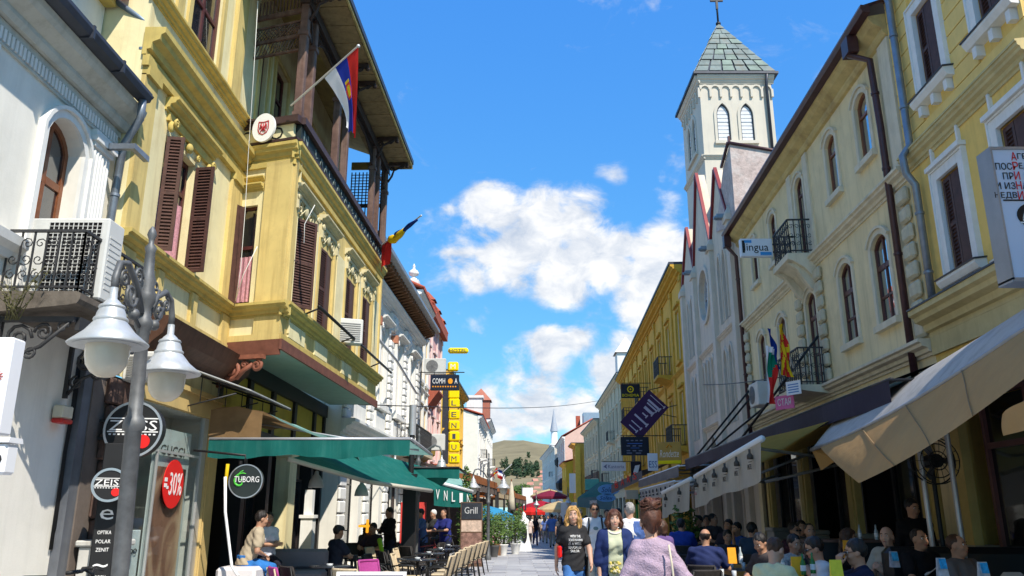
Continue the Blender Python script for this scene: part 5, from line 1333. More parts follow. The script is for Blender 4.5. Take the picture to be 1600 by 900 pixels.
def gold_house():
    F=Fac('boarded_yellow_house','yellow house with boarded upper floor and closed brown louvred shutters at right edge','house',(XR(12.25),12.25),(.05,1),'R'); L=3.55
    fx=lambda Y:(12.25-Y)*1.00125
    xs=[(fx(11.32),fx(10.66)),(fx(9.62),fx(8.96))]
    up=[(a,c,8.0,9.45) for a,c in xs]; low=[(a,c,5.02,6.55) for a,c in xs]; gr=[(.25,3.5,0,3.6)]
    b=MB(); wall(b,0,L,0,7.30,low+gr,0,.22); wall(b,0,L,7.30,11.0,up,.02,.2); b.quad((0,5,0),(0,0,0),(0,0,11),(0,5,11)); b.quad((L,0,0),(L,5,0),(L,5,11),(L,0,11)); F.part('wall',b,M_Y2)
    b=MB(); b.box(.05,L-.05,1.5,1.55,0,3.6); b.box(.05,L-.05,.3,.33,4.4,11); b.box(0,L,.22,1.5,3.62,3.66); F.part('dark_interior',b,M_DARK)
    # boards on the upper floor, one by one
    mpl=mat('yellow_board',(.85,.60,.20),.75,.2,var=.10,scale=2,streak=.2,streak_c=(.45,.31,.09)); h=.285
    nrow=int((10.75-7.36)/h)
    for r in range(nrow):
        z0=7.36+r*h; z1=z0+h-.018; segs=[(0.0,xs[0][0]-.17),(xs[0][1]+.17,xs[1][0]-.17),(xs[1][1]+.17,L)]
        full=not any(z0<o[3]+.22 and z1>o[2]-.30 for o in up)
        if full: segs=[(0,L)]
        for a,c in segs:
            b=MB(); b.prof([(.02,z0),(-.012,z0),(-.016,z0+.006),(-.016,z1-.006),(-.012,z1),(.02,z1)][::-1],a,c); F.part('board',b,mpl)
    b=MB()
    for o in up+low:
        b.ring([(o[1],o[2]),(o[1],o[3]),(o[0],o[3]),(o[0],o[2])],.15,-.06,.02,closed=False)
        b.ring(offset([(o[1],o[2]),(o[1],o[3]),(o[0],o[3]),(o[0],o[2])],.152,False),.03,-.08,.02,closed=False)
    for o in low:
        b.ring([(o[0]-.1,o[3]+.28),(o[1]+.1,o[3]+.28),(o[1]+.1,o[3]+.62),(o[0]-.1,o[3]+.62)],-.05,-.05,0); b.box(o[0]-.2,o[1]+.2,-.12,0,o[3]+.19,o[3]+.26)
        b.box(o[0]+.2,o[1]-.2,-.07,0,o[3]+.66,o[3]+.72)
    F.part('window_surround',b,M_WHT2)
    b=MB()
    for o in up+low:
        b.prof([(.02,o[2]-.16),(-.12,o[2]-.14),(-.17,o[2]-.06),(-.17,o[2]-.02),(.02,o[2]-.003)][::-1],o[0]-.24,o[1]+.24)
        for x in (o[0]-.14,(o[0]+o[1])/2-.05,o[1]+.04): b.box(x,x+.1,-.1,.02,o[2]-.32,o[2]-.16)
    F.part('window_sill',b,M_WHT2)
    b=MB()
    for o in up+low: b.prof([(.0,o[2]-.0),(-.185,o[2]-.02),(-.19,o[2]+.0),(0,o[2]+.02)][::-1],o[0]-.26,o[1]+.26)
    F.part('sill_flashing',b,M_ZINCD)
    b=MB(); cornice(b,0,L,7.05,.25,.16); b.prof([(0,7.3),(-.18,7.3),(-.18,7.33),(0,7.345)][::-1],0,L); cornice(b,0,L,4.28,.42,.34); b.box(0,L,-.05,0,4.0,4.278); F.part('string_course',b,mat('ochre_trim',(.58,.48,.24),.8,.2,var=.12,streak=.3,streak_c=(.36,.27,.12)))
    b=MB(); b.prof([(0,4.7),(-.36,4.7),(-.36,4.725),(0,4.74)][::-1],0,L); F.part('ledge_flashing',b,M_ZINCD)
    b=MB(); b.prof([(0,5.02-.2),(-.05,5.02-.2),(-.08,4.9),(0,4.95)][::-1],2.0,L); F.part('sill_band',b,M_WHT2)
    for o in up+low:
        w=window(F.e,o,MATS['varnished_brown_frame'],M_GLASSD,.04,.05,0,(),pane=False)
        lw=(o[1]-o[0])/2-.055
        shutter(w,o[0]+.05,o[2]+.03,lw,o[3]-o[2]-.08,M_SHUT,R(3),True,.0); shutter(w,o[1]-.05,o[2]+.03,lw,o[3]-o[2]-.08,M_SHUT,R(3),False,.0)
    b=MB(); b.prof([(0,10.6),(-.1,10.62),(-.14,10.7),(-.14,10.8),(-.30,10.92),(-.34,11.0),(0,11.05)][::-1],-.1,L); F.part('eave_cornice',b,M_CREAMT)
    b=MB(); b.prof([(-.34,11.0),(-.46,11.02),(-.5,11.1),(-.48,11.18),(3,12.4),(3,12.2),(-.34,11.04)][::-1],-.2,L); F.part('roof_gutter',b,M_ZINC)
    downpipe(F.e,[(-.05,-.44,11.02),(-.05,-.44,10.75),(.10,-.40,10.55),(.32,-.14,10.4),(.40,-.12,10.1),(.40,-.12,7.4),(.40,-.26,7.2),(.40,-.24,6.9),(.40,-.12,6.7),(.40,-.12,4.75)],.06,M_ZINC)
    mp=MATS['pier_ochre']; mb_=MATS['pier_base_grey']
    for x in (.35,3.55): 
        b=MB(); b.box(x-.18,x+.18,-.1,.03,1.2,3.5); F.part('ground_pier',b,mp)
        b=MB(); b.bbox(x-.3,x+.3,-.15,.3,0,1.1,.02); b.bbox(x-.34,x+.34,-.19,.3,1.1,1.2,.02); F.part('pier_base',b,mb_)
    mr=mat('dull_red_frame',(.14,.055,.05),.5,.4,var=.2)
    for x0,x1 in ((.8,2.0),(2.05,3.2)):
        b=MB(); b.ring([(x0,0),(x1,0),(x1,3.3),(x0,3.3)],-.08,.1,.2); b.box(x0,x1,.1,.2,2.5,2.58); F.part('shopfront_frame',b,mr)
        b=MB(); b.box(x0+.07,x1-.07,.15,.16,.1,3.2); F.part('shopfront_glass',b,M_GLASSD)
    return F
GH=gold_house()
NB=plain_house('added_shade_house','unseen ochre house added on the right to shade the terrace, past a sun gap',-10.0,15.2,8.8,M_Y2,M_CREAMT,[(4.9,6.6)],8,X0=XR(5.2),slope=.05,side='R',wfr=M_BROWNW)  # out of view, added to cast shade; the gap lets a sun patch through
# ---------------------------------------------------------------- church
M_CHU=mat('church_render',(.68,.57,.44),.85,.15,var=.06,scale=1.0,bump=.1,bscale=40,streak=.35,streak_c=(.33,.30,.28),stain=.2,stain_c=(.36,.33,.31))
M_CHT=mat('church_trim',(.66,.57,.46),.85,.15,var=.08,scale=2,streak=.2,streak_c=(.35,.32,.3))
M_REDM=mat('red_verge_metal',(.22,.025,.025),.45,.4,.1,var=.15)
def church():
    Yf=34.7; F=Fac('church','pale gothic church with zigzag red trimmed gables and square bell tower','church',(XR(Yf),Yf),(.05,1),'R'); L=10.75
    fx=lambda Y:(Yf-Y)*1.00125
    V=[(.0,11.2),(3.1,11.28),(6.7,11.13),(9.65,11.26)]; Pk=[(1.95,13.53),(4.85,14.8),(8.25,13.5)]
    lan=[]
    for xc in (1.6,8.2):
        for s in(-.42,.42): lan+= [(xc+s-.22,xc+s+.22,7.95,10.4,'goth',.5),(xc+s-.24,xc+s+.24,4.5,7.05,'goth',.5)]
    rose=(3.95,5.75,8.75,10.75,'oval',0)
    door=(3.9,5.8,0,4.4,'goth',1.7); sd=[(1.0,2.2,0,3.3,'goth',.9),(7.6,8.8,0,3.3,'goth',.9)]
    arc=[(3.55+.62*i,3.95+.62*i,5.15,7.2,'goth',.35) for i in range(5)]
    b=MB(); wall(b,0,L,0,11.1,lan+[rose,door]+sd+arc,0,.3)
    tops=[V[0],Pk[0],V[1],Pk[1],V[2],Pk[2],V[3],(L,11.26)]
    for (a,za),(c,zc) in zip(tops,tops[1:]): b.quad((a,0,11.1),(c,0,11.1),(c,0,zc),(a,0,za))
    # gable bodies running back
    for (v0,p,v1) in ((V[0],Pk[0],V[1]),(V[1],Pk[1],V[2]),(V[2],Pk[2],V[3])):
        b.quad((v0[0],.3,v0[1]),(p[0],.3,p[1]),(v1[0],.3,v1[1]),(v0[0],.3,v0[1]-.2)); b.quad((v0[0],0,v0[1]),(p[0],0,p[1]),(p[0],.3,p[1]),(v0[0],.3,v0[1])); b.quad((p[0],0,p[1]),(v1[0],0,v1[1]),(v1[0],.3,v1[1]),(p[0],.3,p[1]))
    b.box(2.2,7.4,1.0,1.5,10.5,14.6); b.quad((0,8,0),(0,0,0),(0,0,11.2),(0,8,11.2)); b.quad((L,0,0),(L,9,0),(L,9,11.26),(L,0,11.26)); b.box(0,L,.6,.65,0,10.9)
    F.part('facade_wall',b,M_CHU)
    # pilaster strips, string courses, pinnacle blocks
    b=MB()
    for x in (.18,3.1,6.7,9.9):
        b.box(x-.22,x+.22,-.16,0,0,10.9); b.box(x-.28,x+.28,-.22,0,10.9,11.12); b.add([(x-.28,-.22,11.12),(x+.28,-.22,11.12),(x+.28,.3,11.12),(x-.28,.3,11.12),(x,.0,11.6)],[(0,1,4),(1,2,4),(2,3,4),(3,0,4)])
    for x0,x1 in ((.4,2.88),(3.32,6.48),(6.92,9.68)): 
        cornice(b,x0,x1,7.45,.18,.12); cornice(b,x0,x1,3.55 if x0!=3.32 else 4.6,.18,.14)
    F.part('buttress',b,M_CHT)
    b=MB()
    for o in lan+arc+[door]+sd:
        ol=outline(o); b.ring(ol[1:]+[ol[0]],.07,-.06,0,closed=False)
    b.ring(outline(rose),.16,-.08,0); F.part('window_surround',b,M_CHT)
    mg=glassmat('leaded_glass',(.03,.035,.04),.12,.18); mw=mat('pale_window_bar',(.55,.55,.56),.6)
    for o in lan: window(F.e,o,mw,mg,.07,.04,0,((o[2]+(o[3]-o[2])*.33,.04),(o[2]+(o[3]-o[2])*.62,.04)),.03)
    b=MB(); b.ring(outline(rose),-.08,.14,.22); cx,cz=4.85,9.75
    for k in range(4):
        a=PI*k/4; b.tube([(cx-.86*math.cos(a),.18,cz-.95*math.sin(a)),(cx+.86*math.cos(a),.18,cz+.95*math.sin(a))],.03,5)
    b.tube([(cx+.42*math.cos(2*PI*i/18),.18,cz+.46*math.sin(2*PI*i/18)) for i in range(19)],.035,5)
    ro=F.part('rose_tracery',b,mw); g=MB(); g.ext(offset(outline(rose),-.04),.2,.21); g.build('pane',mg,ro)
    b=MB()
    for o in arc: b.ext(outline(o),.22,.24)
    F.part('blind_arcade',b,M_CHU)
    b=MB(); b.ext(outline(door),.28,.3)
    for o in sd: b.ext(outline(o),.28,.3)
    F.part('door_leaf',b,mat('church_door_wood',(.09,.06,.045),.6,var=.2))
    # red verges
    b=MB()
    for (v0,p,v1) in ((V[0],Pk[0],V[1]),(V[1],Pk[1],V[2]),(V[2],Pk[2],V[3])):
        for a,c in ((v0,p),(p,v1)):
            d=Vector((c[0]-a[0],c[1]-a[1])).normalized(); n=Vector((-d.y,d.x)); 
            if n.y<0: n=-n
            q=[a,c,(c[0]+n.x*.12,c[1]+n.y*.12),(a[0]+n.x*.12,a[1]+n.y*.12)]
            if (q[1][0]-q[0][0])*(q[2][1]-q[0][1])-(q[1][1]-q[0][1])*(q[2][0]-q[0][0])<0: q=q[::-1]
            b.ext(q,-.10,.02)
    F.part('red_verge',b,M_REDM)
    # gutter spouts at the valleys
    b=MB()
    for x,z in V[1:]: b.box(x-.14,x+.14,-.42,-.1,z-.16,z-.02); b.cyl((x,-.5,z-.12),(x,-.2,z-.1),.06,n=8)
    F.part('valley_spout',b,M_ZINC)
    # rough end wall next to the cream house
    b=MB(); b.add([(L+.02,-.04,10.5),(L+.02,6.0,10.5),(L+.02,6.0,12.3),(L+.02,1.4,12.98),(L+.02,-.04,13.3)],[(0,1,2,3,4)]); b.add([(L-3,-.04,11.3),(L+.02,-.04,10.5),(L+.02,-.04,13.3),(L-1.1,-.04,13.0)],[(0,1,2,3)]); b.add([(L+.02,-.04,13.3),(L+.02,1.4,12.98),(L-3,1.4,12.6),(L-1.1,-.04,13.0)],[(0,1,2,3)])
    F.part('end_wall',b,mat('rough_rubble',(.50,.40,.36),.95,.1,var=.25,scale=8,bump=.9,bscale=9,stain=.5,stain_c=(.66,.62,.58)))
    b=MB(); b.tube([(L+.04,-.1,13.34),(L+.04,1.4,13.02),(L+.04,6,12.34)],.06,4); b.tube([(L-1.15,-.1,13.0),(L+.04,-.1,13.34)],.06,4); b.box(L-.08,L,-.08,0,13.3,13.6); F.part('end_wall_verge',b,M_BPIPE)
    return F
CHU=church()
def tower():
    "bell tower, square to the picture, behind the gables"
    Fw=Matrix.Translation((CHU.O.x,CHU.O.y,0))@Matrix.Rotation(CHU.rz,4,'Z'); inv=Fw.inverted()
    X0,X1,Y0,Y1=8.68,12.0,33.0,36.75
    E_=CHU.e
    def put(name,mb,m,Mx=Matrix()): 
        o=mb.build(name,m,E_); o.matrix_basis=inv@Mx; return o
    w=X1-X0; mt=mat('tower_render',(.62,.56,.46),.85,.15,var=.05,scale=1.2,bump=.08,bscale=40,streak=.25,streak_c=(.42,.39,.35))
    FM=Matrix.Translation((X0,Y0,0)); LM=Matrix.Translation((X0,Y1,0))@Matrix.Rotation(-PI/2,4,'Z'); LW=Y1-Y0
    for Mx,ww,nm in ((FM,w,'tower_front_wall'),(LM,LW,'tower_side_wall')):
        c=ww/2; ops=[(c-.98 if ww<3.5 else c-.9,c-.38 if ww<3.5 else c-.3,17.85,19.75,'goth',.6),(c+.1,c+.70,17.85,19.75,'goth',.6)]
        b=MB(); wall(b,0,ww,8,21.1,ops,0,.25); put(nm,b,mt,Mx)
        b=MB(); cornice(b,-.08,ww+.08,16.95,.2,.14); cornice(b,-.12,ww+.12,20.75,.38,.22); put('tower_cornice',b,mt,Mx)
        b=MB(); n=7; d=ww/n
        for i in range(n):
            xc=d*(i+.5); b.ring([(xc+d*.36*math.cos(t),20.45+d*.36*math.sin(t)) for t in [PI*k/8 for k in range(9)]],.07,-.07,0,closed=False); b.box(xc+d*.5-.05,xc+d*.5+.05,-.1,0,20.05,20.45)
        for o in ops: ol=outline(o); b.ring(ol[1:]+[ol[0]],.12,-.05,0,closed=False)
        b.box(ops[0][0]-.15,ops[1][1]+.15,-.12,0,17.7,17.845)
        put('tower_arch_frieze',b,mt,Mx)
        for o in ops:
            b=MB(); b.ext(outline(o),.09,.11); f=put('belfry_window',b,mat('belfry_white',(.66,.66,.67),.6,var=.06),Mx)
            b=MB()
            for k in range(9): z=17.9+k*.19; b.box(o[0]+.02,o[1]-.02,-.0+.06,.09,z,z+.15 if k!=4 else z+.10)
            b.build('louvre',MATS['belfry_white'],f)
        b=MB()
        for o in ops: b.ring(outline(o),-.05,.04,.1)
        put('belfry_frame',b,M_ZINCD,Mx)
    b=MB(); b.quad((X1,Y0,8),(X1,Y1,8),(X1,Y1,21.1),(X1,Y0,21.1)); b.quad((X1,Y1,8),(X0,Y1,8),(X0,Y1,21.1),(X1,Y1,21.1)); put('tower_back_wall',b,mt)
    b=MB(); b.box(X0-.3,X1+.3,Y0-.3,Y1+.3,21.14,21.26); put('spire_eave',b,M_ZINCD)
    b=MB(); b.tube([(X1-.25,Y0-.3,21.1),(X1-.25,Y0-.12,20.7),(X1-.25,Y0-.08,17)],.07,8); put('tower_downpipe',b,M_ZINCD)
    # copper spire with single sheets
    ax,ay,az=(X0+X1)/2,(Y0+Y1)/2,25.15
    mc=mat('copper_patina',(.165,.205,.19),.6,.4,.15,var=.3,scale=1.3,stain=.5,stain_c=(.26,.20,.13),streak=.5,streak_c=(.10,.12,.11))
    mc2=mat('copper_patina_green',(.19,.245,.20),.6,.4,.15,var=.3,scale=1.3,streak=.4,streak_c=(.12,.14,.12))
    c4=[(X0-.22,Y0-.22),(X1+.22,Y0-.22),(X1+.22,Y1+.22),(X0-.22,Y1+.22)]
    b=MB(); b.add([(p[0],p[1],21.26) for p in c4]+[(ax,ay,az)],[(0,1,4),(1,2,4),(2,3,4),(3,0,4)]); put('spire_core',b,M_ZINCD)
    apex=Vector((ax,ay,az+.03))
    for side in (0,3):
        A=Vector((*c4[side],21.27)); B=Vector((*c4[(side+1)%4],21.27)); nrm=(B-A).cross(apex-A).normalized()
        rows=9
        for r in range(rows):
            u0,u1=r/rows,(r+.93)/rows; a0,b0=A.lerp(apex,u0),B.lerp(apex,u0); a1,b1=A.lerp(apex,u1),B.lerp(apex,u1); nc=max(1,6-int(r*.62))
            for k in range(nc):
                g=.012; s0,s1=k/nc+g,(k+1)/nc-g; off=nrm*(.03+random.uniform(0,.02))
                P_=[a0.lerp(b0,s0)+off*1.6,a0.lerp(b0,s1)+off*1.6,a1.lerp(b1,s1)+off,a1.lerp(b1,s0)+off]
                b=MB(); b.add(P_+[p-nrm*.03 for p in P_],[(0,1,2,3),(0,4,5,1),(1,5,6,2),(2,6,7,3),(3,7,4,0)]); put('copper_sheet',b,mc if random.random()<.7 else mc2)
    b=MB(); b.tube([(ax,ay,az-.1),(ax,ay,az+2.1)],.05,8); b.ball((ax,ay,az+.05),.13,10); b.box(ax-.32,ax+.32,ay-.04,ay+.04,az+1.35,az+1.46); b.box(ax-.055,ax+.055,ay-.045,ay+.045,az+.9,az+1.95); put('spire_cross',b,M_BLACK)
tower()
# ---------------------------------------------------------------- farther houses on the right
R3=plain_house('ornate_yellow_house','long ornate yellow house with many small balconies beside the church',34.9,33.5,12.6,M_OCH,mat('gold_trim',(.60,.36,.05),.8,.2,var=.15,streak=.3,streak_c=(.35,.2,.04)),[(4.7,7.0),(8.4,10.8)],10,X0=XR(68.4),slope=.05,side='R',wfr=M_CREAMT,balc=((8,8.2),(9,4.5),(5,8.2),(4,4.5),(2,8.2)),eave=.5)
b=MB()
for x in (31,22,14,6): b.box(x,x+1.2,1.0,2.4,12.5,13.6); b.add([(x-.2,.8,13.6),(x+1.4,.8,13.6),(x+1.4,2.6,13.6),(x-.2,2.6,13.6),(x+.6,1.7,14.3)],[(0,1,4),(1,2,4),(2,3,4),(3,0,4)])
b.build('roof_dormer',M_BPIPE,R3.e)
M_CRM2=mat('grey_cream_plaster',(.52,.48,.34),.85,.15,var=.08,scale=1.2,streak=.25,streak_c=(.36,.32,.22))
R4=plain_house('tall_cream_house','tall cream house with slender pilasters beyond the yellow one',69.5,23,13.4,M_CRM2,mat('cream_trim_far',(.60,.55,.40),.8,var=.1),[(4.8,7.0),(8.6,11.0)],7,X0=10.15,slope=.02,side='R',wfr=M_BROWNW,balc=((2,4.6),(4,8.2)))
b=MB(); b.box(20.5,22.3,-.3,1.5,13.4,15.4); b.add([(20.3,-.5,15.4),(22.5,-.5,15.4),(22.5,1.7,15.4),(20.3,1.7,15.4),(21.4,.6,17.0)],[(0,1,4),(1,2,4),(2,3,4),(3,0,4)]); b.build('roof_turret',M_WHT2,R4.e)
b=MB(); b.lathe([(.5,0),(.5,3),(.35,3.2),(.02,6.5)],(18.5,3,13.4),10); b.build('pointed_turret',mat('far_slate',(.36,.38,.42),.6),R4.e)
R5=plain_house('brown_based_house','cream house with a dark brown lower wall and brown roof far on the right',93.0,18,12.0,M_CRM2,MATS['cream_trim_far'],[(5.2,7.2),(8.6,10.4)],5,X0=9.95,slope=.0,side='R',wfr=M_BROWNW,balc=((4,5.4),))
b=MB(); b.box(0,18,-.08,-.01,3.75,6.2); b.build('brown_cladding',mat('brown_cladding',(.10,.055,.035),.8,var=.2),R5.e)
R6=plain_house('narrow_yellow_house','narrow bright yellow house with stepped cornice far on the right',112,6,10.8,M_OCH,mat('orange_trim',(.62,.32,.06),.8),[(4.4,6.2),(7.2,9.0)],2,X0=8.9,slope=.0,side='R',depth=5,eave=.7)
b=MB(); b.box(6.02,6.2,1.2,1.9,3,9.6); b.box(6.02,6.25,-.2,.5,0,10.4); b.build('corner_pilaster',mat('bright_ochre',(.75,.5,.08),.8),R6.e)
R7=plain_house('low_yellow_house','low yellow house with small sign beside the narrow yellow one',118.5,9,8.6,mat('lemon_plaster',(.62,.46,.05),.85,var=.08),M_OCH,[(4.2,6.0)],2,X0=7.9,slope=0,side='R',depth=5,roof='tile',ridge=.8)
R8=plain_house('pink_tiled_house','pink walled house with orange tiled roof far on the right',128.5,21,13.2,mat('salmon_plaster',(.66,.44,.36),.85,var=.08),M_WHT2,[(4.6,6.6),(8.6,11)],4,X0=8.4,slope=0.0,side='R',depth=9,roof='tile',ridge=2.8)
b=MB(); b.box(17,19.5,3.2,6.5,14.6,17.2); b.build('roof_tank',mat('tank_blue_grey',(.28,.36,.44),.4,.5,.3),R8.e)
b=MB(); b.cyl((19,5.2,14),(19,5.2,17.2),.25,n=8); b.box(15.9,16.5,2.2,2.9,14.5,17); b.build('chimney',M_REDT,R8.e)
R9=plain_house('grey_white_house','grey white house with dark eave closing the street on the right',151,40,13.6,mat('far_grey_plaster',(.62,.57,.48),.85,var=.06),M_WHT2,[(4.6,6.6),(8.6,11)],9,X0=7.2,slope=-.02,side='R',depth=8,eave=.7,balc=((7,8.2),))
# minaret
t=thing('minaret','slender white minaret with grey pointed cap far behind the houses','minaret',(W(866,690,232).x,232,0))
b=MB(); b.lathe([(1.25,0),(1.2,15),(1.1,19),(1.5,19.6),(1.5,20.4),(.95,20.5),(.9,24.0)],(0,0,0),14); b.build('shaft',M_WHT2,t)
b=MB(); b.lathe([(1.15,24),(.6,27),(.05,30.5)],(0,0,0),14); b.build('cap',MATS['far_slate'],t)
# ================================================================ GROUND, HILL, STREET FURNITURE
def gz(Y): return 0. if Y<20 else -.009*(min(Y,240)-20)
M_ASPH=mat('stone_paving_base',(.20,.20,.20),.85,.2,var=.15,scale=2,bump=.2,bscale=30)
b=MB(); ys=[-40,-10,5,12,20,30,45,70,100,150,240,420]; xs=[-160,-30,-8,8,30,160]
z_=lambda Y: gz(Y)-.03
for i in range(len(ys)-1):
    for j in range(len(xs)-1): b.quad((xs[j],ys[i],z_(ys[i])),(xs[j+1],ys[i],z_(ys[i])),(xs[j+1],ys[i+1],z_(ys[i+1])),(xs[j],ys[i+1],z_(ys[i+1])))
struct(b.build('ground',M_ASPH))
b=MB(); ys2=[2,12,20,30,45,70,110,170,240]
for a,c in zip(ys2,ys2[1:]): b.quad((-4.6,a,gz(a)-.02),(6.2+.03*a,a,gz(a)-.02),(6.2+.03*c,c,gz(c)-.02),(-4.6,c,gz(c)-.02))
def pave_mat():
    m=mat('far_slab_paving',(.36,.36,.37),.7,.3,var=.12,scale=.8,bump=.1); nt=m.node_tree; N=nt.nodes; L=nt.links
    br=N.new('ShaderNodeTexBrick'); br.inputs['Scale'].default_value=1; br.inputs['Brick Width'].default_value=.9; br.inputs['Row Height'].default_value=.6; br.inputs['Mortar Size'].default_value=.012
    br.inputs['Color1'].default_value=(.33,.33,.345,1); br.inputs['Color2'].default_value=(.42,.42,.43,1); br.inputs['Mortar'].default_value=(.16,.16,.16,1)
    ge=N.new('ShaderNodeNewGeometry'); L.new(ge.outputs['Position'],br.inputs['Vector']); L.new(br.outputs['Color'],N['Principled BSDF'].inputs['Base Color']); return m
pav=b.build('pavement',pave_mat()); struct(pav)
sm=[mat('slab_light',(.40,.40,.41),.65,.3,var=.12,scale=1.6,bump=.15,bscale=35,stain=.2,stain_c=(.22,.22,.22)),mat('slab_mid',(.33,.33,.35),.65,.3,var=.12,scale=1.6,bump=.15,bscale=35,stain=.2,stain_c=(.18,.18,.18)),mat('slab_dark',(.27,.27,.29),.65,.3,var=.12,scale=1.6,bump=.15,bscale=35)]
SL=[]
for m_ in sm:
    b=MB(); b.bbox(-.443,.443,-.293,.293,-.05,0,.012); SL.append(b.mesh('paving_slab',m_))
rs=random.Random(5)
for r in range(60):
    for c in range(5):
        y=20.3+r*.6; x=-.88+c*.9+(.45 if r%2 else 0)-.2
        o=link('paving_slab',rs.choices(SL,(5,4,2))[0],pav); o.location=(x,y,gz(y)+rs.uniform(-.003,.003)); o.rotation_euler=(rs.uniform(-.002,.002)-.009,0,0)
b=MB(); 
for a,c in zip(ys2[1:5],ys2[2:6]): b.quad((-1.62,a,gz(a)-.012),(-1.42,a,gz(a)-.012),(-1.42,c,gz(c)-.012),(-1.62,c,gz(c)-.012))
struct(b.build('drain_strip',mat('drain_dark_stone',(.12,.12,.125),.8,.2,var=.2)))
# hill
def hill_h(x,y):
    r=math.exp(-((y-1500)/620)**2); base=118*r
    return base*(1-.10*((x-40)/300)**2 if abs(x-40)<600 else .6)*(1+.04*math.sin(x*.021+1)+.03*math.sin(x*.053+y*.006))+3*math.sin(x*.03+y*.02)*r-2.5
b=MB(); nx,ny=60,50; b.smooth=True
vs=[(-900+1900*i/nx,430+1700*j/ny,hill_h(-900+1900*i/nx,430+1700*j/ny)) for i in range(nx+1) for j in range(ny+1)]
b.add(vs,[(i*(ny+1)+j,(i+1)*(ny+1)+j,(i+1)*(ny+1)+j+1,i*(ny+1)+j+1) for i in range(nx) for j in range(ny)],True)
struct(b.build('hill',mat('hill_grass',(.23,.19,.11),.95,.1,var=.28,scale=.02,stain=.6,stain_c=(.14,.14,.075),bump=.6,bscale=.12)))
def leaf_cloud(b,c,r,n,size,rnd,squash=1.0):
    for _ in range(n):
        while True:
            p=Vector((rnd.uniform(-1,1),rnd.uniform(-1,1),rnd.uniform(-1,1)))
            if .25<p.length<1: break
        p=Vector((p.x*r[0],p.y*r[1],p.z*r[2]))+Vector(c); u=Vector((rnd.gauss(0,1),rnd.gauss(0,1),rnd.gauss(0,.7))).normalized(); v=u.orthogonal().normalized()
        s=size*rnd.uniform(.6,1.3); b.mi=rnd.choice((0,0,1)); b.add([p-u*s,p+v*s*.5,p+u*s,p-v*s*.5],[(0,1,2,3)],False)
    b.mi=0
M_LEAF=[mat('leaf_mid',(.055,.105,.025),.7,.25,var=.3,scale=3),mat('leaf_light',(.10,.16,.035),.7,.25,var=.3,scale=3)]
M_LEAFD=[mat('leaf_dark',(.022,.045,.020),.75,.2,var=.3,scale=.3),mat('leaf_dark_mid',(.035,.06,.026),.75,.2,var=.3,scale=.3)]
M_BARK=mat('bark',(.09,.065,.045),.9,.1,var=.3,scale=10,bump=.4)
def tree(label,loc,h,w,leaf=.28,n=2600,seed=1,group=None):
    t=thing('tree',label,'tree',loc,0,group); rnd=random.Random(seed)
    b=MB(); b.tube([(0,0,-.5),(.05,0,h*.25),(0,.1,h*.55),(.1,0,h*.8)],[h*.035,h*.028,h*.018,h*.006],8)
    cl=[]
    for k in range(9):
        a=k*2.4; z=h*(.32+.07*k); q=(w*.38*math.cos(a)*(1-.06*k),w*.38*math.sin(a)*(1-.06*k),z); b.tube([(0,.05,z*.75),(q[0]*.5,q[1]*.5,z*.9),q],[h*.014,h*.009,h*.004],5); cl.append(q)
    b.build('trunk',M_BARK,t); b=MB()
    for q in cl+[(0,0,h*.85)]: leaf_cloud(b,q,(w*.3*rnd.uniform(.8,1.2),w*.3,h*.16*rnd.uniform(.8,1.2)),n//10,leaf,rnd)
    b.build('crown',M_LEAF,t); return t
tree('leafy green tree standing at the end of the street before the hill',(W(812,760,150).x,150,gz(150)),7.6,4.6,.30,2600,3)
tree('smaller green tree right of the white banner at the street end',(W(832,780,165).x,165,gz(165)),6.0,4.2,.3,1500,8)
def hill_hit(px,py):
    Y=450
    while Y<1480:
        p=W(px,py,Y)
        if p.z<hill_h(p.x,Y): break
        Y+=8
    return Y
b=MB(); rnd=random.Random(11)
for k in range(64):
    px=rnd.uniform(784,842); py=rnd.uniform(726,748) if k<60 else rnd.uniform(715,752)
    if k>=70: px=rnd.uniform(770,860); py=rnd.uniform(722,756)
    Y=hill_hit(px,py); p=W(px,py,Y); p.z=hill_h(p.x,Y)-1; h=rnd.uniform(6,11)
    leaf_cloud(b,(p.x,Y,p.z+h*.5),(h*.28,h*.28,h*.55),60,1.5,rnd)
o=b.build('hillside_wood',M_LEAFD); o['kind']='stuff'
M_VW=mat('village_wall',(.66,.60,.54),.85,var=.1); M_VR=mat('village_roof',(.48,.22,.16),.85,var=.2)
vp=[(829,755,'white'),(836,749,''),(845,743,''),(852,748,''),(858,741,''),(840,761,''),(848,757,''),(856,760,''),(833,767,''),(843,770,''),(852,769,''),(859,771,''),(826,765,''),(848,737,'')]
for i,(px,py,_) in enumerate(vp):
    Y=hill_hit(px,py+3); p=W(px,py+3,Y); w=rnd.uniform(2.0,3.0); d=rnd.uniform(2.2,3); h=rnd.uniform(1.6,2.8)
    t=thing('village_house','small tile roofed village house on the hill slope, %s from the top'%ORD[[q[1] for q in sorted(vp,key=lambda q:q[1])].index(py)],'house',(p.x,Y,p.z-2),rnd.uniform(-.3,.3),'village houses on the slope')
    b=MB(); b.box(-w,w,-d,d,-8,h); b.add([(-w,-d,h),(-w,d,h),(-w,0,h+1.7)],[(0,1,2)]); b.add([(w,-d,h),(w,d,h),(w,0,h+1.7)],[(2,1,0)]); b.build('wall',M_VW,t)
    b=MB(); b.prof([(-d-.4,h-.2),(0,h+2.0),(d+.4,h-.2),(d+.4,h+.1),(0,h+2.35),(-d-.4,h+.1)],-w-.3,w+.3); b.build('roof',M_VR,t)
    b=MB()
    for x in (-w*.5,w*.35): b.box(x-.45,x+.45,-d-.06,-d+.02,h*.35,h*.75)
    b.build('window',M_GLASSD,t)
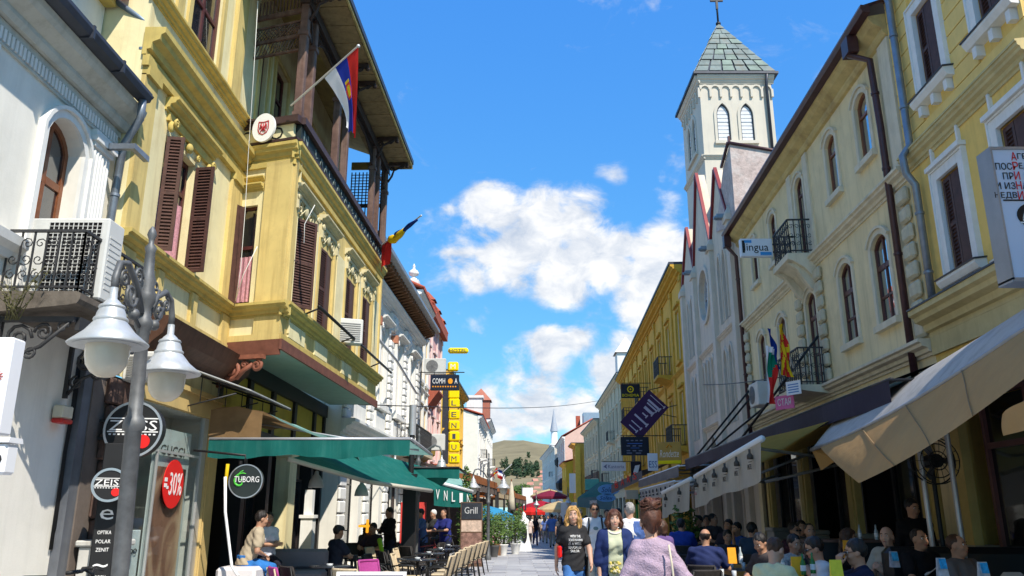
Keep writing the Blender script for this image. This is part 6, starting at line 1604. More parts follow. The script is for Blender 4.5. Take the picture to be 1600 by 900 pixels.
t=thing('radio_mast','thin mast on the hilltop','mast',(W(811,690,1500).x,1500,hill_h(W(811,690,1500).x,1500)-2))
b=MB(); b.cyl((0,0,0),(0,0,16),.35,.15,n=6); b.box(-.9,.9,-.2,.2,10,10.4); b.build('mast_pole',MATS['far_slate'],t)
# farther street lamps
for k,(px,Y,l) in enumerate(((763,32.0,'dark double street lamp beside the plant pots on the left'),(745,43.0,'dark double street lamp beyond the hotel sign'),(651,21.6,'street lamp with pale shade behind the black cafe post'),(838,70,'slim dark street lamp in the middle distance'),(888,62,'dark street lamp beside the teal shop awning on the right'))):
    p=W(px,800,Y); st=street_lamp(l,(p.x,Y,gz(Y)),R(20) if k!=2 else R(0),False,'street lamps along the street'); st.scale=(1,1,1.0)
    if k in(3,4): st.rotation_euler.z=R(90)
# overhead wires
t=bpy.data.objects
b=MB(); A=W(560,632,24); B_=W(936,626,75); b.tube([A.lerp(B_,i/20)+Vector((0,0,-.35*math.sin(PI*i/20))) for i in range(21)],.018,5); tag(b.build('overhead_wire',M_BLACK),'thin dark wire crossing the street in the distance','wire')
b=MB(); A=W(1075,600,36); B_=W(1230,588,18); b.tube([A.lerp(B_,i/12)+Vector((0,0,-.1*math.sin(PI*i/12))) for i in range(13)],.014,5); tag(b.build('overhead_wire',M_BLACK),'thin wire running along the church front','wire')
# ------------------------------------------------------------ left pavilions
M_RUST=mat('rust_brown_edge',(.30,.11,.04),.7,.2,var=.2); M_GRCAN=mat('grey_brown_canopy',(.20,.16,.14),.8,.15,var=.15,trans=.2)
pa=W(728,738,33.0); pb=W(822,777,74.0)
for k in range(3):
    a=pa.lerp(pb,k/3); c=pa.lerp(pb,(k+.95)/3); L=(Vector((c.x-a.x,c.y-a.y))).length
    t=thing('terrace_pavilion',('nearest','middle','farthest')[k]+' brown edged terrace pavilion along the left of the street','pavilion',(a.x,a.y,gz(a.y)),math.atan2(c.y-a.y,c.x-a.x),'terrace pavilions')
    z=3.05
    b=MB(); b.box(0,L,-.05,.05,z-.05,z+.28); b.box(0,.1,.05,3.4,z,z+.25); b.box(L-.1,L,.05,3.4,z,z+.25); b.build('edge_board',M_RUST,t)
    b=MB(); cloth(b,0,8,6,lambda u,v:(L*u,3.4*v,z+.28+.75*v+.05*math.sin(u*20))); b.build('canopy',M_GRCAN,t)
    b=MB()
    for x in (.1,L/3,2*L/3,L-.1): b.box(x-.06,x+.06,-.06,.06,-.2,z); b.box(x-.06,x+.06,3.2,3.32,-.2,z+.7)
    b.build('post',M_IRON,t)
    b=MB(); cloth(b,0,20,3,lambda u,v:(L*u,-.02+.02*math.sin(u*60),z-.05-.32*v)); b.build('valance',M_GRCAN if k!=1 else mat('beige_valance',(.50,.40,.26),.8,var=.1),t)
    b=MB(); b.box(0,L,2.9,3.0,-.3,z); b.build('back_screen',mat('dark_brown_screen',(.06,.045,.04),.8,var=.3),t)
# market umbrellas far away
def umbrella(label,loc,r,h,m,n=8,group=None,closed=False):
    t=thing('umbrella',label,'umbrella',loc,0,group)
    b=MB(); b.cyl((0,0,0),(0,0,h+.15),.035,n=7); b.cyl((0,0,0),(0,0,.08),.3,n=10); b.build('pole',M_BROWNF,t)
    b=MB()
    if closed: b.lathe([(.04,h),(.12,h-.3),(.2,h-1.1),(.24,h-1.7),(.12,h-1.75)],(0,0,0),10)
    else:
        vs=[(0,0,h)]+[(r*math.cos(2*PI*i/n),r*math.sin(2*PI*i/n),h-r*.34) for i in range(n)]+[(r*.5*math.cos(2*PI*i/n),r*.5*math.sin(2*PI*i/n),h-r*.12) for i in range(n)]+[(r*math.cos(2*PI*i/n),r*math.sin(2*PI*i/n),h-r*.34-.25) for i in range(n)]
        f=[]
        for i in range(n): j=(i+1)%n; f+=[(0,n+1+i,n+1+j),(n+1+i,1+i,1+j,n+1+j),(1+i,2*n+1+i,2*n+1+j,1+j)]
        b.add(vs,f,False)
    b.build('canopy',m,t)
    if not closed:
        b=MB()
        for i in range(n): a=2*PI*i/n; b.cyl((.03*math.cos(a),.03*math.sin(a),h-r*.5),(r*.5*math.cos(a),r*.5*math.sin(a),h-r*.13),.012,n=4)
        b.build('rib',M_IRON,t)
    return t
M_UR=mat('umbrella_red',(.42,.012,.03),.8,var=.08,trans=.3); M_UB=mat('umbrella_beige',(.62,.47,.24),.8,var=.08,trans=.3); M_UBL=mat('umbrella_blue',(.04,.30,.55),.8,var=.05,trans=.3)
for px,py,Y,r,m,l in ((845,782,82,2.6,M_UR,'wide dark red umbrella in the middle of the far street'),(829,792,74,1.3,MATS['flag_red'],'small bright red umbrella left of the wide red one'),(873,783,76,2.2,M_UB,'beige umbrella right of the red umbrella'),(858,764,105,2.4,M_UB,'beige and white umbrella above the red umbrella'),(860,766,98,2.2,mat('umbrella_wine',(.20,.015,.04),.8,trans=.2),'wine coloured flat umbrella behind the beige one'),(762,790,40,1.3,M_UBL,'bright blue umbrella under the left terrace')):
    p=W(px,py,Y); umbrella(l,(p.x,Y,gz(Y)),r,p.z-gz(Y),m)
for px,Y,l in ((799,52,'closed cream umbrella at the end of the left terrace'),):
    p=W(px,760,Y); umbrella(l,(p.x,Y,gz(Y)),1,p.z-gz(Y)+.3,mat('umbrella_cream',(.72,.66,.52),.8,trans=.2),closed=True)
t=thing('banner','tall white banner near the green trees at the street end','banner',(W(824,780,110).x,110,gz(110)))
b=MB(); z0=W(824,790,110).z-gz(110); z1=W(824,762,110).z-gz(110); b.cyl((-.7,0,0),(-.7,0,z1+.2),.06,n=6); b.build('banner_pole',M_ZINC,t)
b=MB(); cloth(b,0,4,12,lambda u,v:(-.65+1.4*u,.08*math.sin(v*8+u*3),z1-(z1-z0+1.2)*v)); b.build('banner_cloth',M_WPAINT,t)
# flags: cloth given by four photo corners
def quad_flag(label,Y,corners,bands,pole=None,wav=.05,emb=None,group=None):
    c=[W(px,py,Y+(q[2] if len(q)>2 else 0)) for q in corners for px,py in [q[:2]]]
    o0=c[0]; t=thing('flag',label,'flag',tuple(o0)); b=MB(); n,m=20,20
    def f(u,v): p=(c[0].lerp(c[1],u)).lerp(c[3].lerp(c[2],u),v)-o0; return p+Vector((.4,-1,0))*(wav*math.sin(v*9+u*4)*(.3+u)+wav*.5*math.sin(u*13+v*3))
    vs=[f(i/n,j/m) for i in range(n+1) for j in range(m+1)]
    b.v=[tuple(p) for p in vs]; k=len(bands)
    for i in range(n):
        for j in range(m):
            b.f.append((i*(m+1)+j,(i+1)*(m+1)+j,(i+1)*(m+1)+j+1,i*(m+1)+j+1)); b.sm.append(True)
            b.m.append(emb((i+.5)/n,(j+.5)/m) if emb else min(k-1,int((i+.5)/n*k)))
    b.build('flag_cloth',bands,t)
    if pole:
        a=W(*pole[0],Y+.3)-o0; e=W(*pole[1],Y)-o0; b=MB(); b.cyl(a,e,.02,n=6); b.build('flag_pole',MATS['pole_grey'],t)
    return t
def sunflag(u,v):
    a=math.atan2(v-.5,u-.5); r=math.hypot(u-.5,v-.5)
    if r<.15: return 1
    if r<.19: return 0
    return 1 if (int((a/PI+1)*8+.5)%2==0) else 0
quad_flag('white, green and red flag hanging limp above the right canopy',17.0,[(1196,540),(1212,545),(1211,632),(1198,628)],[FW,FG,FR],None,.05,lambda u,v:(0 if u<.32 and v<.95 and v-u*.4<.62+.2 else 1 if v<.28+.5*(1-u) and v<.55 else 2) if not (u<.3 or v<.12) else 0)
quad_flag('deep blue flag between the green and the sun-rayed flags',17.3,[(1199,513),(1204,515),(1219,577),(1213,577)],[FEU],None,.04)
quad_flag('red flag with yellow sun rays hanging above the right canopy',16.8,[(1217,508),(1222,505),(1240,590),(1220,585)],[FR,FY],((1240,575),(1216,505)),.04,sunflag)
quad_flag('blue, white and red flag over the left terrace',44.0,[(778,731),(787,737),(790,753),(777,746)],[FEU,FW,FR],((800,725),(779,744)),.05,lambda u,v:min(2,int(v*3)))
quad_flag('small red flag left of the blue, white and red one',44.3,[(766,742),(777,730),(778,738),(768,746)],[FR,FY],None,.04,lambda u,v:1 if abs(u-.5)<.12 and abs(v-.5)<.2 else 0)
# ------------------------------------------------------------ right canopies
def off(Y,d): return XR(Y)+d
M_PURP=mat('dark_purple_canvas',(.022,.018,.040),.7,.2,var=.15,streak=.2,streak_c=(.06,.055,.08)); M_BCAN=mat('black_canvas',(.020,.019,.021),.75,.2,var=.2,streak=.25,streak_c=(.05,.05,.05)); M_GCAN=mat('grey_canvas',(.16,.15,.15),.75,.15,var=.12,streak=.2)
def canopy(label,Ya,Yb,d,zf,zb,val,m,mu,bar=None,name='awning'):
    t=thing(name,label,'awning',(0,0,0))
    P=[Vector((off(Ya,d),Ya,zf)),Vector((off(Yb,d),Yb,zf))]; Q=[Vector((off(Ya,-.06),Ya,zb)),Vector((off(Yb,-.06),Yb,zb))]
    b=MB(); n=max(8,int((Yb-Ya)*1.2)); cloth(b,0,n,5,lambda u,v:P[0].lerp(P[1],u).lerp(Q[0].lerp(Q[1],u),v)+Vector((0,0,-.05*math.sin(v*PI)*abs(math.sin(u*n*.5))))); b.build('canvas_roof',m,t)
    b=MB(); cloth(b,0,n*3,3,lambda u,v:P[0].lerp(P[1],u)+Vector((-.015+.02*math.sin(u*n*2)*v,0,-val*v-.015*abs(math.sin(u*n*1.5))*v))); b.build('valance',mu,t)
    b=MB(); b.tube([P[0]+Vector((.02,0,0)),P[1]+Vector((.02,0,0))],.04,6)
    for k in range(int((Yb-Ya)/3)+1):
        u=k/max(1,int((Yb-Ya)/3)); b.tube([P[0].lerp(P[1],u),Q[0].lerp(Q[1],u)+Vector((0,0,-.5))],.022,5)
    b.build('awning_frame',bar or M_BLACK,t); return t,P,Q
t,P_,Q_=canopy('long dark purple black canopy along the cream house',10.3,27.0,-1.6,3.3,3.85,.30,M_PURP,M_PURP,None)
b=MB()
for (pa_,pb_,Yw) in (((1285,518),(1205,632),16.9),((1200,590),(1118,688),20.6),((1180,600),(1100,700),22.5),((1222,615),(1180,660),18)):
    a=CH_.px(*pa_); wp=CH_.wpt(a[0],-.02,a[1]); Ye=wp.y+.4
    e=W(*pb_,Ye+2.2); e=Vector((off(Ye+1.5,-1.5),Ye+1.5,3.36)); b.tube([wp,e],.03,6); b.box(wp.x-.05,wp.x+.02,wp.y-.05,wp.y+.05,wp.z-.1,wp.z+.1)
b.build('tie_rod',M_BLACK,t)
b=MB(); b.tube([Vector((off(10.6,-1.0),10.6,3.25)),Vector((off(26,-1.0),26,3.25))],.05,6); b.tube([Vector((off(10.6,-1.35),10.6,3.16)),Vector((off(26,-1.35),26,3.16))],.03,6); b.build('roller_tube',mat('roller_cream',(.50,.47,.40),.5,.3,var=.1),t)
canopy('grey awning with white front bar in front of the church',27.5,40.5,-1.75,3.15,3.7,.34,M_GCAN,M_GCAN,M_WPAINT)
t,P_,Q_=canopy('pale grey awning with small dark emblems below the grey one',25.0,35.0,-2.3,2.55,3.1,.42,mat('pale_grey_canvas',(.46,.44,.40),.8,.15,var=.08,streak=.15,trans=.2),MATS['pale_grey_canvas'],M_WPAINT)
b=MB()
for k in range(9):
    p=P_[0].lerp(P_[1],(k+.5)/9); b.ball((p.x-.06,p.y,p.z-.16),(.02,.10,.07),6); b.box(p.x-.06,p.x-.04,p.y-.14,p.y+.14,p.z-.32,p.z-.27)
b.build('emblem',M_DARK,t)
# white emblem awning
M_WCAN=mat('offwhite_canvas',(.62,.57,.48),.8,.15,var=.08,scale=2,streak=.25,streak_c=(.40,.35,.27),trans=.35); M_YCAN=mat('backlit_offwhite_canvas',(.62,.40,.10),.8,.15,var=.1,trans=.45)  # second one: off-white roof with the light through it painted in as amber
def emblem_awning(label,F0,F1,val,logos,slip=.0):
    t=thing('awning',label,'awning',(0,0,0)); B0=Vector((XR(F0.y)-.08,F0.y,3.62)); B1=Vector((XR(F1.y)-.08,F1.y,3.12))
    b=MB(); cloth(b,0,14,10,lambda u,v:F0.lerp(F1,u).lerp(B0.lerp(B1,u),v)+Vector((0,0,.03-.10*math.sin(v*PI)))); b.build('canvas_roof',M_YCAN if logos>2 else M_WCAN,t)
    d=(F1-F0); rz=math.atan2(-d.y,-d.x)
    b=MB(); cloth(b,0,40,6,lambda u,v:F0.lerp(F1,u)+Vector((-.02-.05*v+.025*math.sin(u*26)*v,0,-val*(1+.05*math.sin(u*9))*v))); b.build('valance',M_WCAN,t)
    b=MB(); b.tube([F0+Vector((0,0,.02)),F1+Vector((0,0,.02))],.055,8); b.build('front_bar',M_WPAINT,t)
    b=MB()
    for u in (.15,.85):
        p=F0.lerp(F1,u); q=B0.lerp(B1,u); mid=p.lerp(q,.5)+Vector((0,.5,-.55)); b.tube([p,mid],.028,6); b.tube([mid,q+Vector((0,0,-.6))],.032,6)
    b.tube([B0,B1],.06,8); b.build('folding_arm',mat('arm_grey',(.35,.36,.38),.4,.5,.4),t)
    me=mat('emblem_ink',(.07,.06,.05),.7)
    for k in range(logos):
        u=(k+.5)/logos; p=F0.lerp(F1,u)+Vector((-.085,0,-val*.42))
        b=MB(Matrix.Translation(p)@Matrix.Rotation(rz,4,'Z')); b.lathe([(.0,-.0),(.05,.0),(.05,.06),(.02,.1),(.02,.16),(0,.16)],(0,-.01,0.02),6); b.tube([(-.09,-.012,-.02),(.09,-.012,-.02)],.008,4); b.build('emblem',me,t)
        text('AMSTEL' if k<logos-1 or logos<3 else 'Kuche',.24,.085,me if k<logos-1 or logos<3 else mat('faded_red_print',(.45,.2,.17),.7),t,tuple(p+Vector((-.03,0,-.10))),rz)
    return t
emblem_awning('off white awning with row of beer emblems on its valance',Vector((3.93,12.7,2.74)),Vector((3.95,17.6,2.36)),.62,6)
emblem_awning('shorter off white awning beyond the row of beer emblems',Vector((3.95,18.1,2.33)),Vector((4.0,21.8,2.12)),.62,2)
# big beige awning in the foreground right
M_BEI=mat('beige_canvas',(.54,.33,.14),.8,.15,var=.08,scale=1.5,streak=.2,streak_c=(.38,.28,.16),trans=.30,bump=.7,bscale=4); M_BLG=mat('skylit_beige_canvas',(.50,.48,.45),.8,.15,var=.08,scale=1.5,streak=.3,trans=.15,bump=.35,bscale=5)  # second one: beige awning's roof, sky-lit shade painted in as grey
t=thing('awning','big beige foreground awning with drooping front and folded corner','awning',(0,0,0))
F0=W(1268,703,12.7); F1=W(1600,515,7.1); F2=F1+(F1-F0)*.5
FF=lambda u:(F0.lerp(F1,u/.67) if u<.67 else F1.lerp(F2,(u-.67)/.33))+Vector((0,0,-.10*math.sin(min(1,u/.67)*PI)))
B0=Vector((XR(13.4)-.1,13.4,3.55)); B2=Vector((XR(5.4)-.1,5.4,4.05))
b=MB(); cloth(b,0,20,12,lambda u,v:FF(u).lerp(B0.lerp(B2,u),v)+Vector((0,0,.34*math.sin(v*PI)*(1-.5*v)))); b.build('canvas_roof',M_BLG,t)
VB0=W(1342,755,9.7); VB1=W(1600,592,6.1); VB2=VB1+(VB1-VB0)*.5
VB=lambda u:(VB0.lerp(VB1,u/.67) if u<.67 else VB1.lerp(VB2,(u-.67)/.33))+Vector((0,0,-.06*math.sin(min(1,u/.67)*PI)))
b=MB(); cloth(b,0,30,12,lambda u,v:FF(.04+.96*u).lerp(VB(u),v)+Vector((-.02,0,0))*(math.sin(v*PI)*(.4+1.2*math.sin(u*11)+.8*math.sin(u*23+v*2)))); b.build('valance',M_BEI,t)
b=MB()
for u in (.2,.36,.52,.68,.84): b.tube([FF(.04+.96*u).lerp(VB(u),k/10)+Vector((-.012,0,0))+Vector((-.02,0,0))*(math.sin(k/10*PI)*(.4+1.2*math.sin(u*11)+.8*math.sin(u*23+k/5))) for k in range(11)],.006,4)
b.build('seam',mat('seam_brown',(.30,.20,.10),.8),t)
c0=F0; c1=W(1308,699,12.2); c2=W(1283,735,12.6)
b=MB(); b.add([c0,c1,W(1309,718,12.1),c2],[(0,1,2,3)]); b.build('corner_flap',mat('orange_lit_canvas',(.62,.36,.12),.8,var=.06,trans=.5),t)  # sunlight through the flap painted in as orange
b=MB(); b.tube([FF(k/12)+Vector((0,0,.0)) for k in range(13)],.03,6); b.tube([F0,B0],.03,6); b.build('awning_frame',MATS['arm_grey'],t)
t=thing('awning','beige awning corner entering at the right edge','awning',(0,0,0))
a=W(1566,648,6.6); c=W(1640,600,5.6); d=W(1640,655,5.6); e=W(1573,681,6.55)
b=MB(); cloth(b,0,12,5,lambda u,v:a.lerp(c,u).lerp(e.lerp(d,u),v)+Vector((-.03,0,0))*math.sin(u*7+v*2)); b.build('valance',M_BEI,t)
b=MB(); b.add([a,c,c+Vector((1.6,.8,.25)),a+Vector((1.6,1.4,.25))],[(0,1,2,3)]); b.build('canvas_roof',M_BLG,t)
# AC and posters on the right balcony
ac_unit('white air conditioner on the church corner below the flags',W(1188,635,20.5)+Vector((0,0,0)),R(-90),.75,.6,.3,'fan')
t=thing('placard','pink placard with white letters on the lower balcony','placard',W(1226,628,17.2),R(-60))
t.scale=(.6,1,.7); b=MB(); b.box(-.42,.42,-.01,.01,-.22,.2); b.build('placard_board',mat('placard_pink',(.72,.16,.36),.5),t); text('СТАЯ',.6,.22,M_WPAINT,t,(0,-.014,0))
t=thing('placard','white and blue placard beside the pink one on the balcony','placard',W(1240,606,16.8),R(-60))
t.scale=(.5,1,.6); b=MB(); b.box(-.38,.38,-.01,.01,-.24,.24); b.build('placard_board',M_SIGNW,t); b=MB()
for k in range(4): b.box(-.28,.28,-.013,-.0105,.1-.09*k,.14-.09*k)
b.build('print_lines',mat('print_blue',(.12,.25,.5),.6),t)
# ------------------------------------------------------------ projecting signs right
t=thing('projecting_sign','white lightbox sign reading lingua beside the iron balcony','sign',W(1181,388,18.9))
s=18.9*1.0; b=MB(); b.bbox(-.40,.40,-.07,.07,-.235,.235,.015); b.build('lightbox',M_SIGNW,t)
text('lingua',.60,.26,M_BLACK,t,(-.01,-.074,-.02)); b=MB(); b.box(-.36,-.30,-.078,-.072,-.14,.18); b.build('tall_letter_bar',M_BLACK,t); b=MB(); b.box(.08,.36,-.076,-.072,-.2,-.12); b.box(-.3,-.12,-.076,-.072,.12,.19); b.build('blue_mark',mat('lingua_blue',(.05,.32,.7),.4),t)
b=MB(); b.cyl((.4,0,.1),(1.6,0,.1),.025,n=6); b.cyl((.4,0,-.1),(1.6,0,-.1),.025,n=6); b.build('bracket',M_BLACK,t)
# agency sign
t=thing('agency_sign','big white agency lightbox with black and red Cyrillic lines at the right edge','sign',W(1572,330,7.5))
o0=W(1572,330,7.5)
def ap(px,py): 
    return W(px,py,7.5)-o0
tl=ap(1553,234); bl=ap(1583,437); 
x_l=(ap(1556,240).x+ap(1577,430).x)/2
b=MB(); b.box(x_l,x_l+1.25,0,.22,bl.z+.02,tl.z); b.build('lightbox',mat('lightbox_blue_white',(.62,.70,.84),.4,.35,var=.02),t)
b=MB(); b.box(x_l-.02,x_l+1.27,-.012,.232,tl.z,tl.z+.03); b.box(x_l-.02,x_l+1.27,-.012,.232,bl.z-.02,bl.z+.02); b.box(x_l-.02,x_l,-.012,.232,bl.z,tl.z); b.build('lightbox_rim',MATS['arm_grey'],t)
ink=M_BLACK; rows=[(241,'|А|ГЕНЦИЈА ЗА'),(258,'ПОС|Р|ЕДУВАЊЕ'),(274,'ПР|И| КУПУВАЊЕ'),(288,'И ИЗ|Н|АЈМУВАЊЕ'),(303,'НЕДВ|И|ЖНОСТИ')]
xr=x_l+.185; lw=.058
for i,(py,s) in enumerate(rows):
    a,c,d=s.split('|'); z=ap(1580,py+ (0)).z; h=.075
    z=tl.z-.075-.107*i
    wd=lambda q:sum(.03 if ch in ' І' else lw for ch in q)
    text(c,.055,.09,M_RED,t,(xr+lw/2,-.006,z),name='red_letter')
    if a.strip(): text(a,wd(a)-.008,.075,ink,t,(xr-wd(a)/2-.004,-.006,z-.004))
    text(d.strip(),wd(d.strip())-.008,.075,ink,t,(xr+lw+wd(d.strip())/2+.004+(.04 if d[0]==' ' else 0),-.006,z-.004))
b=MB(); b.box(x_l+.03,x_l+1.2,-.006,-.001,tl.z-.565,tl.z-.55); b.build('rule_line',ink,t)
b=MB(); cx=x_l+.33; cz=tl.z-.72; b.disc((cx,cz),.19,-.006,-.001,24,.14); b.build('logo_oval',ink,t)
b=MB()
for k in range(5): b.tube([(cx-.13+.06*k,-.01,cz-.03),(cx-.10+.06*k,-.01,cz+.05),(cx-.06+.06*k,-.01,cz-.0)],.012,4)
b.box(cx-.17,cx+.17,-.011,-.007,cz-.085,cz-.07); 
for k in range(4): b.box(cx-.14+.08*k,cx-.10+.08*k,-.011,-.007,cz-.06,cz-.035)
b.build('logo_roofs',M_WPAINT,t)
text('м',.06,.05,mat('print_blue2',(.06,.22,.6),.5),t,(x_l+.42,-.006,tl.z-.98)); b=MB(); b.tube([(x_l+.20,-.008,bl.z+.30),(x_l+.16,-.008,bl.z+.25),(x_l+.16,-.008,bl.z+.19),(x_l+.20,-.008,bl.z+.14)],[.022,.012,.012,.022],6); b.build('phone_mark',ink,t)
b=MB(); b.cyl((x_l+1.2,.1,tl.z-.2),(x_l+2.0,.1,tl.z-.2),.03,n=6); b.cyl((x_l+1.2,.1,bl.z+.2),(x_l+2.0,.1,bl.z+.2),.03,n=6); b.build('bracket',M_BLACK,t)
# distance signs
def box_sign(label,px,py,Y,w,h,m,rz=0,rot=0,d=.08,arm=1.4,edge=None,cat='sign',name='projecting_sign'):
    t=thing(name,label,cat,W(px,py,Y),rz); t.rotation_euler=(0,rot,rz)
    b=MB(); b.bbox(-w/2,w/2,-d/2,d/2,-h/2,h/2,.015); b.build('sign_board',m,t)
    if arm:
        b=MB(); b.box(-w/2,w/2+arm,-.02,.02,h/2+.03,h/2+.07); b.box(-w*.4,-w*.4+.03,-.02,.02,h/2,h/2+.04); b.box(w*.4,w*.4+.03,-.02,.02,h/2,h/2+.04); b.build('sign_arm',M_BLACK,t)
    return t
mnav=mat('sign_dark_navy',(.012,.014,.028),.4); mprp=mat('banner_purple',(.045,.012,.065),.6,var=.1)
t=box_sign('black sign with yellow ring and yellow lettering high on the yellow house',985,611,48,1.15,.86,mnav,arm=1.5)
b=MB(); n=20; b.ring([(.2*math.cos(2*PI*i/n),.1+.2*math.sin(2*PI*i/n)) for i in range(n)],-.06,-.05,-.042); b.disc((0,.1),.05,-.05,-.042); b.build('yellow_ring',M_HY,t); text('BOHEMIA',1.0,.17,M_HY,t,(0,-.045,-.26))
t=thing('tilted_banner','tilted purple banner with pale lettering hung across the yellow house','banner',W(1007,648,38)); t.rotation_euler=(0,R(-47)+0,0)
b=MB(); b.box(-1.05,1.05,-.015,.015,-.62,.62); b.build('banner_cloth',mprp,t)
mpl_=mat('banner_pale_print',(.50,.45,.55),.7)
b=MB()
for k,(x,l,th) in enumerate(((-.85,.5,.05),(-.62,.62,.05),(-.30,.8,.09),(.0,.3,.06),(.28,.55,.14),(.52,.62,.07),(.66,.75,.10),(.9,.9,.03))):
    b.box(x-th/2,x+th/2,-.022,-.016,-l*.55+.05,l*.45)
    b.box(x-th/2-.06,x+th/2+.05,-.022,-.016,-l*.55+.0,-l*.55+.06)
b.build('pale_print',mpl_,t)
b=MB(); b.tube([(1.05,0,.6),(1.7,.3,.2)],.02,5); b.tube([(1.05,0,-.6),(2.0,.3,-1.2)],.02,5); b.tube([(.6,0,-.62),(1.4,.4,-1.8)],.02,5); b.build('banner_line',M_BLACK,t)
t=box_sign('navy menu sign with rows of faint words under the purple banner',992,697,38,1.32,.86,mnav,arm=1.9)
b=MB(); b.box(-.35,.35,-.05,-.042,.10,.13); b.box(-.2,.2,-.05,-.042,-.1,-.08); b.build('blue_lines',mat('line_blue',(.05,.16,.55),.5),t)
b=MB()
for r,(z,k) in enumerate(((.25,4),(-.0,3),(-.22,3),(-.33,2))): 
    for i in range(k): w=.7/k; b.box(-.4+i*.85/k,-.4+i*.85/k+w*.7,-.05,-.042,z-.02,z+.03)
b.build('menu_words',mat('dull_print',(.16,.17,.24),.6),t)
t=box_sign('mustard sign with white script lettering on the yellow house',1046,708,33.5,.98,.90,mat('mustard_board',(.46,.26,.05),.5,var=.08),rz=R(-25),arm=0)
text('Rondette',.80,.30,mat('print_offwhite',(.75,.66,.55),.6),t,(0,-.046,-.02),slant=.25); b=MB(); b.box(-.48,.48,-.046,-.041,-.43,-.30); b.build('yellow_strip',M_HY,t); b=MB(); b.tube([(-.1,-.05,.22),(0,-.05,.36),(.12,-.05,.24)],.03,5); b.build('orange_flame',mo,t)
t=box_sign('narrow white sign with blue print beside the mustard sign',1020,722,37,.46,.78,M_SIGNW,arm=0); text('ESS',.36,.3,mat('print_blue3',(.10,.17,.36),.5),t,(0,-.046,-.1))
t=box_sign('long pale sign with dark arrow emblem hanging over the right pavement',959,729,56,1.66,.58,M_SIGNW,arm=1.0); text('Kastoria',1.1,.24,mat('print_grey_blue',(.18,.20,.32),.5),t,(.16,-.046,0)); b=MB(); b.ext([(-.72,0),(-.46,-.16),(-.52,0),(-.46,.16)],-.05,-.042); b.build('arrow_emblem',MATS['print_grey_blue'],t)
t=box_sign('navy vertical sign with white shape below the menu sign',994,737,42,.55,1.0,mnav,arm=0); b=MB(); b.ext([(-.1,-.3),(.2,-.3),(.1,.0),(.2,.35),(-.05,.3),(-.15,.0)],-.05,-.042); b.build('white_shape',M_WPAINT,t)
for py,r_,l in ((765,(.62,.30),'upper pale blue oval sign on the teal shop awning'),(778,(.55,.22),'lower pale blue oval sign on the teal shop awning')):
    t=thing('oval_sign',l,'sign',W(951 if py<770 else 947,py,47)); b=MB(); b.disc((0,0),r_[0],-.04,.04,28,r_[1]); b.build('sign_board',mat('oval_blue',(.16,.38,.68),.4),t); text('Solex',r_[0]*1.35,r_[1]*.95,mat('oval_navy',(.01,.02,.14),.4),t,(0,-.046,0),slant=.3)
t=thing('shop_awning','teal shop awning with white lettering far on the right','awning',(0,0,0))
a=W(902,778,58); c=W(938,752,58.5); d=W(962,755,52); e=W(962,782,50); f=W(902,792,57.5); g=W(955,797,49.5)
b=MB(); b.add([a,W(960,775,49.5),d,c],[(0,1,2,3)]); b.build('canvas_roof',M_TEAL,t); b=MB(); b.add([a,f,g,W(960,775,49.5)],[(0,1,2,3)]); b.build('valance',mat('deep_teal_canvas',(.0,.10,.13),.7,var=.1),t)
aa=a.lerp(W(960,775,49.5),.5); gd=g-f; text('LINDEMANS',1.7,.22,M_WPAINT,t,tuple(aa.lerp(f.lerp(g,.5),.45)+Vector((-.04,-.08,0))),math.atan2(gd.y,gd.x)); 
t=thing('shop_awning','grey shop awning with red letters beside the blue oval signs','awning',(0,0,0))
a=W(955,758,44); c=W(1003,735,41); b=MB(); b.add([a,c,c+Vector((1.8,.3,.5)),a+Vector((1.8,.3,.5))],[(0,1,2,3)]); b.add([a,c,c+Vector((0,0,-.45)),a+Vector((0,0,-.45))],[(0,1,2,3)]); b.build('canvas',M_GCAN,t)
dd=c-a; 
for k,ch in enumerate('BARS'): text(ch,.34,.36,M_RED,t,tuple(a.lerp(c,.2+.2*k)+Vector((-.04,-.03,-.12))),math.atan2(dd.y,dd.x))
t=box_sign('small beige awning box over a shop door on the right',987,773,40,.6,.42,mat('beige_box',(.55,.45,.32),.7),arm=0,d=.5,cat='awning',name='door_awning')
t=thing('green_doorway','green painted doorway frame beside the grey awning','doorway',(W(1003,790,41).x,41,gz(41))); b=MB(); b.box(-.3,-.22,-.1,.1,0,2.6); b.box(.22,.3,-.1,.1,0,2.6); b.box(-.3,.3,-.1,.1,2.2,2.7); b.build('door_frame',mat('door_green',(.02,.30,.06),.5),t)
t=box_sign('small green and white sign far on the right',925,757,70,1.2,.9,mat('sign_teal',(.10,.42,.38),.5),arm=0); 
t=box_sign('small white sign on the low yellow house',896,755,112,1.1,2.6,M_SIGNW,arm=0)
for px,py,Y,l in ((883,715,140,'dark lantern bracket upper on the far right house'),(873,722,148,'dark lantern bracket lower on the far right house'),(876,758,132,'dark sign cluster at the far right corner')):
    t=thing('wall_lantern',l,'lantern',W(px,py,Y)); b=MB(); b.lathe([(.3,-.9),(.7,-.5),(.8,.3),(.5,.6),(.1,1.0)],(0,0,0),6,False); b.box(0,1.6,-.1,.1,.9,1.1); b.build('lantern_body',M_BLACK,t)
t=box_sign('white menu board standing in the far street',889,800,62,1.2,1.4,M_WPAINT,arm=0,name='menu_board',cat='board')
flush_text()
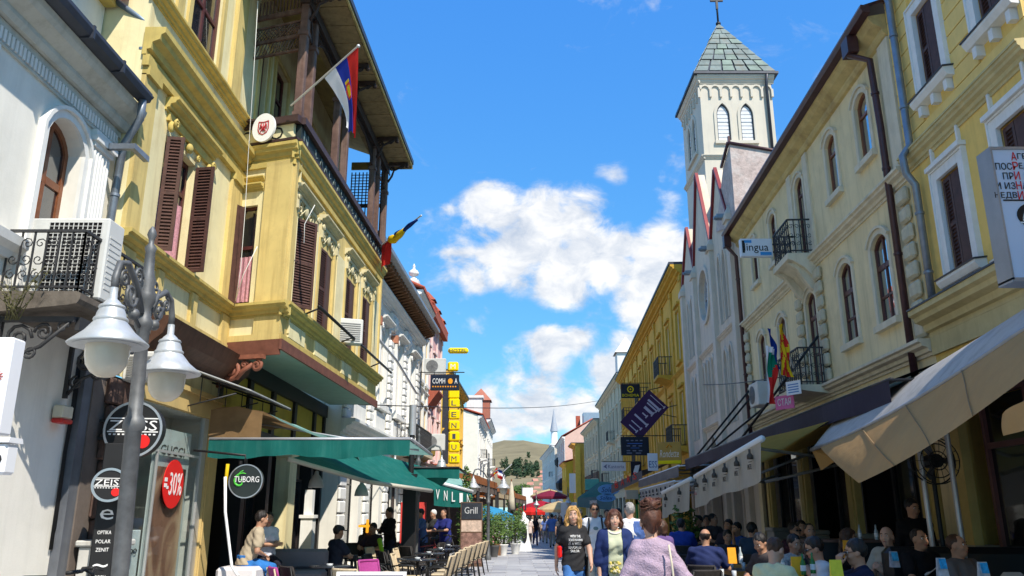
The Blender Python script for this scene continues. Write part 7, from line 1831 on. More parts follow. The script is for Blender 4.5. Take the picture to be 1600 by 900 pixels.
# ================================================================ PEOPLE (distance-field bodies, one continuous skin each)
def snets(F,o,h):
    "naive surface nets over field F (negative inside)"
    s=F<0; nx,ny,nz=F.shape
    cnt=np.zeros((nx-1,ny-1,nz-1),np.int8); P=np.zeros((nx-1,ny-1,nz-1,3),np.float32); N=np.zeros((nx-1,ny-1,nz-1),np.float32)
    for ax in range(3):
        sl0=[slice(None)]*3; sl1=[slice(None)]*3; sl0[ax]=slice(0,-1); sl1[ax]=slice(1,None)
        a=F[tuple(sl0)]; c=F[tuple(sl1)]; m=(a<0)!=(c<0); d=a-c; t=np.where(m,a/np.where(np.abs(d)<1e-9,1e-9,d),0)
        oth=[k for k in range(3) if k!=ax]
        for i in(0,1):
            for j in(0,1):
                sl=[slice(None)]*3; sl[oth[0]]=slice(i,(F.shape[oth[0]]-1)+i); sl[oth[1]]=slice(j,(F.shape[oth[1]]-1)+j)
                mm=m[tuple(sl)]; tt=t[tuple(sl)]
                N+=mm; P[...,ax]+=np.where(mm,tt,0); P[...,oth[0]]+=np.where(mm,i,0); P[...,oth[1]]+=np.where(mm,j,0)
    act=N>0; idx=-np.ones(act.shape,np.int64); ii=np.argwhere(act); idx[act]=np.arange(len(ii))
    V=(ii+P[act]/N[act][:,None])*h+np.array(o)
    Q=[]
    for ax in range(3):
        sl0=[slice(1,-1)]*3; sl1=[slice(1,-1)]*3; sl0[ax]=slice(0,-1); sl1[ax]=slice(1,None)
        a=s[tuple(sl0)]; c=s[tuple(sl1)]
        for flip in(False,True):
            w=np.argwhere((a&~c) if not flip else (~a&c))
            if not len(w): continue
            w=w.copy(); o1,o2=[k for k in range(3) if k!=ax]
            w[:,o1]+=1; w[:,o2]+=1
            def g(d1,d2):
                q=w.copy(); q[:,o1]-=d1; q[:,o2]-=d2; return idx[q[:,0],q[:,1],q[:,2]]
            q=np.stack([g(1,1),g(0,1),g(0,0),g(1,0)],1)
            if (ax==1)!=flip: q=q[:,::-1]
            Q.append(q)
    Q=np.concatenate(Q) if Q else np.zeros((0,4),int)
    Q=Q[(Q>=0).all(1)]
    return V,Q
def fmesh(name,V,Q,mats,mi=None,smooth=True):
    me=bpy.data.meshes.new(name); me.vertices.add(len(V)); me.vertices.foreach_set('co',V.astype(np.float32).ravel())
    me.loops.add(Q.size); me.loops.foreach_set('vertex_index',Q.ravel().astype(np.int32)); me.polygons.add(len(Q))
    me.polygons.foreach_set('loop_start',np.arange(0,Q.size,4,dtype=np.int32)); me.polygons.foreach_set('loop_total',np.full(len(Q),4,np.int32))
    for m in mats: me.materials.append(m)
    if mi is not None: me.polygons.foreach_set('material_index',mi.astype(np.int32))
    me.polygons.foreach_set('use_smooth',np.full(len(Q),smooth)); me.update(calc_edges=True); me.validate(); return me
class SDF:
    "list of rounded cones / ellipsoids with smooth union"
    def __init__(s): s.p=[]
    def cone(s,a,b,ra,rb,k=.02,sq=None): s.p.append(('c',np.array(a,float),np.array(b,float),ra,rb,k,sq)); return s
    def ell(s,c,r,k=.015,R_=None): s.p.append(('e',np.array(c,float),np.array(r,float),0,0,k,R_)); return s
    def bounds(s,pad):
        lo=np.full(3,1e9); hi=-lo
        for t,a,b,ra,rb,k,q in s.p:
            if t=='c': r=max(ra,rb)*1.7 if q else max(ra,rb); lo=np.minimum(lo,np.minimum(a,b)-r); hi=np.maximum(hi,np.maximum(a,b)+r)
            else: r=np.max(b); lo=np.minimum(lo,a-r); hi=np.maximum(hi,a+r)
        return lo-pad,hi+pad
    def grid(s,h,lo=None,hi=None,infl=0):
        l,u=s.bounds(h*3+infl+.01)
        if lo is not None: l=np.maximum(l,lo)
        if hi is not None: u=np.minimum(u,hi)
        n=np.maximum(4,np.ceil((u-l)/h).astype(int)+1)
        ax=[l[i]+h*np.arange(n[i]) for i in range(3)]
        return l,ax
    def ev(s,ax,infl=0):
        F=np.full([len(a) for a in ax],9.,np.float32)
        for t,a,b,ra,rb,k,q in s.p:
            R_=(max(ra,rb)*(1.7 if q else 1) if t=='c' else np.max(b))+infl+.07
            mn=(np.minimum(a,b) if t=='c' else a)-R_; mx=(np.maximum(a,b) if t=='c' else a)+R_
            sl=[]; 
            for i in range(3):
                i0=np.searchsorted(ax[i],mn[i]); i1=np.searchsorted(ax[i],mx[i]); sl.append(slice(i0,i1))
            if any(x.stop<=x.start for x in sl): continue
            X=ax[0][sl[0]][:,None,None]; Y=ax[1][sl[1]][None,:,None]; Z=ax[2][sl[2]][None,None,:]
            if t=='c':
                d=b-a; L2=max(1e-9,d@d); px,py,pz=X-a[0],Y-a[1],Z-a[2]
                tt=np.clip((px*d[0]+py*d[1]+pz*d[2])/L2,0,1)
                ox,oy,oz=px-tt*d[0],py-tt*d[1],pz-tt*d[2]
                if q:   # squash: (side dir, factor): wider along side dir
                    sd_,f=q; c=ox*sd_[0]+oy*sd_[1]+oz*sd_[2]; e=c*(1/f-1); ox,oy,oz=ox+e*sd_[0],oy+e*sd_[1],oz+e*sd_[2]
                D=np.sqrt(ox*ox+oy*oy+oz*oz)-(ra+(rb-ra)*tt)
            else:
                px,py,pz=X-a[0],Y-a[1],Z-a[2]
                if q is not None:
                    px,py,pz=(q[0][0]*px+q[0][1]*py+q[0][2]*pz, q[1][0]*px+q[1][1]*py+q[1][2]*pz, q[2][0]*px+q[2][1]*py+q[2][2]*pz)
                k0=np.sqrt((px/b[0])**2+(py/b[1])**2+(pz/b[2])**2); D=(k0-1)*np.min(b)*1.15
            D=D-infl; G=F[tuple(sl)]; hh=np.clip(.5+.5*(G-D)/k,0,1); F[tuple(sl)]=G*(1-hh)+D*hh-k*hh*(1-hh)
        return F
def v3(*a): return np.array(a,float)
def ik(S,Wr,l1,l2,pole):
    d=Wr-S; L=np.linalg.norm(d)
    if L>(l1+l2)*.995: Wr=S+d/L*(l1+l2)*.995; d=Wr-S; L=np.linalg.norm(d)
    a=(l1*l1-l2*l2+L*L)/(2*L); hgt=math.sqrt(max(1e-6,l1*l1-a*a)); n=d/L; p=pole-n*(pole@n); p=p/max(1e-6,np.linalg.norm(p))
    return S+n*a+p*hgt, Wr
SKIN={}
def skinmat(k):
    c={'fair':(.52,.31,.22),'tan':(.42,.225,.14),'olive':(.38,.20,.125)}[k]
    return mat('skin_'+k,c,.55,.35,var=.08,scale=14)
M_LIP=mat('lip',(.38,.11,.09),.5); M_EYE=mat('eye_dark',(.02,.014,.01),.25,.5); M_EYEW=mat('eye_white',(.7,.68,.66),.3); M_BROW=mat('brow_hair',(.05,.032,.02),.8)
HAIRC={'blond':(.46,.27,.09),'dark':(.016,.011,.009),'brown':(.06,.027,.014),'grey':(.30,.29,.28),'white':(.6,.6,.58),'black':(.012,.011,.012),'redbrown':(.085,.03,.016)}
def hmat(k): return mat('hair_'+k,HAIRC[k],.5,.4,var=.35,scale=40,bump=.4,bscale=90)
def cmat(k,c,**kw):
    d=dict(rough=.85,spec=.15,var=.12,scale=7,bump=.2,bscale=30); d.update(kw); return mat('cloth_'+k,c,**d)
def hand(palm,fdir,nrm,side,curl=.5,h=.0065):
    "five fingers on a palm; palm = wrist point, fdir = finger direction, nrm = back of hand, side=+1 thumb towards +x' "
    f=fdir/np.linalg.norm(fdir); n=nrm-f*(nrm@f); n=n/np.linalg.norm(n); x=np.cross(f,n)*side
    S=SDF(); S.cone(palm-f*.03,palm+f*.02,.026,.026,.02); 
    for k in range(4): S.cone(palm+f*.02+x*(.012*(1.5-k))*.8,palm+f*.085+x*.019*(1.5-k),.016,.013,.012)
    for k,(l,r) in enumerate(((.072,.0085),(.08,.009),(.075,.0085),(.06,.0075))):
        b0=palm+f*.088+x*.0195*(1.5-k); sp=x*(1.5-k)*.03; c=curl*(.8+.12*k)
        d1=f*math.cos(c)-n*math.sin(c)+sp; d2=f*math.cos(c*2.1)-n*math.sin(c*2.1)+sp; d3=f*math.cos(c*2.8)-n*math.sin(c*2.8)+sp
        p1=b0+d1*l*.45; p2=p1+d2*l*.33; p3=p2+d3*l*.25
        S.cone(b0,p1,r*1.1,r,.003); S.cone(p1,p2,r,r*.92,.003); S.cone(p2,p3,r*.92,r*.75,.003)
    t0=palm+f*.025+x*.026; t1=t0+f*.035+x*.032-n*.012; t2=t1+f*.034+x*.008-n*.012; S.cone(t0,t1,.014,.011,.01); S.cone(t1,t2,.011,.008,.004)
    l,ax=S.grid(h); return snets(S.ev(ax),l,h)
def person(label,loc,facing,pose='stand',H=1.70,skin='fair',hair=('short','dark'),top=('tee',(.5,.5,.5)),bottom=('jeans',(.03,.08,.2)),
           arms='down',lean=0.,head=(0,0),h=.014,female=False,build=1.0,shoes=(.03,.03,.03),seat=.46,stride=.0,glasses=None,shw=1.,strands=0,group=None,extra=None,fine=True,cat='person',twist=0.):
    t=thing('person',label,cat,loc,facing,group); k=H/1.70; w=build*(.92 if female else 1.0)
    sx=lambda s,x,y,z: v3(s*x,y,z)
    SK=skinmat(skin)
    if pose=='sit': pz=seat+.10
    else: pz=.93
    pel=v3(0,0,pz)
    cl,sl_=math.cos(lean),math.sin(lean)
    def T(x,y,z): # torso coordinates: z above pelvis, leaning forward about the hips
        zz=z; yy=y*cl+zz*sl_; z2=zz*cl-y*sl_; return v3(x,yy,pz+z2)
    waist=T(0,0,.14); chest=T(0,.01,.34); neck=T(0,-.005,.54); upc=T(0,0,.43)
    hy,hp=head; 
    hc0=neck+v3(0,.015*cl+.05*sl_,.135)
    Rz=np.array([[math.cos(hy),-math.sin(hy),0],[math.sin(hy),math.cos(hy),0],[0,0,1]]); Rx=np.array([[1,0,0],[0,math.cos(hp),-math.sin(hp)],[0,math.sin(hp),math.cos(hp)]])
    RH=Rz@Rx; hd=lambda x,y,z: hc0+RH@v3(x,y,z); RT=RH.T
    SH={s:T(s*(.150 if female else .172)*w*shw,-.005,.462) for s in(-1,1)}
    WR={}; pole={}
    A=arms if isinstance(arms,dict) else {}
    nm=arms if isinstance(arms,str) else None
    for s in(-1,1):
        a=A.get(s,nm)
        if a is None: a='down'
        pl=v3(s*.6,-.6,-.3)
        if a=='down': W_=SH[s]+v3(s*.07,.05,-.52)
        elif a=='swing_f': W_=SH[s]+v3(s*.08,.22,-.46)
        elif a=='swing_b': W_=SH[s]+v3(s*.10,-.16,-.49)
        elif a=='table': W_=T(s*.12,.36,.20); W_[2]=max(W_[2],.78); pl=v3(s*.8,-.3,-.5)
        elif a=='lap': W_=v3(s*.06,.26,pz+.10); pl=v3(s*.8,-.4,-.2)
        elif a=='chin': W_=hc0+v3(s*.05,.14,-.15); pl=v3(s*.4,.3,-1)
        elif a=='mouth': W_=hc0+v3(s*.045,.17,-.12); pl=v3(s*.7,.2,-.8)
        elif a=='cross': W_=T(-s*.10,.20,.24); pl=v3(s*.9,.1,-.5)
        elif a=='phone': W_=T(s*.06,.28,.28); pl=v3(s*.8,-.2,-.7)
        elif a=='fwd': W_=T(s*.12,.42,.30); pl=v3(s*.5,-.3,-.8)
        else: W_=np.array(a,float)
        E_,W2=ik(SH[s],np.array(W_,float),.285,.25,pl); WR[s]=(E_,W2)
    LEG={}
    for s in(-1,1):
        hip=pel+v3(s*.09*w,0,-.02)
        if pose=='sit':
            spread=.07; kn=v3(s*(.10+spread),.42,pz-.03); an=v3(s*(.10+spread*.8),.40,.09)
            if pz>.75: kn=v3(s*.13,.40,pz-.10); an=v3(s*.14,.34,max(.09,pz-.52))
        else:
            st=stride*s; kn=hip+v3(s*.0,.06+.24*st*.9,-.42); an=v3(s*.095,-.02+.42*st,.09+(.07 if st<-.05 else 0)); 
        LEG[s]=(hip,kn,an)
    # ---- body
    S=SDF(); side=(1,0,0)
    S.cone(pel+v3(0,-.01,0),waist,.115*w,.098*w,.04,(side,1.42 if not female else 1.48)); S.cone(waist,chest,.098*w,.118*w,.05,(side,1.40)); S.cone(chest,upc,.115*w,.09*w,.05,(side,1.55))
    S.cone(SH[-1],SH[1],.054,.054,.05); S.cone(neck+v3(0,-.015,-.05),SH[-1],.05,.05,.05); S.cone(neck+v3(0,-.015,-.05),SH[1],.05,.05,.05); S.cone(neck+v3(0,-.01,-.06),hc0+RH@v3(0,-.02,-.05),.055*(.9 if female else 1),.052*(.88 if female else 1),.03)
    if female:
        for s in(-1,1): S.ell(T(s*.075,.105,.34),(.066,.06,.066),.03)
    elif build>1.1: S.ell(T(0,.06,.12),(.15*w,.12*w,.15),.05)
    for s in(-1,1):
        E_,W2=WR[s]; S.cone(SH[s],E_,.053*w,.042,.03); S.cone(E_,W2,.042,.027,.015)
        if not fine: S.cone(W2,W2+(W2-E_)/np.linalg.norm(W2-E_)*.12,.034,.022,.02)
        hip,kn,an=LEG[s]; S.cone(hip,kn,.085*w,.055,.04); S.cone(kn,an,.054,.036,.02); S.cone(kn+(an-kn)*.12+v3(0,-.02,0),kn+(an-kn)*.45+v3(0,-.02,0),.05,.04,.03)
    B=RT
    S.ell(hc0+RH@v3(0,-.008,.03),(.076,.094,.094),.02,B); S.ell(hc0+RH@v3(0,.018,-.03),(.060,.072,.085),.03,B); S.ell(hc0+RH@v3(0,.05,-.085),(.034,.034,.028),.03,B)
    S.cone(hd(0,.082,.014),hd(0,.099,-.024),.008,.0125,.012); S.ell(hd(0,.088,-.056),(.022,.013,.011),.012,B)
    for s in(-1,1): S.ell(hd(s*.078,-.008,-.005),(.014,.024,.034),.008,B); S.ell(hd(s*.040,.062,-.025),(.026,.026,.024),.02,B)
    l,ax=S.grid(h); F=S.ev(ax)
    # eye sockets
    X,Y,Z=np.meshgrid(*ax,indexing='ij') if fine and pose!='far' else (None,None,None)
    if X is not None:
        for s in(-1,1):
            e=hd(s*.031,.094,.018); D=np.sqrt((X-e[0])**2+(Y-e[1])**2+(Z-e[2])**2)-.014; F=np.maximum(F,-D*.8)
    V,Q=snets(F,l,h); mi=np.zeros(len(Q),int); fc=V[Q].mean(1); lc=(fc-hc0)@RH
    m=(np.abs(lc[:,0])<.021)&(lc[:,1]>.075)&(np.abs(lc[:,2]+.056)<.0075); mi[m]=1
    parts_=[(V,Q,mi)]
    if fine:
        for s in(-1,1):
            E_,W2=WR[s]; d=W2-E_; d=d/np.linalg.norm(d); a=A.get(s,nm)
            if a in('chin','mouth'): fd=v3(0,-.1,1.); nr=v3(s*.5,.8,0)
            elif a in('table','lap'): fd=d*.6+v3(-s*.3,.5,-.3); nr=v3(0,0,1)
            elif a=='phone': fd=v3(-s*.3,.5,.6); nr=v3(s*.6,-.2,-.6)
            else: fd=d+v3(0,.15,0); nr=v3(s*1.,0,.1)
            hv,hq=hand(W2,fd,nr,-s if nr[0]*s>.3 else -s,.35 if a not in('mouth','phone') else .75); parts_.append((hv,hq,np.zeros(len(hq),int)))
    n=0; VV=[];QQ=[];MM=[]
    for a,b_,c in parts_: VV.append(a); QQ.append(b_+n); MM.append(c); n+=len(a)
    V=np.concatenate(VV); Q=np.concatenate(QQ); MI=np.concatenate(MM)
    # eyes, brows joined to the same body
    eb=MB()
    eb.mi=3; 
    for s in(-1,1):
        c=hd(s*.031,.077,.018); eb.ball(tuple(c),.0112,8)
    eb.mi=2
    for s in(-1,1):
        c=hd(s*.031,.0835,.018); eb.ball(tuple(c),.0075,6)
    eb.mi=4
    for s in(-1,1): eb.tube([tuple(hd(s*.050,.078,.040)),tuple(hd(s*.032,.092,.046)),tuple(hd(s*.014,.094,.042))],[.003,.005,.004],5)
    ev=np.array([tuple(x) for x in eb.v]); 
    me=fmesh('body',V*k,Q,[SK,M_LIP,M_EYE,M_EYEW,M_BROW],MI)
    body=link('body',me,t)
    em=MB(); em.v=[tuple(np.array(x)*k) for x in eb.v]; em.f=eb.f; em.m=eb.m; em.sm=eb.sm; em.build('eyes',[SK,M_LIP,M_EYE,M_EYEW,M_BROW],t)
    def garment(nm_,S2,infl,m,cuts=(),fold=.004,hh=h,mif=None,seed=0,mats=None):
        l,ax=S2.grid(hh,infl=infl+.02); F=S2.ev(ax,infl); X,Y,Z=np.meshgrid(*ax,indexing='ij')
        F=F+fold*(np.sin(X*37+Z*23+seed)*np.sin(Y*31+Z*17+seed*2)+.6*np.sin(Z*61+X*29+Y*43+seed))
        for c in cuts: F=np.maximum(F,c(X,Y,Z))
        V,Q=snets(F,l,hh)
        if not len(Q): return None
        mi=mif(V[Q].mean(1)) if mif else None
        return link(nm_,fmesh(nm_,V*k,Q,mats or [m],mi),t)
    # ---- top
    kind,tc=top[0],top[1]; tm=cmat('%02d%02d%02d_%s'%(int(tc[0]*99),int(tc[1]*99),int(tc[2]*99),kind),tc,**(top[2] if len(top)>2 else {}))
    slv={'tee':.62,'polo':.68,'tank':.05,'shirt':1.0,'sweater':1.0,'blouse':.75}.get(kind,.6); hem=-.10 if pose!='sit' else -.04
    S2=SDF(); S2.p=[p for p in S.p[:6]]
    if female: S2.p+=S.p[7:9]
    elif build>1.1: S2.p.append(S.p[7])
    hemr=.118*w
    S2.cone(pel+v3(0,-.01,hem-.03),waist,hemr+.004,.10*w,.04,(side,1.44))
    for s in(-1,1):
        E_,W2=WR[s]
        if slv<=.05: continue
        if slv<1: S2.cone(SH[s],SH[s]+(E_-SH[s])*slv,.055*w,.058*w,.02)
        else: S2.cone(SH[s],E_,.055*w,.047,.02); S2.cone(E_,E_+(W2-E_)*.9,.046,.034,.02)
    nk=neck+v3(0,.0,.02); nr=.075 if kind not in('blouse','tank') else .10
    up=(hc0-neck); up=up/np.linalg.norm(up)
    cuts=[lambda X,Y,Z:(pz+hem-.01)-Z, lambda X,Y,Z: nr-np.sqrt((X-nk[0])**2+((Y-nk[1]-.015))**2+(Z-nk[2]-.055)**2)]
    g=shirt=garment('shirt' if kind!='sweater' else 'sweater',S2,.012,tm,cuts,.005,seed=len(label)%7)
    # ---- trousers
    bk,bc=bottom; bm=cmat('%02d%02d%02d_%s'%(int(bc[0]*99),int(bc[1]*99),int(bc[2]*99),bk),bc,var=.3 if bk=='jeans' else .12)
    S3=SDF(); S3.cone(pel+v3(0,-.01,-.02),pel+v3(0,-.01,.08),.116*w,.112*w,.04,(side,1.42))
    for s in(-1,1):
        hip,kn,an=LEG[s]; S3.cone(hip,kn,.09*w,.064,.03)
        if bk!='shorts': S3.cone(kn,an+v3(0,0,.0),.063,.052,.02)
        else: S3.cone(kn,kn+(an-kn)*.05,.066,.07,.02)
    garment('trousers',S3,.008,bm,[lambda X,Y,Z:Z-(pz+.10),lambda X,Y,Z:.05-Z],.004)
    # ---- shoes
    S4=SDF()
    for s in(-1,1):
        an=LEG[s][2]; S4.cone(an+v3(0,-.035,-.04),an+v3(s*.015,.14,-.055),.040,.034,.02); S4.cone(an+v3(0,-.02,.0),an+v3(0,-.02,-.04),.042,.042,.02)
    fl=min(LEG[-1][2][2],LEG[1][2][2])-.09
    garment('shoes',S4,.004,cmat('shoe_%02d'%int(shoes[0]*99),shoes),[lambda X,Y,Z:(fl+.0)-Z],0)
    # ---- hair
    hs,hcx=hair; hm=hmat(hcx); hh=min(h,.012)
    if hs!='bald':
        S5=SDF(); th={'buzz':.004,'short':.014,'long':.018,'bob':.022,'bun':.014,'cap':.010,'wavy':.022,'fringe':.006}[hs]
        S5.ell(hc0+RH@v3(0,-.024+(.004 if hs in('long','wavy','bob') else 0),.040),(.078+th*.7,.090+th*.8,.090+th),.02,B)
        if hs in('long','wavy','bob'):
            zl={'long':-.26,'wavy':-.19,'bob':-.10}[hs]
            for s in(-1,1):
                S5.cone(hd(s*.07,-.01,.03),hd(s*.088,.0,-.06),.034,.036,.03); S5.cone(hd(s*.088,.0,-.06),hd(s*.095,-.005 if hs!='wavy' else .03,zl),.036,.026,.03)
            S5.cone(hd(0,-.07,.02),hd(0,-.085,zl+.03),.065,.05,.04,(side,1.4))
        if hs=='bun':
            S5.cone(hd(0,-.05,.0),hd(0,-.065,-.065),.055,.03,.04); 
            for q in ((0,-.055,.130,.055),(.045,-.06,.15,.036),(-.045,-.05,.145,.034),(0.01,-.095,.14,.036),(.0,-.03,.172,.034),(.035,-.02,.165,.028),(-.03,-.075,.175,.030)): S5.ell(hd(*q[:3]),(q[3],)*3,.015)
            S5.ell(hd(0,-.02,.09),(.07,.08,.05),.03,B)
        l,ax=S5.grid(hh,infl=.02); F=S5.ev(ax); X,Y,Z=np.meshgrid(*ax,indexing='ij')
        P_=np.stack([X-hc0[0],Y-hc0[1],Z-hc0[2]],-1)@RH; lx,ly,lz=P_[...,0],P_[...,1],P_[...,2]
        F=F+.005*np.sin(lx*95+ly*40)*np.sin(lz*38+lx*20)+.003*np.sin(ly*120+lz*30)
        if hs in('long','wavy'): F+=.006*np.sin(lz*50+lx*70)
        # face opening: keep hair behind the hairline
        hl=.052 if hs not in('bob',) else .060
        cut=np.minimum(ly-( .058 if hs in('long','wavy','bob') else .030)+np.clip((-lz)*.0,0,1), .999) if False else None
        face=np.maximum(.045+.35*np.abs(lx)-ly,lz-(.078-5.5*lx*lx if hs not in('bob','fringe') else .052))     # negative inside the face block
        if hs in('short','buzz','bun','cap','fringe'):
            low=np.maximum(-(lz+.045) , -9)      # below the nape nothing
            F=np.maximum(F,-(lz+.055) if hs!='bun' else -(lz+.11))
            sb=np.maximum(.020-ly+.5*np.clip(lz,0,1),(lz-.045))      # no hair in front of the ears
            F=np.maximum(F,-sb)
        F=np.maximum(F,-face)
        if hs=='fringe': F=np.maximum(F,np.minimum(.03-np.abs(lz*0),lz-.055))
        V,Q=snets(F,l,hh)
        if len(Q): link('hair',fmesh('hair',V*k,Q,[hm]),t)
    if strands:
        rr=random.Random(3); b=MB()
        for q in range(strands):
            a=rr.uniform(-1.15,1.15); p0=np.array([.05*math.sin(a),-.03+.03*rr.random(),.128])
            if hs=='bun':
                a=rr.uniform(0,2*PI); z=rr.uniform(-.06,.07); r=.083
                pts=[(r*math.cos(a+.1*i*rr.uniform(-1,1)),-.02+.098*math.sin(a),z) if i==0 else (r*(1-.2*i)*math.cos(a),-.02+.098*math.sin(a)*(1-.12*i),z+(.15-z)*i/4) for i in range(5)]
                if q%3==0:
                    c0=np.array([rr.uniform(-.045,.045),rr.uniform(-.09,-.02),rr.uniform(.12,.18)]); ra=rr.uniform(.025,.06); ph=rr.uniform(0,6)
                    pts=[tuple(c0+np.array([ra*math.cos(ph+i*.8),ra*.7*math.sin(ph+i*.8),.02*math.sin(i+ph)])) for i in range(8)]
            else:
                s_=1 if q%2 else -1; zl={'wavy':-.20,'long':-.27,'bob':-.11}[hs]*rr.uniform(.8,1.05); y0=rr.uniform(-.09,.055); w0=rr.uniform(.086,.112)
                pts=[(s_*.015,y0*.5,.132),(s_*w0*.75,y0*.8,.10),(s_*w0,y0,.02),(s_*(w0+.02+.012*math.sin(q)),y0+.008*math.sin(q*2),zl*.4),(s_*(w0+.012*math.cos(q)),y0+.012*math.sin(q*3),zl*.75),(s_*(w0-.005+.02*rr.uniform(-1,1)),y0+.02*rr.uniform(-1,1),zl)]
            b.tube([tuple(hd(*p)*k) for p in pts],[.0045 if hs=='bun' else .0035]*(len(pts)-1)+[.001],4)
        b.build('hair_strands',hmat(hcx),t)
    if hs=='cap':
        S6=SDF(); S6.ell(hc0+RH@v3(0,-.006,.045),(.092,.110,.095),.02,B); S6.cone(hd(0,.07,.06),hd(0,.16,.045),.06,.05,.01)
        l,ax=S6.grid(hh,infl=.01); F=S6.ev(ax); X,Y,Z=np.meshgrid(*ax,indexing='ij'); P_=np.stack([X-hc0[0],Y-hc0[1],Z-hc0[2]],-1)@RH
        F=np.maximum(F,.045-P_[...,2]); F=np.where((P_[...,1]>.095),np.maximum(F,P_[...,2]-.062),F)
        V,Q=snets(F,l,hh); link('cap',fmesh('cap',V*k,Q,[cmat('cap_dark',(.03,.035,.045))]),t)
    if glasses:
        b=MB(); gm=M_BLACK
        for s in(-1,1):
            c=hd(s*.033,.099,.016); c=np.array(c); b.ball(tuple(c*k),(.026*k,.010*k,.019*k),8); b.tube([tuple(hd(s*.055,.095,.02)*k),tuple(hd(s*.082,.0,.02)*k)],.004,4)
        b.tube([tuple(hd(-.012,.103,.02)*k),tuple(hd(.012,.103,.02)*k)],.004,4); b.build('glasses',gm,t)
    t['_k']=k
    if extra: extra(dict(t=t,k=k,T=T,SH=SH,WR=WR,S=S,S2=S2,garment=garment,hd=hd,pz=pz,w=w,side=side,h=h,LEG=LEG,pel=pel,neck=neck,hc0=hc0,waist=waist,shirt=shirt))
    del t['_k']
    return t
def at(px,Y,z=None): p=W(px,800,Y); return (p.x,Y,gz(Y) if z is None else z)
FWD=PI     # facing the camera: local +y turned to -Y
# ------------------------------------------------------------ walkers
def blond_extra(c):
    k=c['k'];t=c['t']
    from mathutils.bvhtree import BVHTree
    me=c['shirt'].data; bv=BVHTree.FromPolygons([v.co for v in me.vertices],[p.vertices[:] for p in me.polygons])
    rows=[('WITH THE',.15),('SCANDINAVIAN',.2),('IT A WELL',.19),('EDUCATED',.19),('SAILOR',.13)]
    for i,(s,wd) in enumerate(rows):
        p=c['T'](0,.0,.385-.052*i)*k; text(s,wd,.036,M_WPAINT,t,(p[0],.196,p[2]),PI,ext=.012,name='shirt_lettering',conform=bv)
    # dark jacket carried at the hips and red purse
    b=MB(); cloth(b,0,10,10,lambda u,v:(-.16-.06*math.sin(u*3)+.0*v,-.14+.22*u,1.02-.42*v+.02*math.sin(u*12))); b.build('carried_jacket',cmat('black_jacket',(.02,.02,.022)),t)
    b=MB(); b.bbox(.185,.24,-.09,.09,1.0,1.17,.02); b.build('red_purse',M_RED,t)
person('blond woman in black slogan T-shirt and blue jeans walking towards us',at(895,12.4),FWD+.1,'stand',1.69,'fair',('wavy','blond'),('tee',(.028,.028,.03)),('jeans',(.06,.17,.42)),{1:'swing_b',-1:'swing_f'},.02,(-.15,0),.0105,True,1.0,stride=.35,extra=blond_extra,strands=130,shoes=(.5,.5,.5))
def cardigan_extra(c):
    g=c['garment']; S=SDF(); S.p=list(c['S2'].p); pz=c['pz']
    S.cone(c['pel']+v3(0,-.02,-.17),c['waist'],.125,.11,.04,(c['side'],1.5))
    for s in(-1,1):
        E_,W2=c['WR'][s]; S.cone(c['SH'][s],E_+(W2-E_)*.25,.060,.062,.02)
    nk=c['neck']
    cuts=[lambda X,Y,Z:(pz-.18)-Z, lambda X,Y,Z: np.minimum(Y-.0,.095+.05*np.clip((1.2-Z),0,1)-np.abs(X)), lambda X,Y,Z:.085-np.sqrt((X-nk[0])**2+(Y-nk[1]-.02)**2+(Z-nk[2]-.05)**2)]
    g('cardigan',S,.026,cmat('navy_cardigan',(.018,.032,.11)),cuts,.005)
    b=MB(); T=c['T']; k=c['k']
    for r in (.078,.088,.098): b.tube([tuple((c['neck']+v3(r*math.cos(a),.01+r*.95*math.sin(a),.005-.055*max(0,math.sin(a))-.0*r))*k) for a in [2*PI*i/24 for i in range(25)]],.011,6)
    b.build('pale_necklace',mat('pale_beads',(.72,.66,.60),.4,var=.1),c['t'])
    b=MB(); rr=random.Random(2)
    for i in range(46):
        x=rr.uniform(-.085,.085); z=rr.uniform(-.02,.12); p=T(x,.185-.25*abs(x),z)*k; b.mi=i%3; b.ball(tuple(p),(.022,.012,.02),6)
    b.build('flower_print',[cmat('print_yellow',(.62,.50,.12)),cmat('print_olive',(.16,.17,.05)),cmat('print_cream',(.70,.62,.42))],c['t'])
person('dark haired woman in navy cardigan and pale patterned blouse walking towards us',at(959,11.3),FWD-.05,'stand',1.64,'fair',('bob','redbrown'),('blouse',(.46,.48,.34)),('trousers',(.012,.013,.018)),{1:'down',-1:'swing_f'},.03,(.1,0),.0105,True,1.12,stride=.25,extra=cardigan_extra,strands=90)
def sweater_extra(c):
    k=c['k']; b=MB(); p=[c['T'](.12,-.155,.50)*k,c['T'](.135,-.17,.35)*k,c['T'](.15,-.165,.15)*k,c['T'](.19,-.15,-.05)*k]
    b.tube([tuple(x) for x in p],.009,5); b.build('bag_strap',mat('strap_cream',(.62,.55,.42),.7),c['t'])
    b=MB(); r=.088
    b.tube([tuple((c['hd'](r*math.cos(a)*.95,-.012+.02*math.sin(a),.02+r*math.sin(a)*1.1+.02))*k) for a in [PI*i/16 for i in range(17)]],.007,5); b.build('hair_band',mat('band_brown',(.10,.06,.045),.6),c['t'])
person('woman with reddish bun in lilac knitted sweater walking away in the foreground',at(1016,6.75),-.05,'stand',1.66,'fair',('bun','redbrown'),('sweater',(.44,.33,.42),dict(bump=.8,bscale=70,scale=28,var=.16)),('jeans',(.03,.04,.08)),{1:[.30,.05,.93],-1:[-.28,.06,.90]},.03,(.05,-.02),.009,True,1.0,stride=.25,extra=sweater_extra,shw=.80,strands=150)
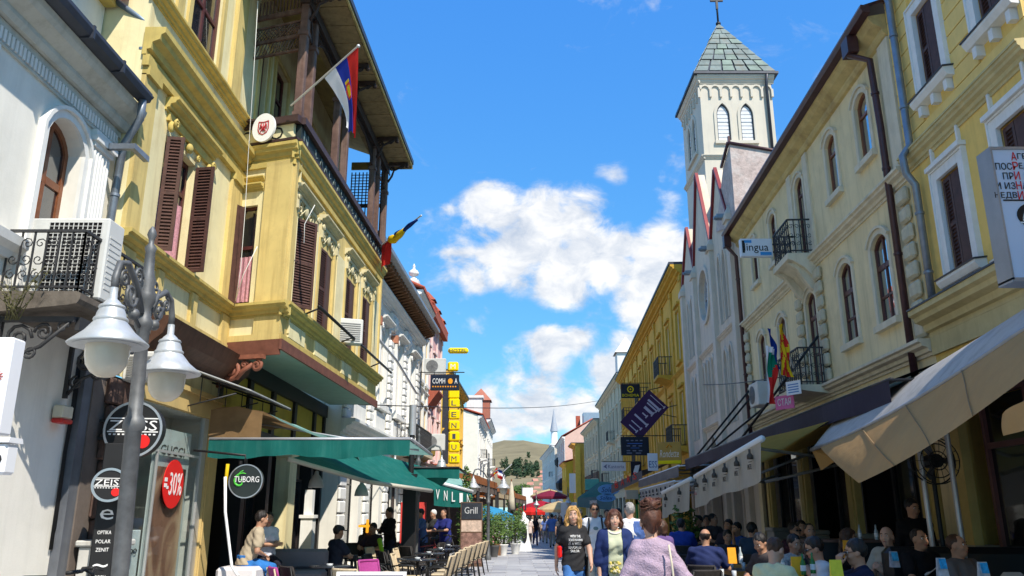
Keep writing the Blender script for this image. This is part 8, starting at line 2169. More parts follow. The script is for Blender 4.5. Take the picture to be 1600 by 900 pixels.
def pack_extra(c):
    k=c['k']; b=MB()
    for s in(-1,1): b.tube([tuple(c['T'](s*.10,-.1,.50)*k),tuple(c['T'](s*.12,.06,.53)*k),tuple(c['T'](s*.125,.145,.42)*k),tuple(c['T'](s*.145,.12,.25)*k),tuple(c['T'](s*.16,-.04,.18)*k)],.018,6)
    b.build('backpack_strap',M_BLACK,c['t']); b=MB(); b.bbox(-.15*k,.15*k,-.30*k,-.13*k,1.08*k,1.46*k,.05); b.build('backpack',M_BLACK,c['t'])
    b=MB(); b.disc((.0,1.28*k),.05,.145*k,.16*k,12,.035); b.build('shirt_print',cmat('print_grey_teal',(.18,.26,.27)),c['t'])
person('man in white T-shirt and sunglasses with black backpack straps walking towards us',at(929,16.5),FWD,'stand',1.78,'tan',('short','dark'),('tee',(.72,.72,.74)),('shorts',(.5,.47,.40)),{1:'down',-1:'swing_b'},.02,(0,.05),.013,False,1.0,stride=.3,glasses=True,extra=pack_extra,shoes=(.25,.2,.15))
def jacket_extra(c):
    g=c['garment']; S=SDF(); S.p=list(c['S2'].p); pz=c['pz']
    g('blue_shirt_half',S,.022,cmat('blue_check',(.07,.13,.34),var=.3,scale=20),[lambda X,Y,Z:(pz-.10)-Z,lambda X,Y,Z:.02-X,lambda X,Y,Z:Z-(1.44+.0*X)],.004)
person('man in dark cap and white T-shirt with blue shirt over one shoulder walking away',at(984,14.2),.1,'stand',1.77,'fair',('cap','grey'),('tee',(.74,.74,.76)),('jeans',(.03,.05,.10)),'down',.02,(0,0),.013,False,1.06,stride=.25,extra=jacket_extra)
person('pink haired older woman in purple top behind the sweater woman',at(1032,12.6),.4,'stand',1.50,'fair',('bob','brown'),('blouse',(.13,.08,.22)),('trousers',(.03,.03,.04)),'down',.05,(.3,0),.016,True,1.15)
# ------------------------------------------------------------ left cafe people
lp=[('man in beige T-shirt and blue jeans perched at the left cafe entrance',at(391,13.9,.0),-1.2,'sit',1.75,'tan',('short','dark'),('tee',(.40,.33,.23)),('jeans',(.03,.15,.42)),'lap',.32,(.1,-.2),.013,False,1.1,.74),
('woman in white T-shirt with folded arms at the left cafe entrance',at(420,15.4,.0),-2.6,'sit',1.66,'tan',('short','dark'),('tee',(.62,.64,.72)),('trousers',(.02,.02,.03)),'cross',.05,(-.1,0),.013,True,1.0,.78)]
for l,loc,f,po,Hh,sk,ha,to,bo,ar,le,he,hh_,fe,bu,se in lp: person(l,loc,f,po,Hh,sk,ha,to,bo,ar,le,he,hh_,fe,bu,seat=se)
L2=[('man in dark cap and dark shirt sitting at a table under the teal awnings',526,16.5,-.9,'sit',('cap','dark'),('tee',(.03,.032,.05)),'table',.1),
('person in dark shirt with neon yellow sleeve at a far left cafe table',588,20.5,2.6,'sit',('short','dark'),('tee',(.05,.03,.04)),'table',.15),
('person in dark top at the left cafe beside the neon yellow sleeve',572,21.0,-2.4,'sit',('long','dark'),('tee',(.03,.03,.035)),'table',.2),
('waiter in black standing beside the black post',611,21.5,2.2,'stand',('short','dark'),('shirt',(.012,.012,.013)),'phone',.08),
('man in blue shirt standing beside the red panel',661,24.0,2.0,'stand',('short','dark'),('tee',(.06,.11,.26)),'fwd',.12),
('person in dark blue sitting before the red panel',650,22.5,.9,'sit',('short','black'),('shirt',(.03,.035,.09)),'table',.2),
('white haired person leaning by the bicycle',683,25.5,2.4,'stand',('short','white'),('tee',(.05,.05,.05)),'fwd',.25),
('man in navy T-shirt standing with bicycle near the menu board',697,25.0,2.6,'stand',('buzz','brown'),('polo',(.022,.028,.16)),'fwd',.2)]
for i,(l,px,Y,f,po,ha,to,ar,le) in enumerate(L2):
    person(l,at(px,Y),f,po,1.74,'tan',ha,to,('trousers',(.02,.025,.05)),ar,le,(0,-.15),.018,ha[0]=='long',1.08,fine=False)
b=MB(); b.tube([(0,0,0),(.1,-.2,-.25),(.18,-.2,-.35)],[.06,.05,.04],7); o=b.build('neon_sleeve',mat('neon_yellow',(.45,.72,.03),.6)); o.location=(W(593,843,20.1)); tag(o,'neon yellow jacket slung on a left cafe chair','jacket')
# ------------------------------------------------------------ right cafe people
def swoosh(c):
    k=c['k']; b=MB(); y=.150*k; T=c['T']
    pts=[T(.095-.19*u,.168-.02*abs(u-.5),.33-.0*u)*k+v3(0,0,(.035*(1-u)**2.2*-1+.055*u*u-.0)*k) for u in [i/10 for i in range(11)]]
    b.tube([tuple(p) for p in pts],[.006+.013*math.exp(-((i/10-.18)/.16)**2) for i in range(11)],6); b.build('shirt_mark',M_WPAINT,c['t'])
G_='seated guests of the right cafe'
RP=[ # label, px, Y, facing, head tilt(yaw,pitch), hair, top, arms, lean, skin, female, build, seat, glasses, extra, h
('bald man in dark navy polo seen from behind at the near right tables',1097,13.0,-.45,(.0,-.1),('fringe','dark'),('polo',(.022,.032,.10)),'table',.18,'tan',False,1.14,.46,None,None,.014),
('short haired man in pale yellow shirt bending over a near right table',1188,8.9,-1.0,(.1,-.45),('buzz','brown'),('shirt',(.60,.60,.36)),'table',.30,'fair',False,1.06,.46,None,None,.013),
('man in dark teal T-shirt with his back to us beside the black wall',1172,15.2,-.5,(-.6,-.1),('short','black'),('tee',(.025,.05,.085)),'table',.15,'olive',False,1.0,.52,None,None,.014),
('dark haired man leaning down behind the pale yellow shirt',1206,11.8,2.0,(.3,-.5),('short','black'),('tee',(.06,.05,.05)),'table',.42,'tan',False,1.0,.46,None,None,.014),
('person in light patterned shirt beside the leaning dark haired man',1228,12.2,-2.8,(.0,-.2),('short','dark'),('shirt',(.40,.36,.33),dict(var=.5,scale=26)),'table',.2,'tan',False,1.05,.40,None,None,.014),
('woman with long dark hair resting her chin on her hand',1255,10.9,FWD+.25,(.1,.0),('long','dark'),('tank',(.018,.018,.02)),{1:'chin',-1:'table'},.25,'tan',True,.98,.46,None,None,.012),
('man in white T-shirt and sunglasses leaning to the left',1302,9.9,1.35,(.1,-.35),('short','dark'),('tee',(.58,.57,.57)),'table',.42,'tan',False,1.0,.46,True,None,.012),
('man in dark navy T-shirt holding both hands at his mouth',1352,8.7,1.35,(.0,-.15),('short','dark'),('tee',(.015,.018,.045)),'mouth',.22,'tan',False,1.06,.44,True,None,.012),
('bald man in light shirt with his hands joined',1386,11.2,2.1,(.25,-.05),('bald','grey'),('polo',(.40,.38,.31)),'phone',.1,'fair',False,1.05,.52,None,None,.013),
('smiling man in black T-shirt with white tick mark',1425,10.6,FWD+.25,(.05,.02),('buzz','dark'),('tee',(.012,.012,.014)),'table',.1,'tan',False,1.1,.50,None,swoosh,.012),
('balding man in grey T-shirt on the black sofa',1493,9.6,FWD+.45,(.25,.05),('buzz','brown'),('tee',(.12,.115,.12)),{1:'lap',-1:'down'},-.08,'tan',False,1.16,.46,None,None,.012),
('person in dark clothes half hidden behind the hands-at-mouth man',1315,12.5,-2.2,(.0,-.2),('long','brown'),('tee',(.014,.014,.015)),'table',.1,'tan',True,1.0,.52,None,None,.016),
('man in dark open jacket at a middle right table',1262,13.8,FWD-.2,(.1,-.05),('buzz','dark'),('shirt',(.03,.03,.035)),'table',.05,'tan',False,1.05,.52,None,None,.016),
('person with sunglasses at a middle right table',1235,14.6,FWD+.3,(.1,-.05),('short','dark'),('shirt',(.05,.02,.03)),{1:'chin',-1:'table'},.1,'tan',False,1.0,.52,True,None,.016),
('person in grey top between the sunglasses guest and the jacket man',1248,15.4,FWD,(-.1,-.05),('short','dark'),('tee',(.10,.10,.11)),'table',.1,'tan',False,1.0,.55,None,None,.018),
('man in bright blue T-shirt raising a hand to his face',1155,17.2,2.0,(.1,-.1),('short','black'),('tee',(.03,.10,.40)),{1:'table',-1:'chin'},.15,'tan',False,1.0,.5,None,None,.016),
('man in dark top behind the bright blue T-shirt',1138,18.0,2.6,(-.2,-.05),('short','black'),('tee',(.04,.035,.05)),'table',.1,'tan',False,1.0,.55,None,None,.018),
('man in dark green T-shirt sitting upright far down the right tables',1092,19.6,2.2,(.1,0),('short','black'),('tee',(.02,.035,.03)),'table',.05,'tan',False,1.0,.62,None,None,.018),
('man in grey brown T-shirt beside the dark green one',1112,19.2,-2.6,(.3,0),('short','black'),('tee',(.07,.06,.065)),'table',.05,'tan',False,1.0,.66,None,None,.018),
('guest with black hair between the dark green and grey brown men',1103,20.4,FWD,(0,0),('short','black'),('tee',(.06,.05,.05)),'table',.0,'tan',False,1.0,.62,None,None,.02),
('man in royal blue T-shirt with his back to us far down the right tables',1063,18.0,-.3,(-.4,0),('short','black'),('tee',(.02,.05,.28)),'table',.1,'tan',False,1.1,.56,None,None,.018),
('child in dark shirt at the far right tables',1133,16.6,FWD,(0,-.2),('short','black'),('tee',(.05,.05,.06)),'table',.1,'tan',False,.8,.36,None,None,.018)]
for (l,px,Y,f,hd_,ha,to,ar,le,sk,fe,bu,se,gl,ex,hh_) in RP:
    person(l,at(px,Y,0),f,'sit',1.68 if fe else 1.75,sk,ha,to,('trousers',(.025,.03,.05)),ar,le,hd_,hh_,fe,bu,seat=se,glasses=gl,extra=ex,group=G_,fine=hh_<=.014)
person('waiter in black standing in the dark doorway on the right',at(1426,12.2,0),FWD,'stand',1.80,'tan',('short','black'),('shirt',(.010,.010,.011)),('trousers',(.01,.01,.01)),'down',0,(.2,-.2),.018,False,1.0,fine=False)
# ------------------------------------------------------------ far crowd
rc=random.Random(21)
crowd=[(862,46,(.10,.2,.5),0),(868,58,(.6,.6,.62),0),(875,40,(.06,.06,.07),1),(884,52,(.16,.30,.58),0),(906,30,(.03,.10,.32),0),(948,27,(.05,.05,.14),0),(915,38,(.10,.08,.09),1),(836,50,(.02,.02,.022),1),(826,44,(.62,.50,.45),1),(846,62,(.5,.46,.42),0),(851,54,(.10,.16,.4),1),(856,66,(.7,.7,.7),0),(841,70,(.4,.12,.12),1),(866,72,(.2,.2,.25),0),(872,64,(.55,.5,.45),1),(880,70,(.04,.04,.05),0),(892,44,(.06,.09,.2),0),(938,34,(.08,.05,.05),1),(966,24,(.06,.05,.06),0),(832,58,(.58,.55,.5),0),(860,80,(.3,.25,.3),1),(849,78,(.65,.62,.6),0)]
cw=['sky blue','white','black','blue striped','strong blue','dark navy','dark brown','all black','peach','sand','mid blue','pale','dark red','grey','beige','charcoal','navy','maroon','dusky','cream','mauve','ivory']
used={}
for i,(px,Y,c,fe) in enumerate(crowd):
    person('distant walker in %s top, %s on the far street'%(cw[i],'walking towards us' if i%2 else 'walking away'),at(px,Y),FWD*(i%2)+rc.uniform(-.3,.3),'stand',1.62 if fe else 1.75,'tan',('long' if fe else 'short',rc.choice(('dark','brown','black'))),('tee',c),(rc.choice(('jeans','trousers')),rc.choice(((.03,.07,.2),(.02,.02,.025),(.35,.32,.27)))),{1:'swing_f',-1:'swing_b'},.03,(0,0),.024 if Y<45 else .032,bool(fe),1.05,stride=rc.choice((.3,-.3)),group='distant walkers',fine=False)
flush_text()
# ================================================================ CAFE FURNITURE
M_CANE=mat('cream_weave',(.56,.45,.30),.7,.25,var=.18,scale=30,bump=.4,bscale=90); M_CANED=mat('dark_weave',(.035,.03,.028),.7,.25,var=.3,scale=30,bump=.4,bscale=90); M_PURC=mat('magenta_weave',(.35,.05,.22),.7,.25,var=.15,scale=30,bump=.3,bscale=90)
def chair_proto(label,mb_,mf,group):
    t=thing('cafe_chair',label,'chair',(0,0,0),0,group)
    b=MB(); b.bbox(-.22,.22,-.21,.22,.43,.47,.015); b.build('seat',mb_,t)
    b=MB(); n=8
    vs=[]
    for j in range(5):
        z=.52+.34*j/4; 
        for i in range(n+1):
            x=-.21+.42*i/n; y=-.235-.10*(j/4)+.04*(2*abs(i/n-.5))**2
            vs+=[(x,y,z)]
    b.add(vs,[(j*(n+1)+i,j*(n+1)+i+1,(j+1)*(n+1)+i+1,(j+1)*(n+1)+i) for j in range(4) for i in range(n)],True)
    b.add([(x,y-.022,z) for x,y,z in vs],[(j*(n+1)+i,(j+1)*(n+1)+i,(j+1)*(n+1)+i+1,j*(n+1)+i+1) for j in range(4) for i in range(n)],True)
    b.tube([vs[4*(n+1)+i] for i in range(n+1)],.022,6); b.tube([vs[i] for i in range(n+1)],.016,6)
    b.tube([vs[j*(n+1)] for j in range(5)],.018,6); b.tube([vs[j*(n+1)+n] for j in range(5)],.018,6)
    b.build('backrest',mb_,t)
    for sx in(-1,1):
        b=MB(); b.tube([(sx*.21,.2,.44),(sx*.215,.22,.0)],.014,6); b.build('leg',mf,t)
        b=MB(); b.tube([(sx*.21,-.33,.86),(sx*.215,-.24,.5),(sx*.21,-.22,.44),(sx*.225,-.30,0)],.014,6); b.build('leg',mf,t)
        b=MB(); b.tube([(sx*.22,-.27,.66),(sx*.25,-.1,.68),(sx*.25,.12,.67),(sx*.23,.2,.6),(sx*.21,.2,.44)],.014,6); b.build('armrest',mf,t)
    KIDS[t.name]=[o for o in col.objects if o.parent==t]; return t
def table_proto(label,mt,group,rect=None,me=None):
    t=thing('cafe_table',label,'table',(0,0,0),0,group)
    b=MB()
    if rect: b.bbox(-rect[0],rect[0],-rect[1],rect[1],.72,.76,.012)
    else: b.lathe([(.0,.73),(.34,.73),(.36,.742),(.36,.752),(.34,.76),(0,.76)],(0,0,0),22)
    b.build('tabletop',mt,t)
    if me: b=MB(); r=rect; b.box(-r[0],r[0],-r[1]-.012,-r[1]-.001,.69,.757); b.box(-r[0]-.012,-r[0]-.001,-r[1],r[1],.69,.757); b.build('edge_board',me,t)
    b=MB(); b.lathe([(.24,0),(.24,.02),(.05,.05),(.03,.1),(.03,.7),(.12,.728)],(0,0,0),12); b.build('pedestal',M_BLACK,t)
    KIDS[t.name]=[o for o in col.objects if o.parent==t]; return t
firsts={}
def put(kind,proto,label,loc,rz):
    if kind not in firsts: firsts[kind]=1; proto.location=loc; proto.rotation_euler=(0,0,rz); proto['label']=label; return proto
    c=proto.copy(); col.objects.link(c); c.location=loc; c.rotation_euler=(0,0,rz); c['label']=label
    for ch in KIDS[proto.name]: d=ch.copy(); col.objects.link(d); d.parent=c
    return c
CH1=chair_proto('x',M_CANE,M_BLACK,'cream backed chairs of the left terrace'); CH2=chair_proto('x',M_CANED,M_BLACK,'dark chairs of the cafe terraces'); CH3=chair_proto('x',M_PURC,M_CANE,'magenta backed chairs')
TB1=table_proto('x',mat('black_glossy_top',(.02,.022,.03),.15,.6),'round dark tables of the left terrace'); TB2=table_proto('x',mat('dark_table_top',(.05,.04,.04),.3,.5,var=.2),'square tables of the right terrace',(.38,.38),mat('orange_wood_edge',(.50,.23,.05),.5,.4,var=.15)); 
rf=random.Random(4)
# left terrace: a row of cream backs along the street edge
edge=[(745,24.6),(738,23.3),(731,22.1),(722,20.6),(713,19.4),(703,18.0),(694,16.9),(684,15.6)]
for i,(px,Y) in enumerate(edge): put('c1',CH1,'cream backed chair at the street edge of the left terrace, %s from the menu board'%ORD[i],at(px,Y),R(78)+rf.uniform(-.12,.12))
inn=[(650,21),(640,18.6),(622,17.2),(640,16.2),(600,16),(598,19)]
for i,(px,Y) in enumerate(inn): put('c1' if i%2 else 'c2',CH1 if i%2 else CH2,('cream' if i%2 else 'dark')+' backed chair inside the left terrace, %s from its back'%ORD[i],at(px,Y),R(-70)+rf.uniform(-.8,.8))
for i,(px,Y) in enumerate(((702,24.2),(690,21.4),(672,19.0),(655,16.6),(521,14.6),(560,17.3))): put('t1',TB1,'round dark table of the left terrace, %s from the menu board'%ORD[i],at(px,Y),0)
for i,(px,Y) in enumerate(((675,22.8),(650,19.9),(628,18),(585,15.6),(540,19.0),(500,17.0),(606,22.5),(560,22))): put('c2',CH2,'dark chair in the shade of the left terrace, %s counted from the menu board'%ORD[i],at(px,Y),rf.uniform(0,6))
put('c1',CH1,'tan armed chair at the bottom edge of the left terrace',at(562,12.2),R(-25)); put('c3',CH3,'magenta backed chair at the bottom edge by the jeans man',at(464,12.5),R(-60)); put('c2',CH2,'dark chair beside the magenta backed one',at(482,12.7),R(-50)); put('c3',CH3,'magenta backed chair half hidden behind the white framed board',at(597,14.0),R(-130))
t=thing('bench','low white padded seat under the man in blue jeans','bench',at(388,13.7)); b=MB(); b.bbox(-.36,.28,-.28,.28,.45,.80,.05); b.build('cushion',mat('white_leather',(.72,.68,.67),.45,.4,var=.05),t); b=MB(); b.box(-.33,.25,-.25,.25,0,.449); b.build('base',M_BLACK,t)
t=thing('bench','grey padded bench behind the woman in white T-shirt','bench',at(446,15.6)); b=MB(); b.bbox(-.9,.8,-.3,.3,.42,.62,.05); b.bbox(-.9,.8,.18,.34,.62,.98,.05); b.build('cushion',mat('grey_leather',(.16,.15,.17),.5,.4,var=.1),t); b=MB(); b.box(-.85,.75,-.25,.25,0,.419); b.build('base',M_BLACK,t)
t=thing('picture_board','white framed picture board at the bottom edge of the left terrace','board',(*at(585,11.6)[:2],0)); b=MB(); b.ring([(-.48,.35),(.48,.35),(.48,.86),(-.48,.86)],-.045,-.02,.02); b.build('frame',M_WPAINT,t); b=MB(); b.box(-.44,.44,-.005,.012,.39,.82); b.build('board',mat('board_lilac',(.30,.22,.34),.5),t)
b=MB(); 
for i in range(6): b.disc((-.36+.145*i,.72),.062,-.012,-.006,14)
b.build('food_picture',mat('food_wine',(.30,.04,.08),.5,var=.6,scale=20),t); b=MB(); b.box(-.45,-.42,-.02,.02,0,.35); b.box(.42,.45,-.02,.02,0,.35); b.build('leg',M_WPAINT,t)
t=thing('menu_board','tall chalk menu board with pictures at the street edge','board',at(737,25.6)); b=MB(); b.box(-.34,.34,-.03,.03,.1,2.0); b.build('frame',mat('board_wood',(.14,.08,.05),.7),t); b=MB(); b.box(-.31,.31,-.04,-.031,1.48,1.97); b.build('chalk_panel',mat('chalkboard',(.03,.035,.045),.6,var=.3,scale=12),t); text('Grill',.4,.2,mat('chalk',(.55,.55,.55),.9),t,(-.02,-.045,1.75)); b=MB(); b.box(-.31,.31,-.04,-.031,1.12,1.45); b.build('picture_panel',mat('food_poster',(.62,.46,.36),.6,var=.4,scale=7),t); b=MB(); b.box(-.31,.31,-.04,-.031,.2,1.08); b.build('lower_panel',mat('food_poster_dark',(.25,.14,.11),.6,var=.7,scale=8),t)
t=thing('notice_panel','red notice panel behind the man in blue shirt','panel',at(646,26)); b=MB(); b.box(-.4,.4,-.03,.03,.5,2.0); b.build('panel_board',mat('panel_red',(.62,.06,.05),.5),t); b=MB(); b.box(-.25,.2,-.04,-.031,1.35,1.45); b.build('print',M_WPAINT,t)
bicycle('dark bicycle held by the man in navy T-shirt',at(690,24.3),R(20),M_BLACK,1,'bicycles'); bicycle('black bicycle with white basket light behind the left tables',at(664,23.5),R(40),M_REDM,1,'bicycles')
t=thing('lantern_cross','small orange cross-shaped light inside the left cafe','lamp',W(574,822,20.5)); b=MB(); b.bbox(-.22,.22,-.03,.03,-.03,.03,.01); b.bbox(-.03,.03,-.032,.032,-.16,.16,.01); b.build('light_body',mat('orange_light',(.75,.33,.02),.5,emit=(.8,.33,.02,.5)),t)
# plant pots further along
def pot_plant(label,px,Y,h,w,seed,pot=(.62,.62,.6),tall=False):
    t=thing('potted_plant',label,'potted plant',at(px,Y)); b=MB(); b.lathe([(.15,0),(.22,.4),(.24,.42),(.24,.46),(.2,.46),(.19,.40)],(0,0,0),12); b.build('pot',mat('pot_%02d'%int(pot[0]*99),pot,.6,var=.1),t)
    b=MB(); b.tube([(0,0,.4),(.02,0,.6),(0,.02,.46+h*.7)],.018,5); b.build('stem',M_BARK,t); b=MB(); rr=random.Random(seed); 
    leaf_cloud(b,(0,0,.5+h*.5),(w,w,h*.55),700,.06,rr); 
    if tall: leaf_cloud(b,(0,0,.5+h*.95),(w*.5,w*.5,h*.35),250,.06,rr)
    b.build('foliage',M_LEAF,t)
for a in (('bushy potted plant in a white pot at the end of the left terrace',786,36,1.3,.5,1,(.7,.7,.68),False),('round potted bush in a white pot nearest the walkway',805,37.5,1.15,.55,2,(.7,.7,.68),False),('tall potted conifer behind the menu board',728,27,2.1,.32,3,(.2,.15,.12),True),('bushy plant in dark pot beside the street lamp',756,33.5,1.5,.45,4,(.1,.1,.1),False),('dark potted bush by the terrace flowers',772,34.5,1.2,.5,5,(.1,.08,.07),False),('bright green potted bush at the far right tables',1068,19.5,1.35,.35,6,(.5,.5,.48),False),('slender potted shrub near the cafe canopy edge',812,41,1.5,.35,7,(.5,.5,.5),False)): pot_plant(*a)
t=thing('flower_stand','tiered flower stand with pink and white blooms','flower stand',at(770,36)); b=MB(); b.box(-.35,.35,-.2,.2,0,.5); b.box(-.35,.35,.0,.2,.5,.9); b.build('shelf',mat('shelf_wood',(.2,.1,.05),.7),t); b=MB(); rr=random.Random(9)
for m_i in range(3):
    b.mi=m_i
    for _ in range(60): b.ball((rr.uniform(-.35,.35),rr.uniform(-.25,.2),rr.uniform(.5,1.15)),.04,5)
b.build('blossom',[mat('bloom_pink',(.6,.2,.3),.8),mat('bloom_white',(.75,.72,.7),.8),M_LEAF[0]],t)
t=thing('street_performer_figure','white draped statue-like figure with dark hollow beside the walkway','statue',at(818,41)); b=MB(); b.lathe([(.42,0),(.36,.3),(.25,.8),(.24,1.2),(.28,1.45),(.12,1.6),(.11,1.75),(.02,1.85)],(0,0,0),12); b.build('drapery',M_WPAINT,t); b=MB(); b.disc((.04,.8),.13,-.36,-.2,14,.42); b.build('dark_hollow',M_BLACK,t)
# right terrace
tabs=[(1012,12.9),(1050,14.3),(1128,11.8),(1232,9.9),(1300,8.7),(1395,9.6),(1500,8.4),(1130,15.3),(1100,17.6),(1210,13.2),(1280,12.6),(1160,13.6),(1350,11.0),(1065,16.2),(1440,8.9),(1085,12.2)]
for i,(px,Y) in enumerate(tabs): 
    if i in(0,): px=1040
    put('t2',TB2,'square wood edged table on the right terrace, %s from the left edge of the tables'%ORD[sorted(range(len(tabs)),key=lambda q:tabs[q][0]).index(i)],at(px,Y,0),rf.uniform(-.2,.2))
for i,r in enumerate(RP): 
    l,px,Y,f=r[:4]; x,y,_=at(px,Y); put('c2',CH2,'dark chair under the '+l[:60].split(' with')[0].split(' at ')[0].split(' beside')[0].replace('under the the','under the'),(x-.0*math.sin(f),y,max(0,r[12]-.47)),f)
for i,(px,Y,f) in enumerate(((1085,12.0,0.2),(1040,13.3,2.6),(1070,15.5,3.0),(1120,16.2,1),(1030,17,2),(1010,19,2.6))): put('c2',CH2,'empty dark chair on the right terrace, %s from the sweater woman'%ORD[i],at(px,Y,0),f)
t=thing('sofa','long black leather sofa at the lower right','sofa',(*at(1530,10.6)[:2],0),R(-8)); b=MB(); b.bbox(-1.2,1.6,.0,.28,.42,1.22,.08); b.bbox(-1.2,1.6,-.62,.0,.25,.47,.06); b.build('upholstery',mat('black_leather',(.012,.012,.013),.35,.5,var=.2),t); b=MB(); b.box(-1.15,1.55,-.55,.2,0,.249); b.build('base',M_BLACK,t)
t=thing('padded_chair','beige padded chair back at the bottom right corner','chair',at(1566,8.6,0)); b=MB(); b.bbox(-.13,.13,-.05,.05,.5,1.06,.05); b.build('backrest',mat('beige_leather',(.30,.26,.21),.5,.4),t); b=MB(); b.bbox(-.2,.2,-.4,.06,.42,.48,.03); b.box(-.18,-.15,-.03,.0,0,.42); b.box(.15,.18,-.03,.0,0,.42); b.box(-.18,-.15,-.38,-.35,0,.42); b.box(.15,.18,-.38,-.35,0,.42); b.build('frame',M_BLACK,t)
# things on the tables
def menu_card(label,px,py,Y,c,c2=None,s=1):
    t=thing('menu_card',label,'menu card',W(px,py,Y)); b=MB(); b.add([(-.06*s,-.02,-.11*s),(.06*s,-.02,-.11*s),(.06*s,.02,.11*s),(-.06*s,.02,.11*s),(-.06*s,.06,-.11*s),(.06*s,.06,-.11*s)],[(0,1,2,3),(3,2,5,4),(0,4,5,1),(0,3,4),(1,5,2)]); b.build('card',mat('card_%02d%02d%02d'%tuple(int(v*99) for v in c),c,.5,var=.35 if c2 else .1,scale=18),t)
    if c2: b=MB(); b.add([(-.045*s,-.026,-.02*s),(.045*s,-.026,-.02*s),(.045*s,-.005,.10*s),(-.045*s,-.005,.10*s)],[(0,1,2,3)]); b.build('card_picture',mat('cardpic_%02d%02d%02d'%tuple(int(v*99) for v in c2),c2,.5,var=.5,scale=20),t)
for a in (('bright orange menu card behind the navy polo man',1144,868,12.2,(.85,.33,.01)),('yellow orange drink card before the long haired woman',1246,886,9.4,(.85,.42,.02)),('yellow menu card in front of the man with hands at his mouth',1308,893,8.4,(.75,.68,.05)),('orange menu card between the two leaning men',1326,858,11.0,(.8,.33,.02))): menu_card(*a)
for a in (('blue and grey menu card by the light shirt man',1398,874,9.8,(.35,.37,.42),(.03,.35,.6)),('blue menu card in front of the grey T-shirt man',1473,886,8.6,(.5,.5,.52),(.02,.35,.75)),('blue menu card at the lower right corner',1538,893,8.2,(.5,.5,.52),(.02,.35,.75))): menu_card(*a,s=.8)
def bottle(label,px,py,Y,m,h=.22,r=.03):
    p=W(px,py,Y); p.z=1.242 if 'counter' in label else max(p.z,.762) if 'candle' not in label else .762
    t=thing('bottle',label,'bottle',p); b=MB(); b.lathe([(r,0),(r,h*.55),(r*.4,h*.75),(r*.36,h),(0,h)],(0,0,0),10); b.build('bottle_glass',m,t); b=MB(); b.lathe([(r*1.03,h*.18),(r*1.03,h*.45)],(0,0,0),10); b.build('bottle_label',M_WPAINT,t)
mgb=mat('bottle_green',(.01,.16,.03),.1,.6); mcb=mat('bottle_clear',(.4,.45,.45),.1,.6)
for i,(px,py,Y,m,l) in enumerate(((1256,898,9.3,mgb,'left green bottle near the yellow orange card'),(1271,896,9.3,mgb,'right green bottle near the yellow orange card'),(1223,893,9.6,mcb,'clear bottle left of the yellow orange card'),(1342,822,12.95,mcb,'pale bottle with red label on the back counter, left'),(1368,824,12.85,mcb,'pale bottle with red label on the back counter, right'),(1158,880,12.0,mcb,'clear bottle beside the orange menu card'),(1045,850,14.0,mcb,'white candle-like bottle on the far orange table'))): bottle(l,px,py,Y,m)
rg=random.Random(8); ng=0
def glass_(label,p):
    t=thing('drinking_glass',label,'glass',p,0,'glasses on the terrace tables'); b=MB(); b.lathe([(.025,0),(.028,.002),(.034,.11),(.031,.11),(.024,.01)],(0,0,0),10); b.build('glass_body',mat('pale_glass',(.5,.53,.55),.08,.7),t)
for i,(px,Y) in enumerate(tabs[:14]):
    if i in (0,): px=1040
    x,y,_=at(px,Y); 
    for j in range(2): glass_('small clear glass, the %s one on the wood edged table %s from the left'%(('nearer','farther')[j],ORD[sorted(range(len(tabs)),key=lambda q:tabs[q][0]).index(i)]),(x+rg.uniform(-.25,.25),y-.15+.3*j+rg.uniform(-.08,.08),.761))
for i,(px,Y) in enumerate(((702,24.2),(690,21.4),(672,19.0),(655,16.6),(521,14.6))):
    x,y,z=at(px,Y); t=thing('ashtray','small glass ashtray on the %s round dark table from the menu board'%ORD[i],'ashtray',(x,y-.05,z+.761),0,'ashtrays on the left terrace'); b=MB(); b.lathe([(.05,0),(.06,.03),(.05,.03),(.04,.01)],(0,0,0),12); b.build('ashtray_glass',MATS['pale_glass'],t)
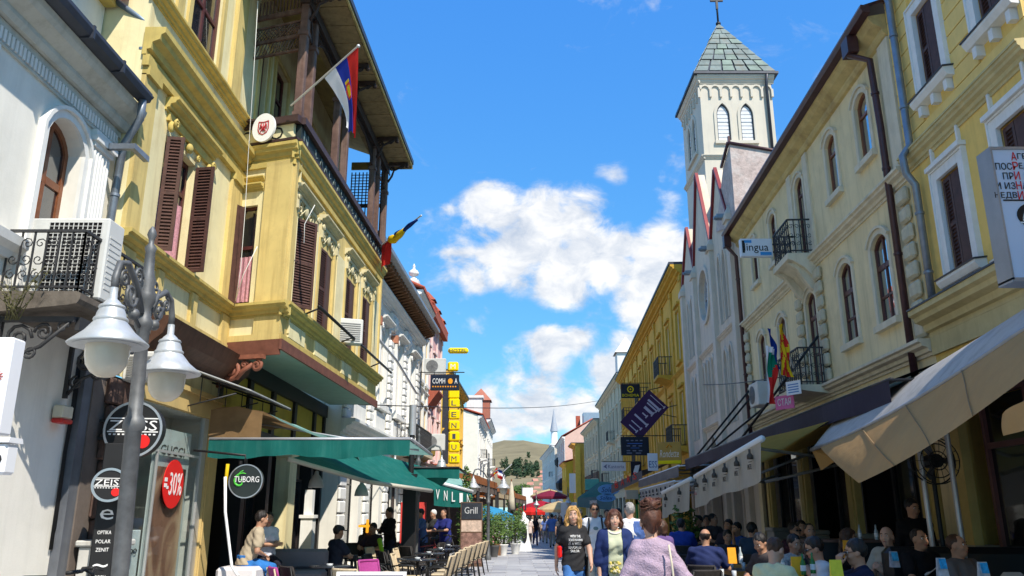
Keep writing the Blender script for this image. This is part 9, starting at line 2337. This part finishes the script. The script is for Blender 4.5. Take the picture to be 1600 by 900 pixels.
# fan on the right wall
t=thing('standing_fan','black standing fan in a round wire cage under the beige awning','fan',(*W(1462,720,10.8)[:2],0)); zc=W(1462,720,10.8).z
b=MB(); b.cyl((0,.12,0),(0,.12,zc),.03,n=8); b.lathe([(.26,0),(.26,.03),(.05,.06)],(0,.12,0),14); b.build('fan_pole',M_BLACK,t); b=MB(); n=24; r=.30
for rr_ in (.3,.22,.12): b.tube([(rr_*math.cos(2*PI*i/n),-.08+.05*(rr_/.3),zc+rr_*math.sin(2*PI*i/n)) for i in range(n+1)],.008,5)
b.tube([(r*math.cos(2*PI*i/n),.08,zc+r*math.sin(2*PI*i/n)) for i in range(n+1)],.010,5)
for k in range(14): a=2*PI*k/14; b.tube([(0,-.09,zc),(r*math.cos(a),-.03,zc+r*math.sin(a)),(r*math.cos(a),.08,zc+r*math.sin(a))],.004,4)
b.build('fan_cage',M_BLACK,t); b=MB()
for k in range(3): 
    a=2*PI*k/3; u=Vector((math.cos(a),0,math.sin(a))); v=Vector((-math.sin(a),.5,math.cos(a))); c=Vector((0,0,zc)); b.add([c+u*.03-v*.02,c+u*.25-v*.06,c+u*.27+v*.05,c+u*.04+v*.03],[(0,1,2,3)])
b.build('fan_blade',mat('blade_grey',(.08,.08,.085),.4),t); b=MB(); b.cyl((0,-.04,zc),(0,.2,zc),.09,n=14); b.build('fan_motor',M_BLACK,t)
for i,(px,Y,l) in enumerate(((1450,10.9,'left pale steel pole under the beige awning'),(1497,10.6,'right pale steel pole under the beige awning'))):
    t=thing('awning_pole',l,'pole',(*at(px,Y)[:2],0)); b=MB(); b.cyl((0,0,0),(0,0,3.2),.035,n=8); b.box(-.1,.1,-.1,.1,0,.03); b.build('pole_shaft',MATS['pole_grey'],t)
t=thing('service_counter','dark service counter behind the right tables','counter',(*at(1350,13.0)[:2],0),R(-10)); b=MB(); b.box(-1.0,1.2,-.2,.3,0,1.2); b.build('counter_body',M_BLACK,t); b=MB(); b.box(-1.05,1.25,-.25,.35,1.2,1.24); b.build('counter_top',mat('counter_brown',(.14,.07,.05),.4),t)
flush_text()
split_parts()
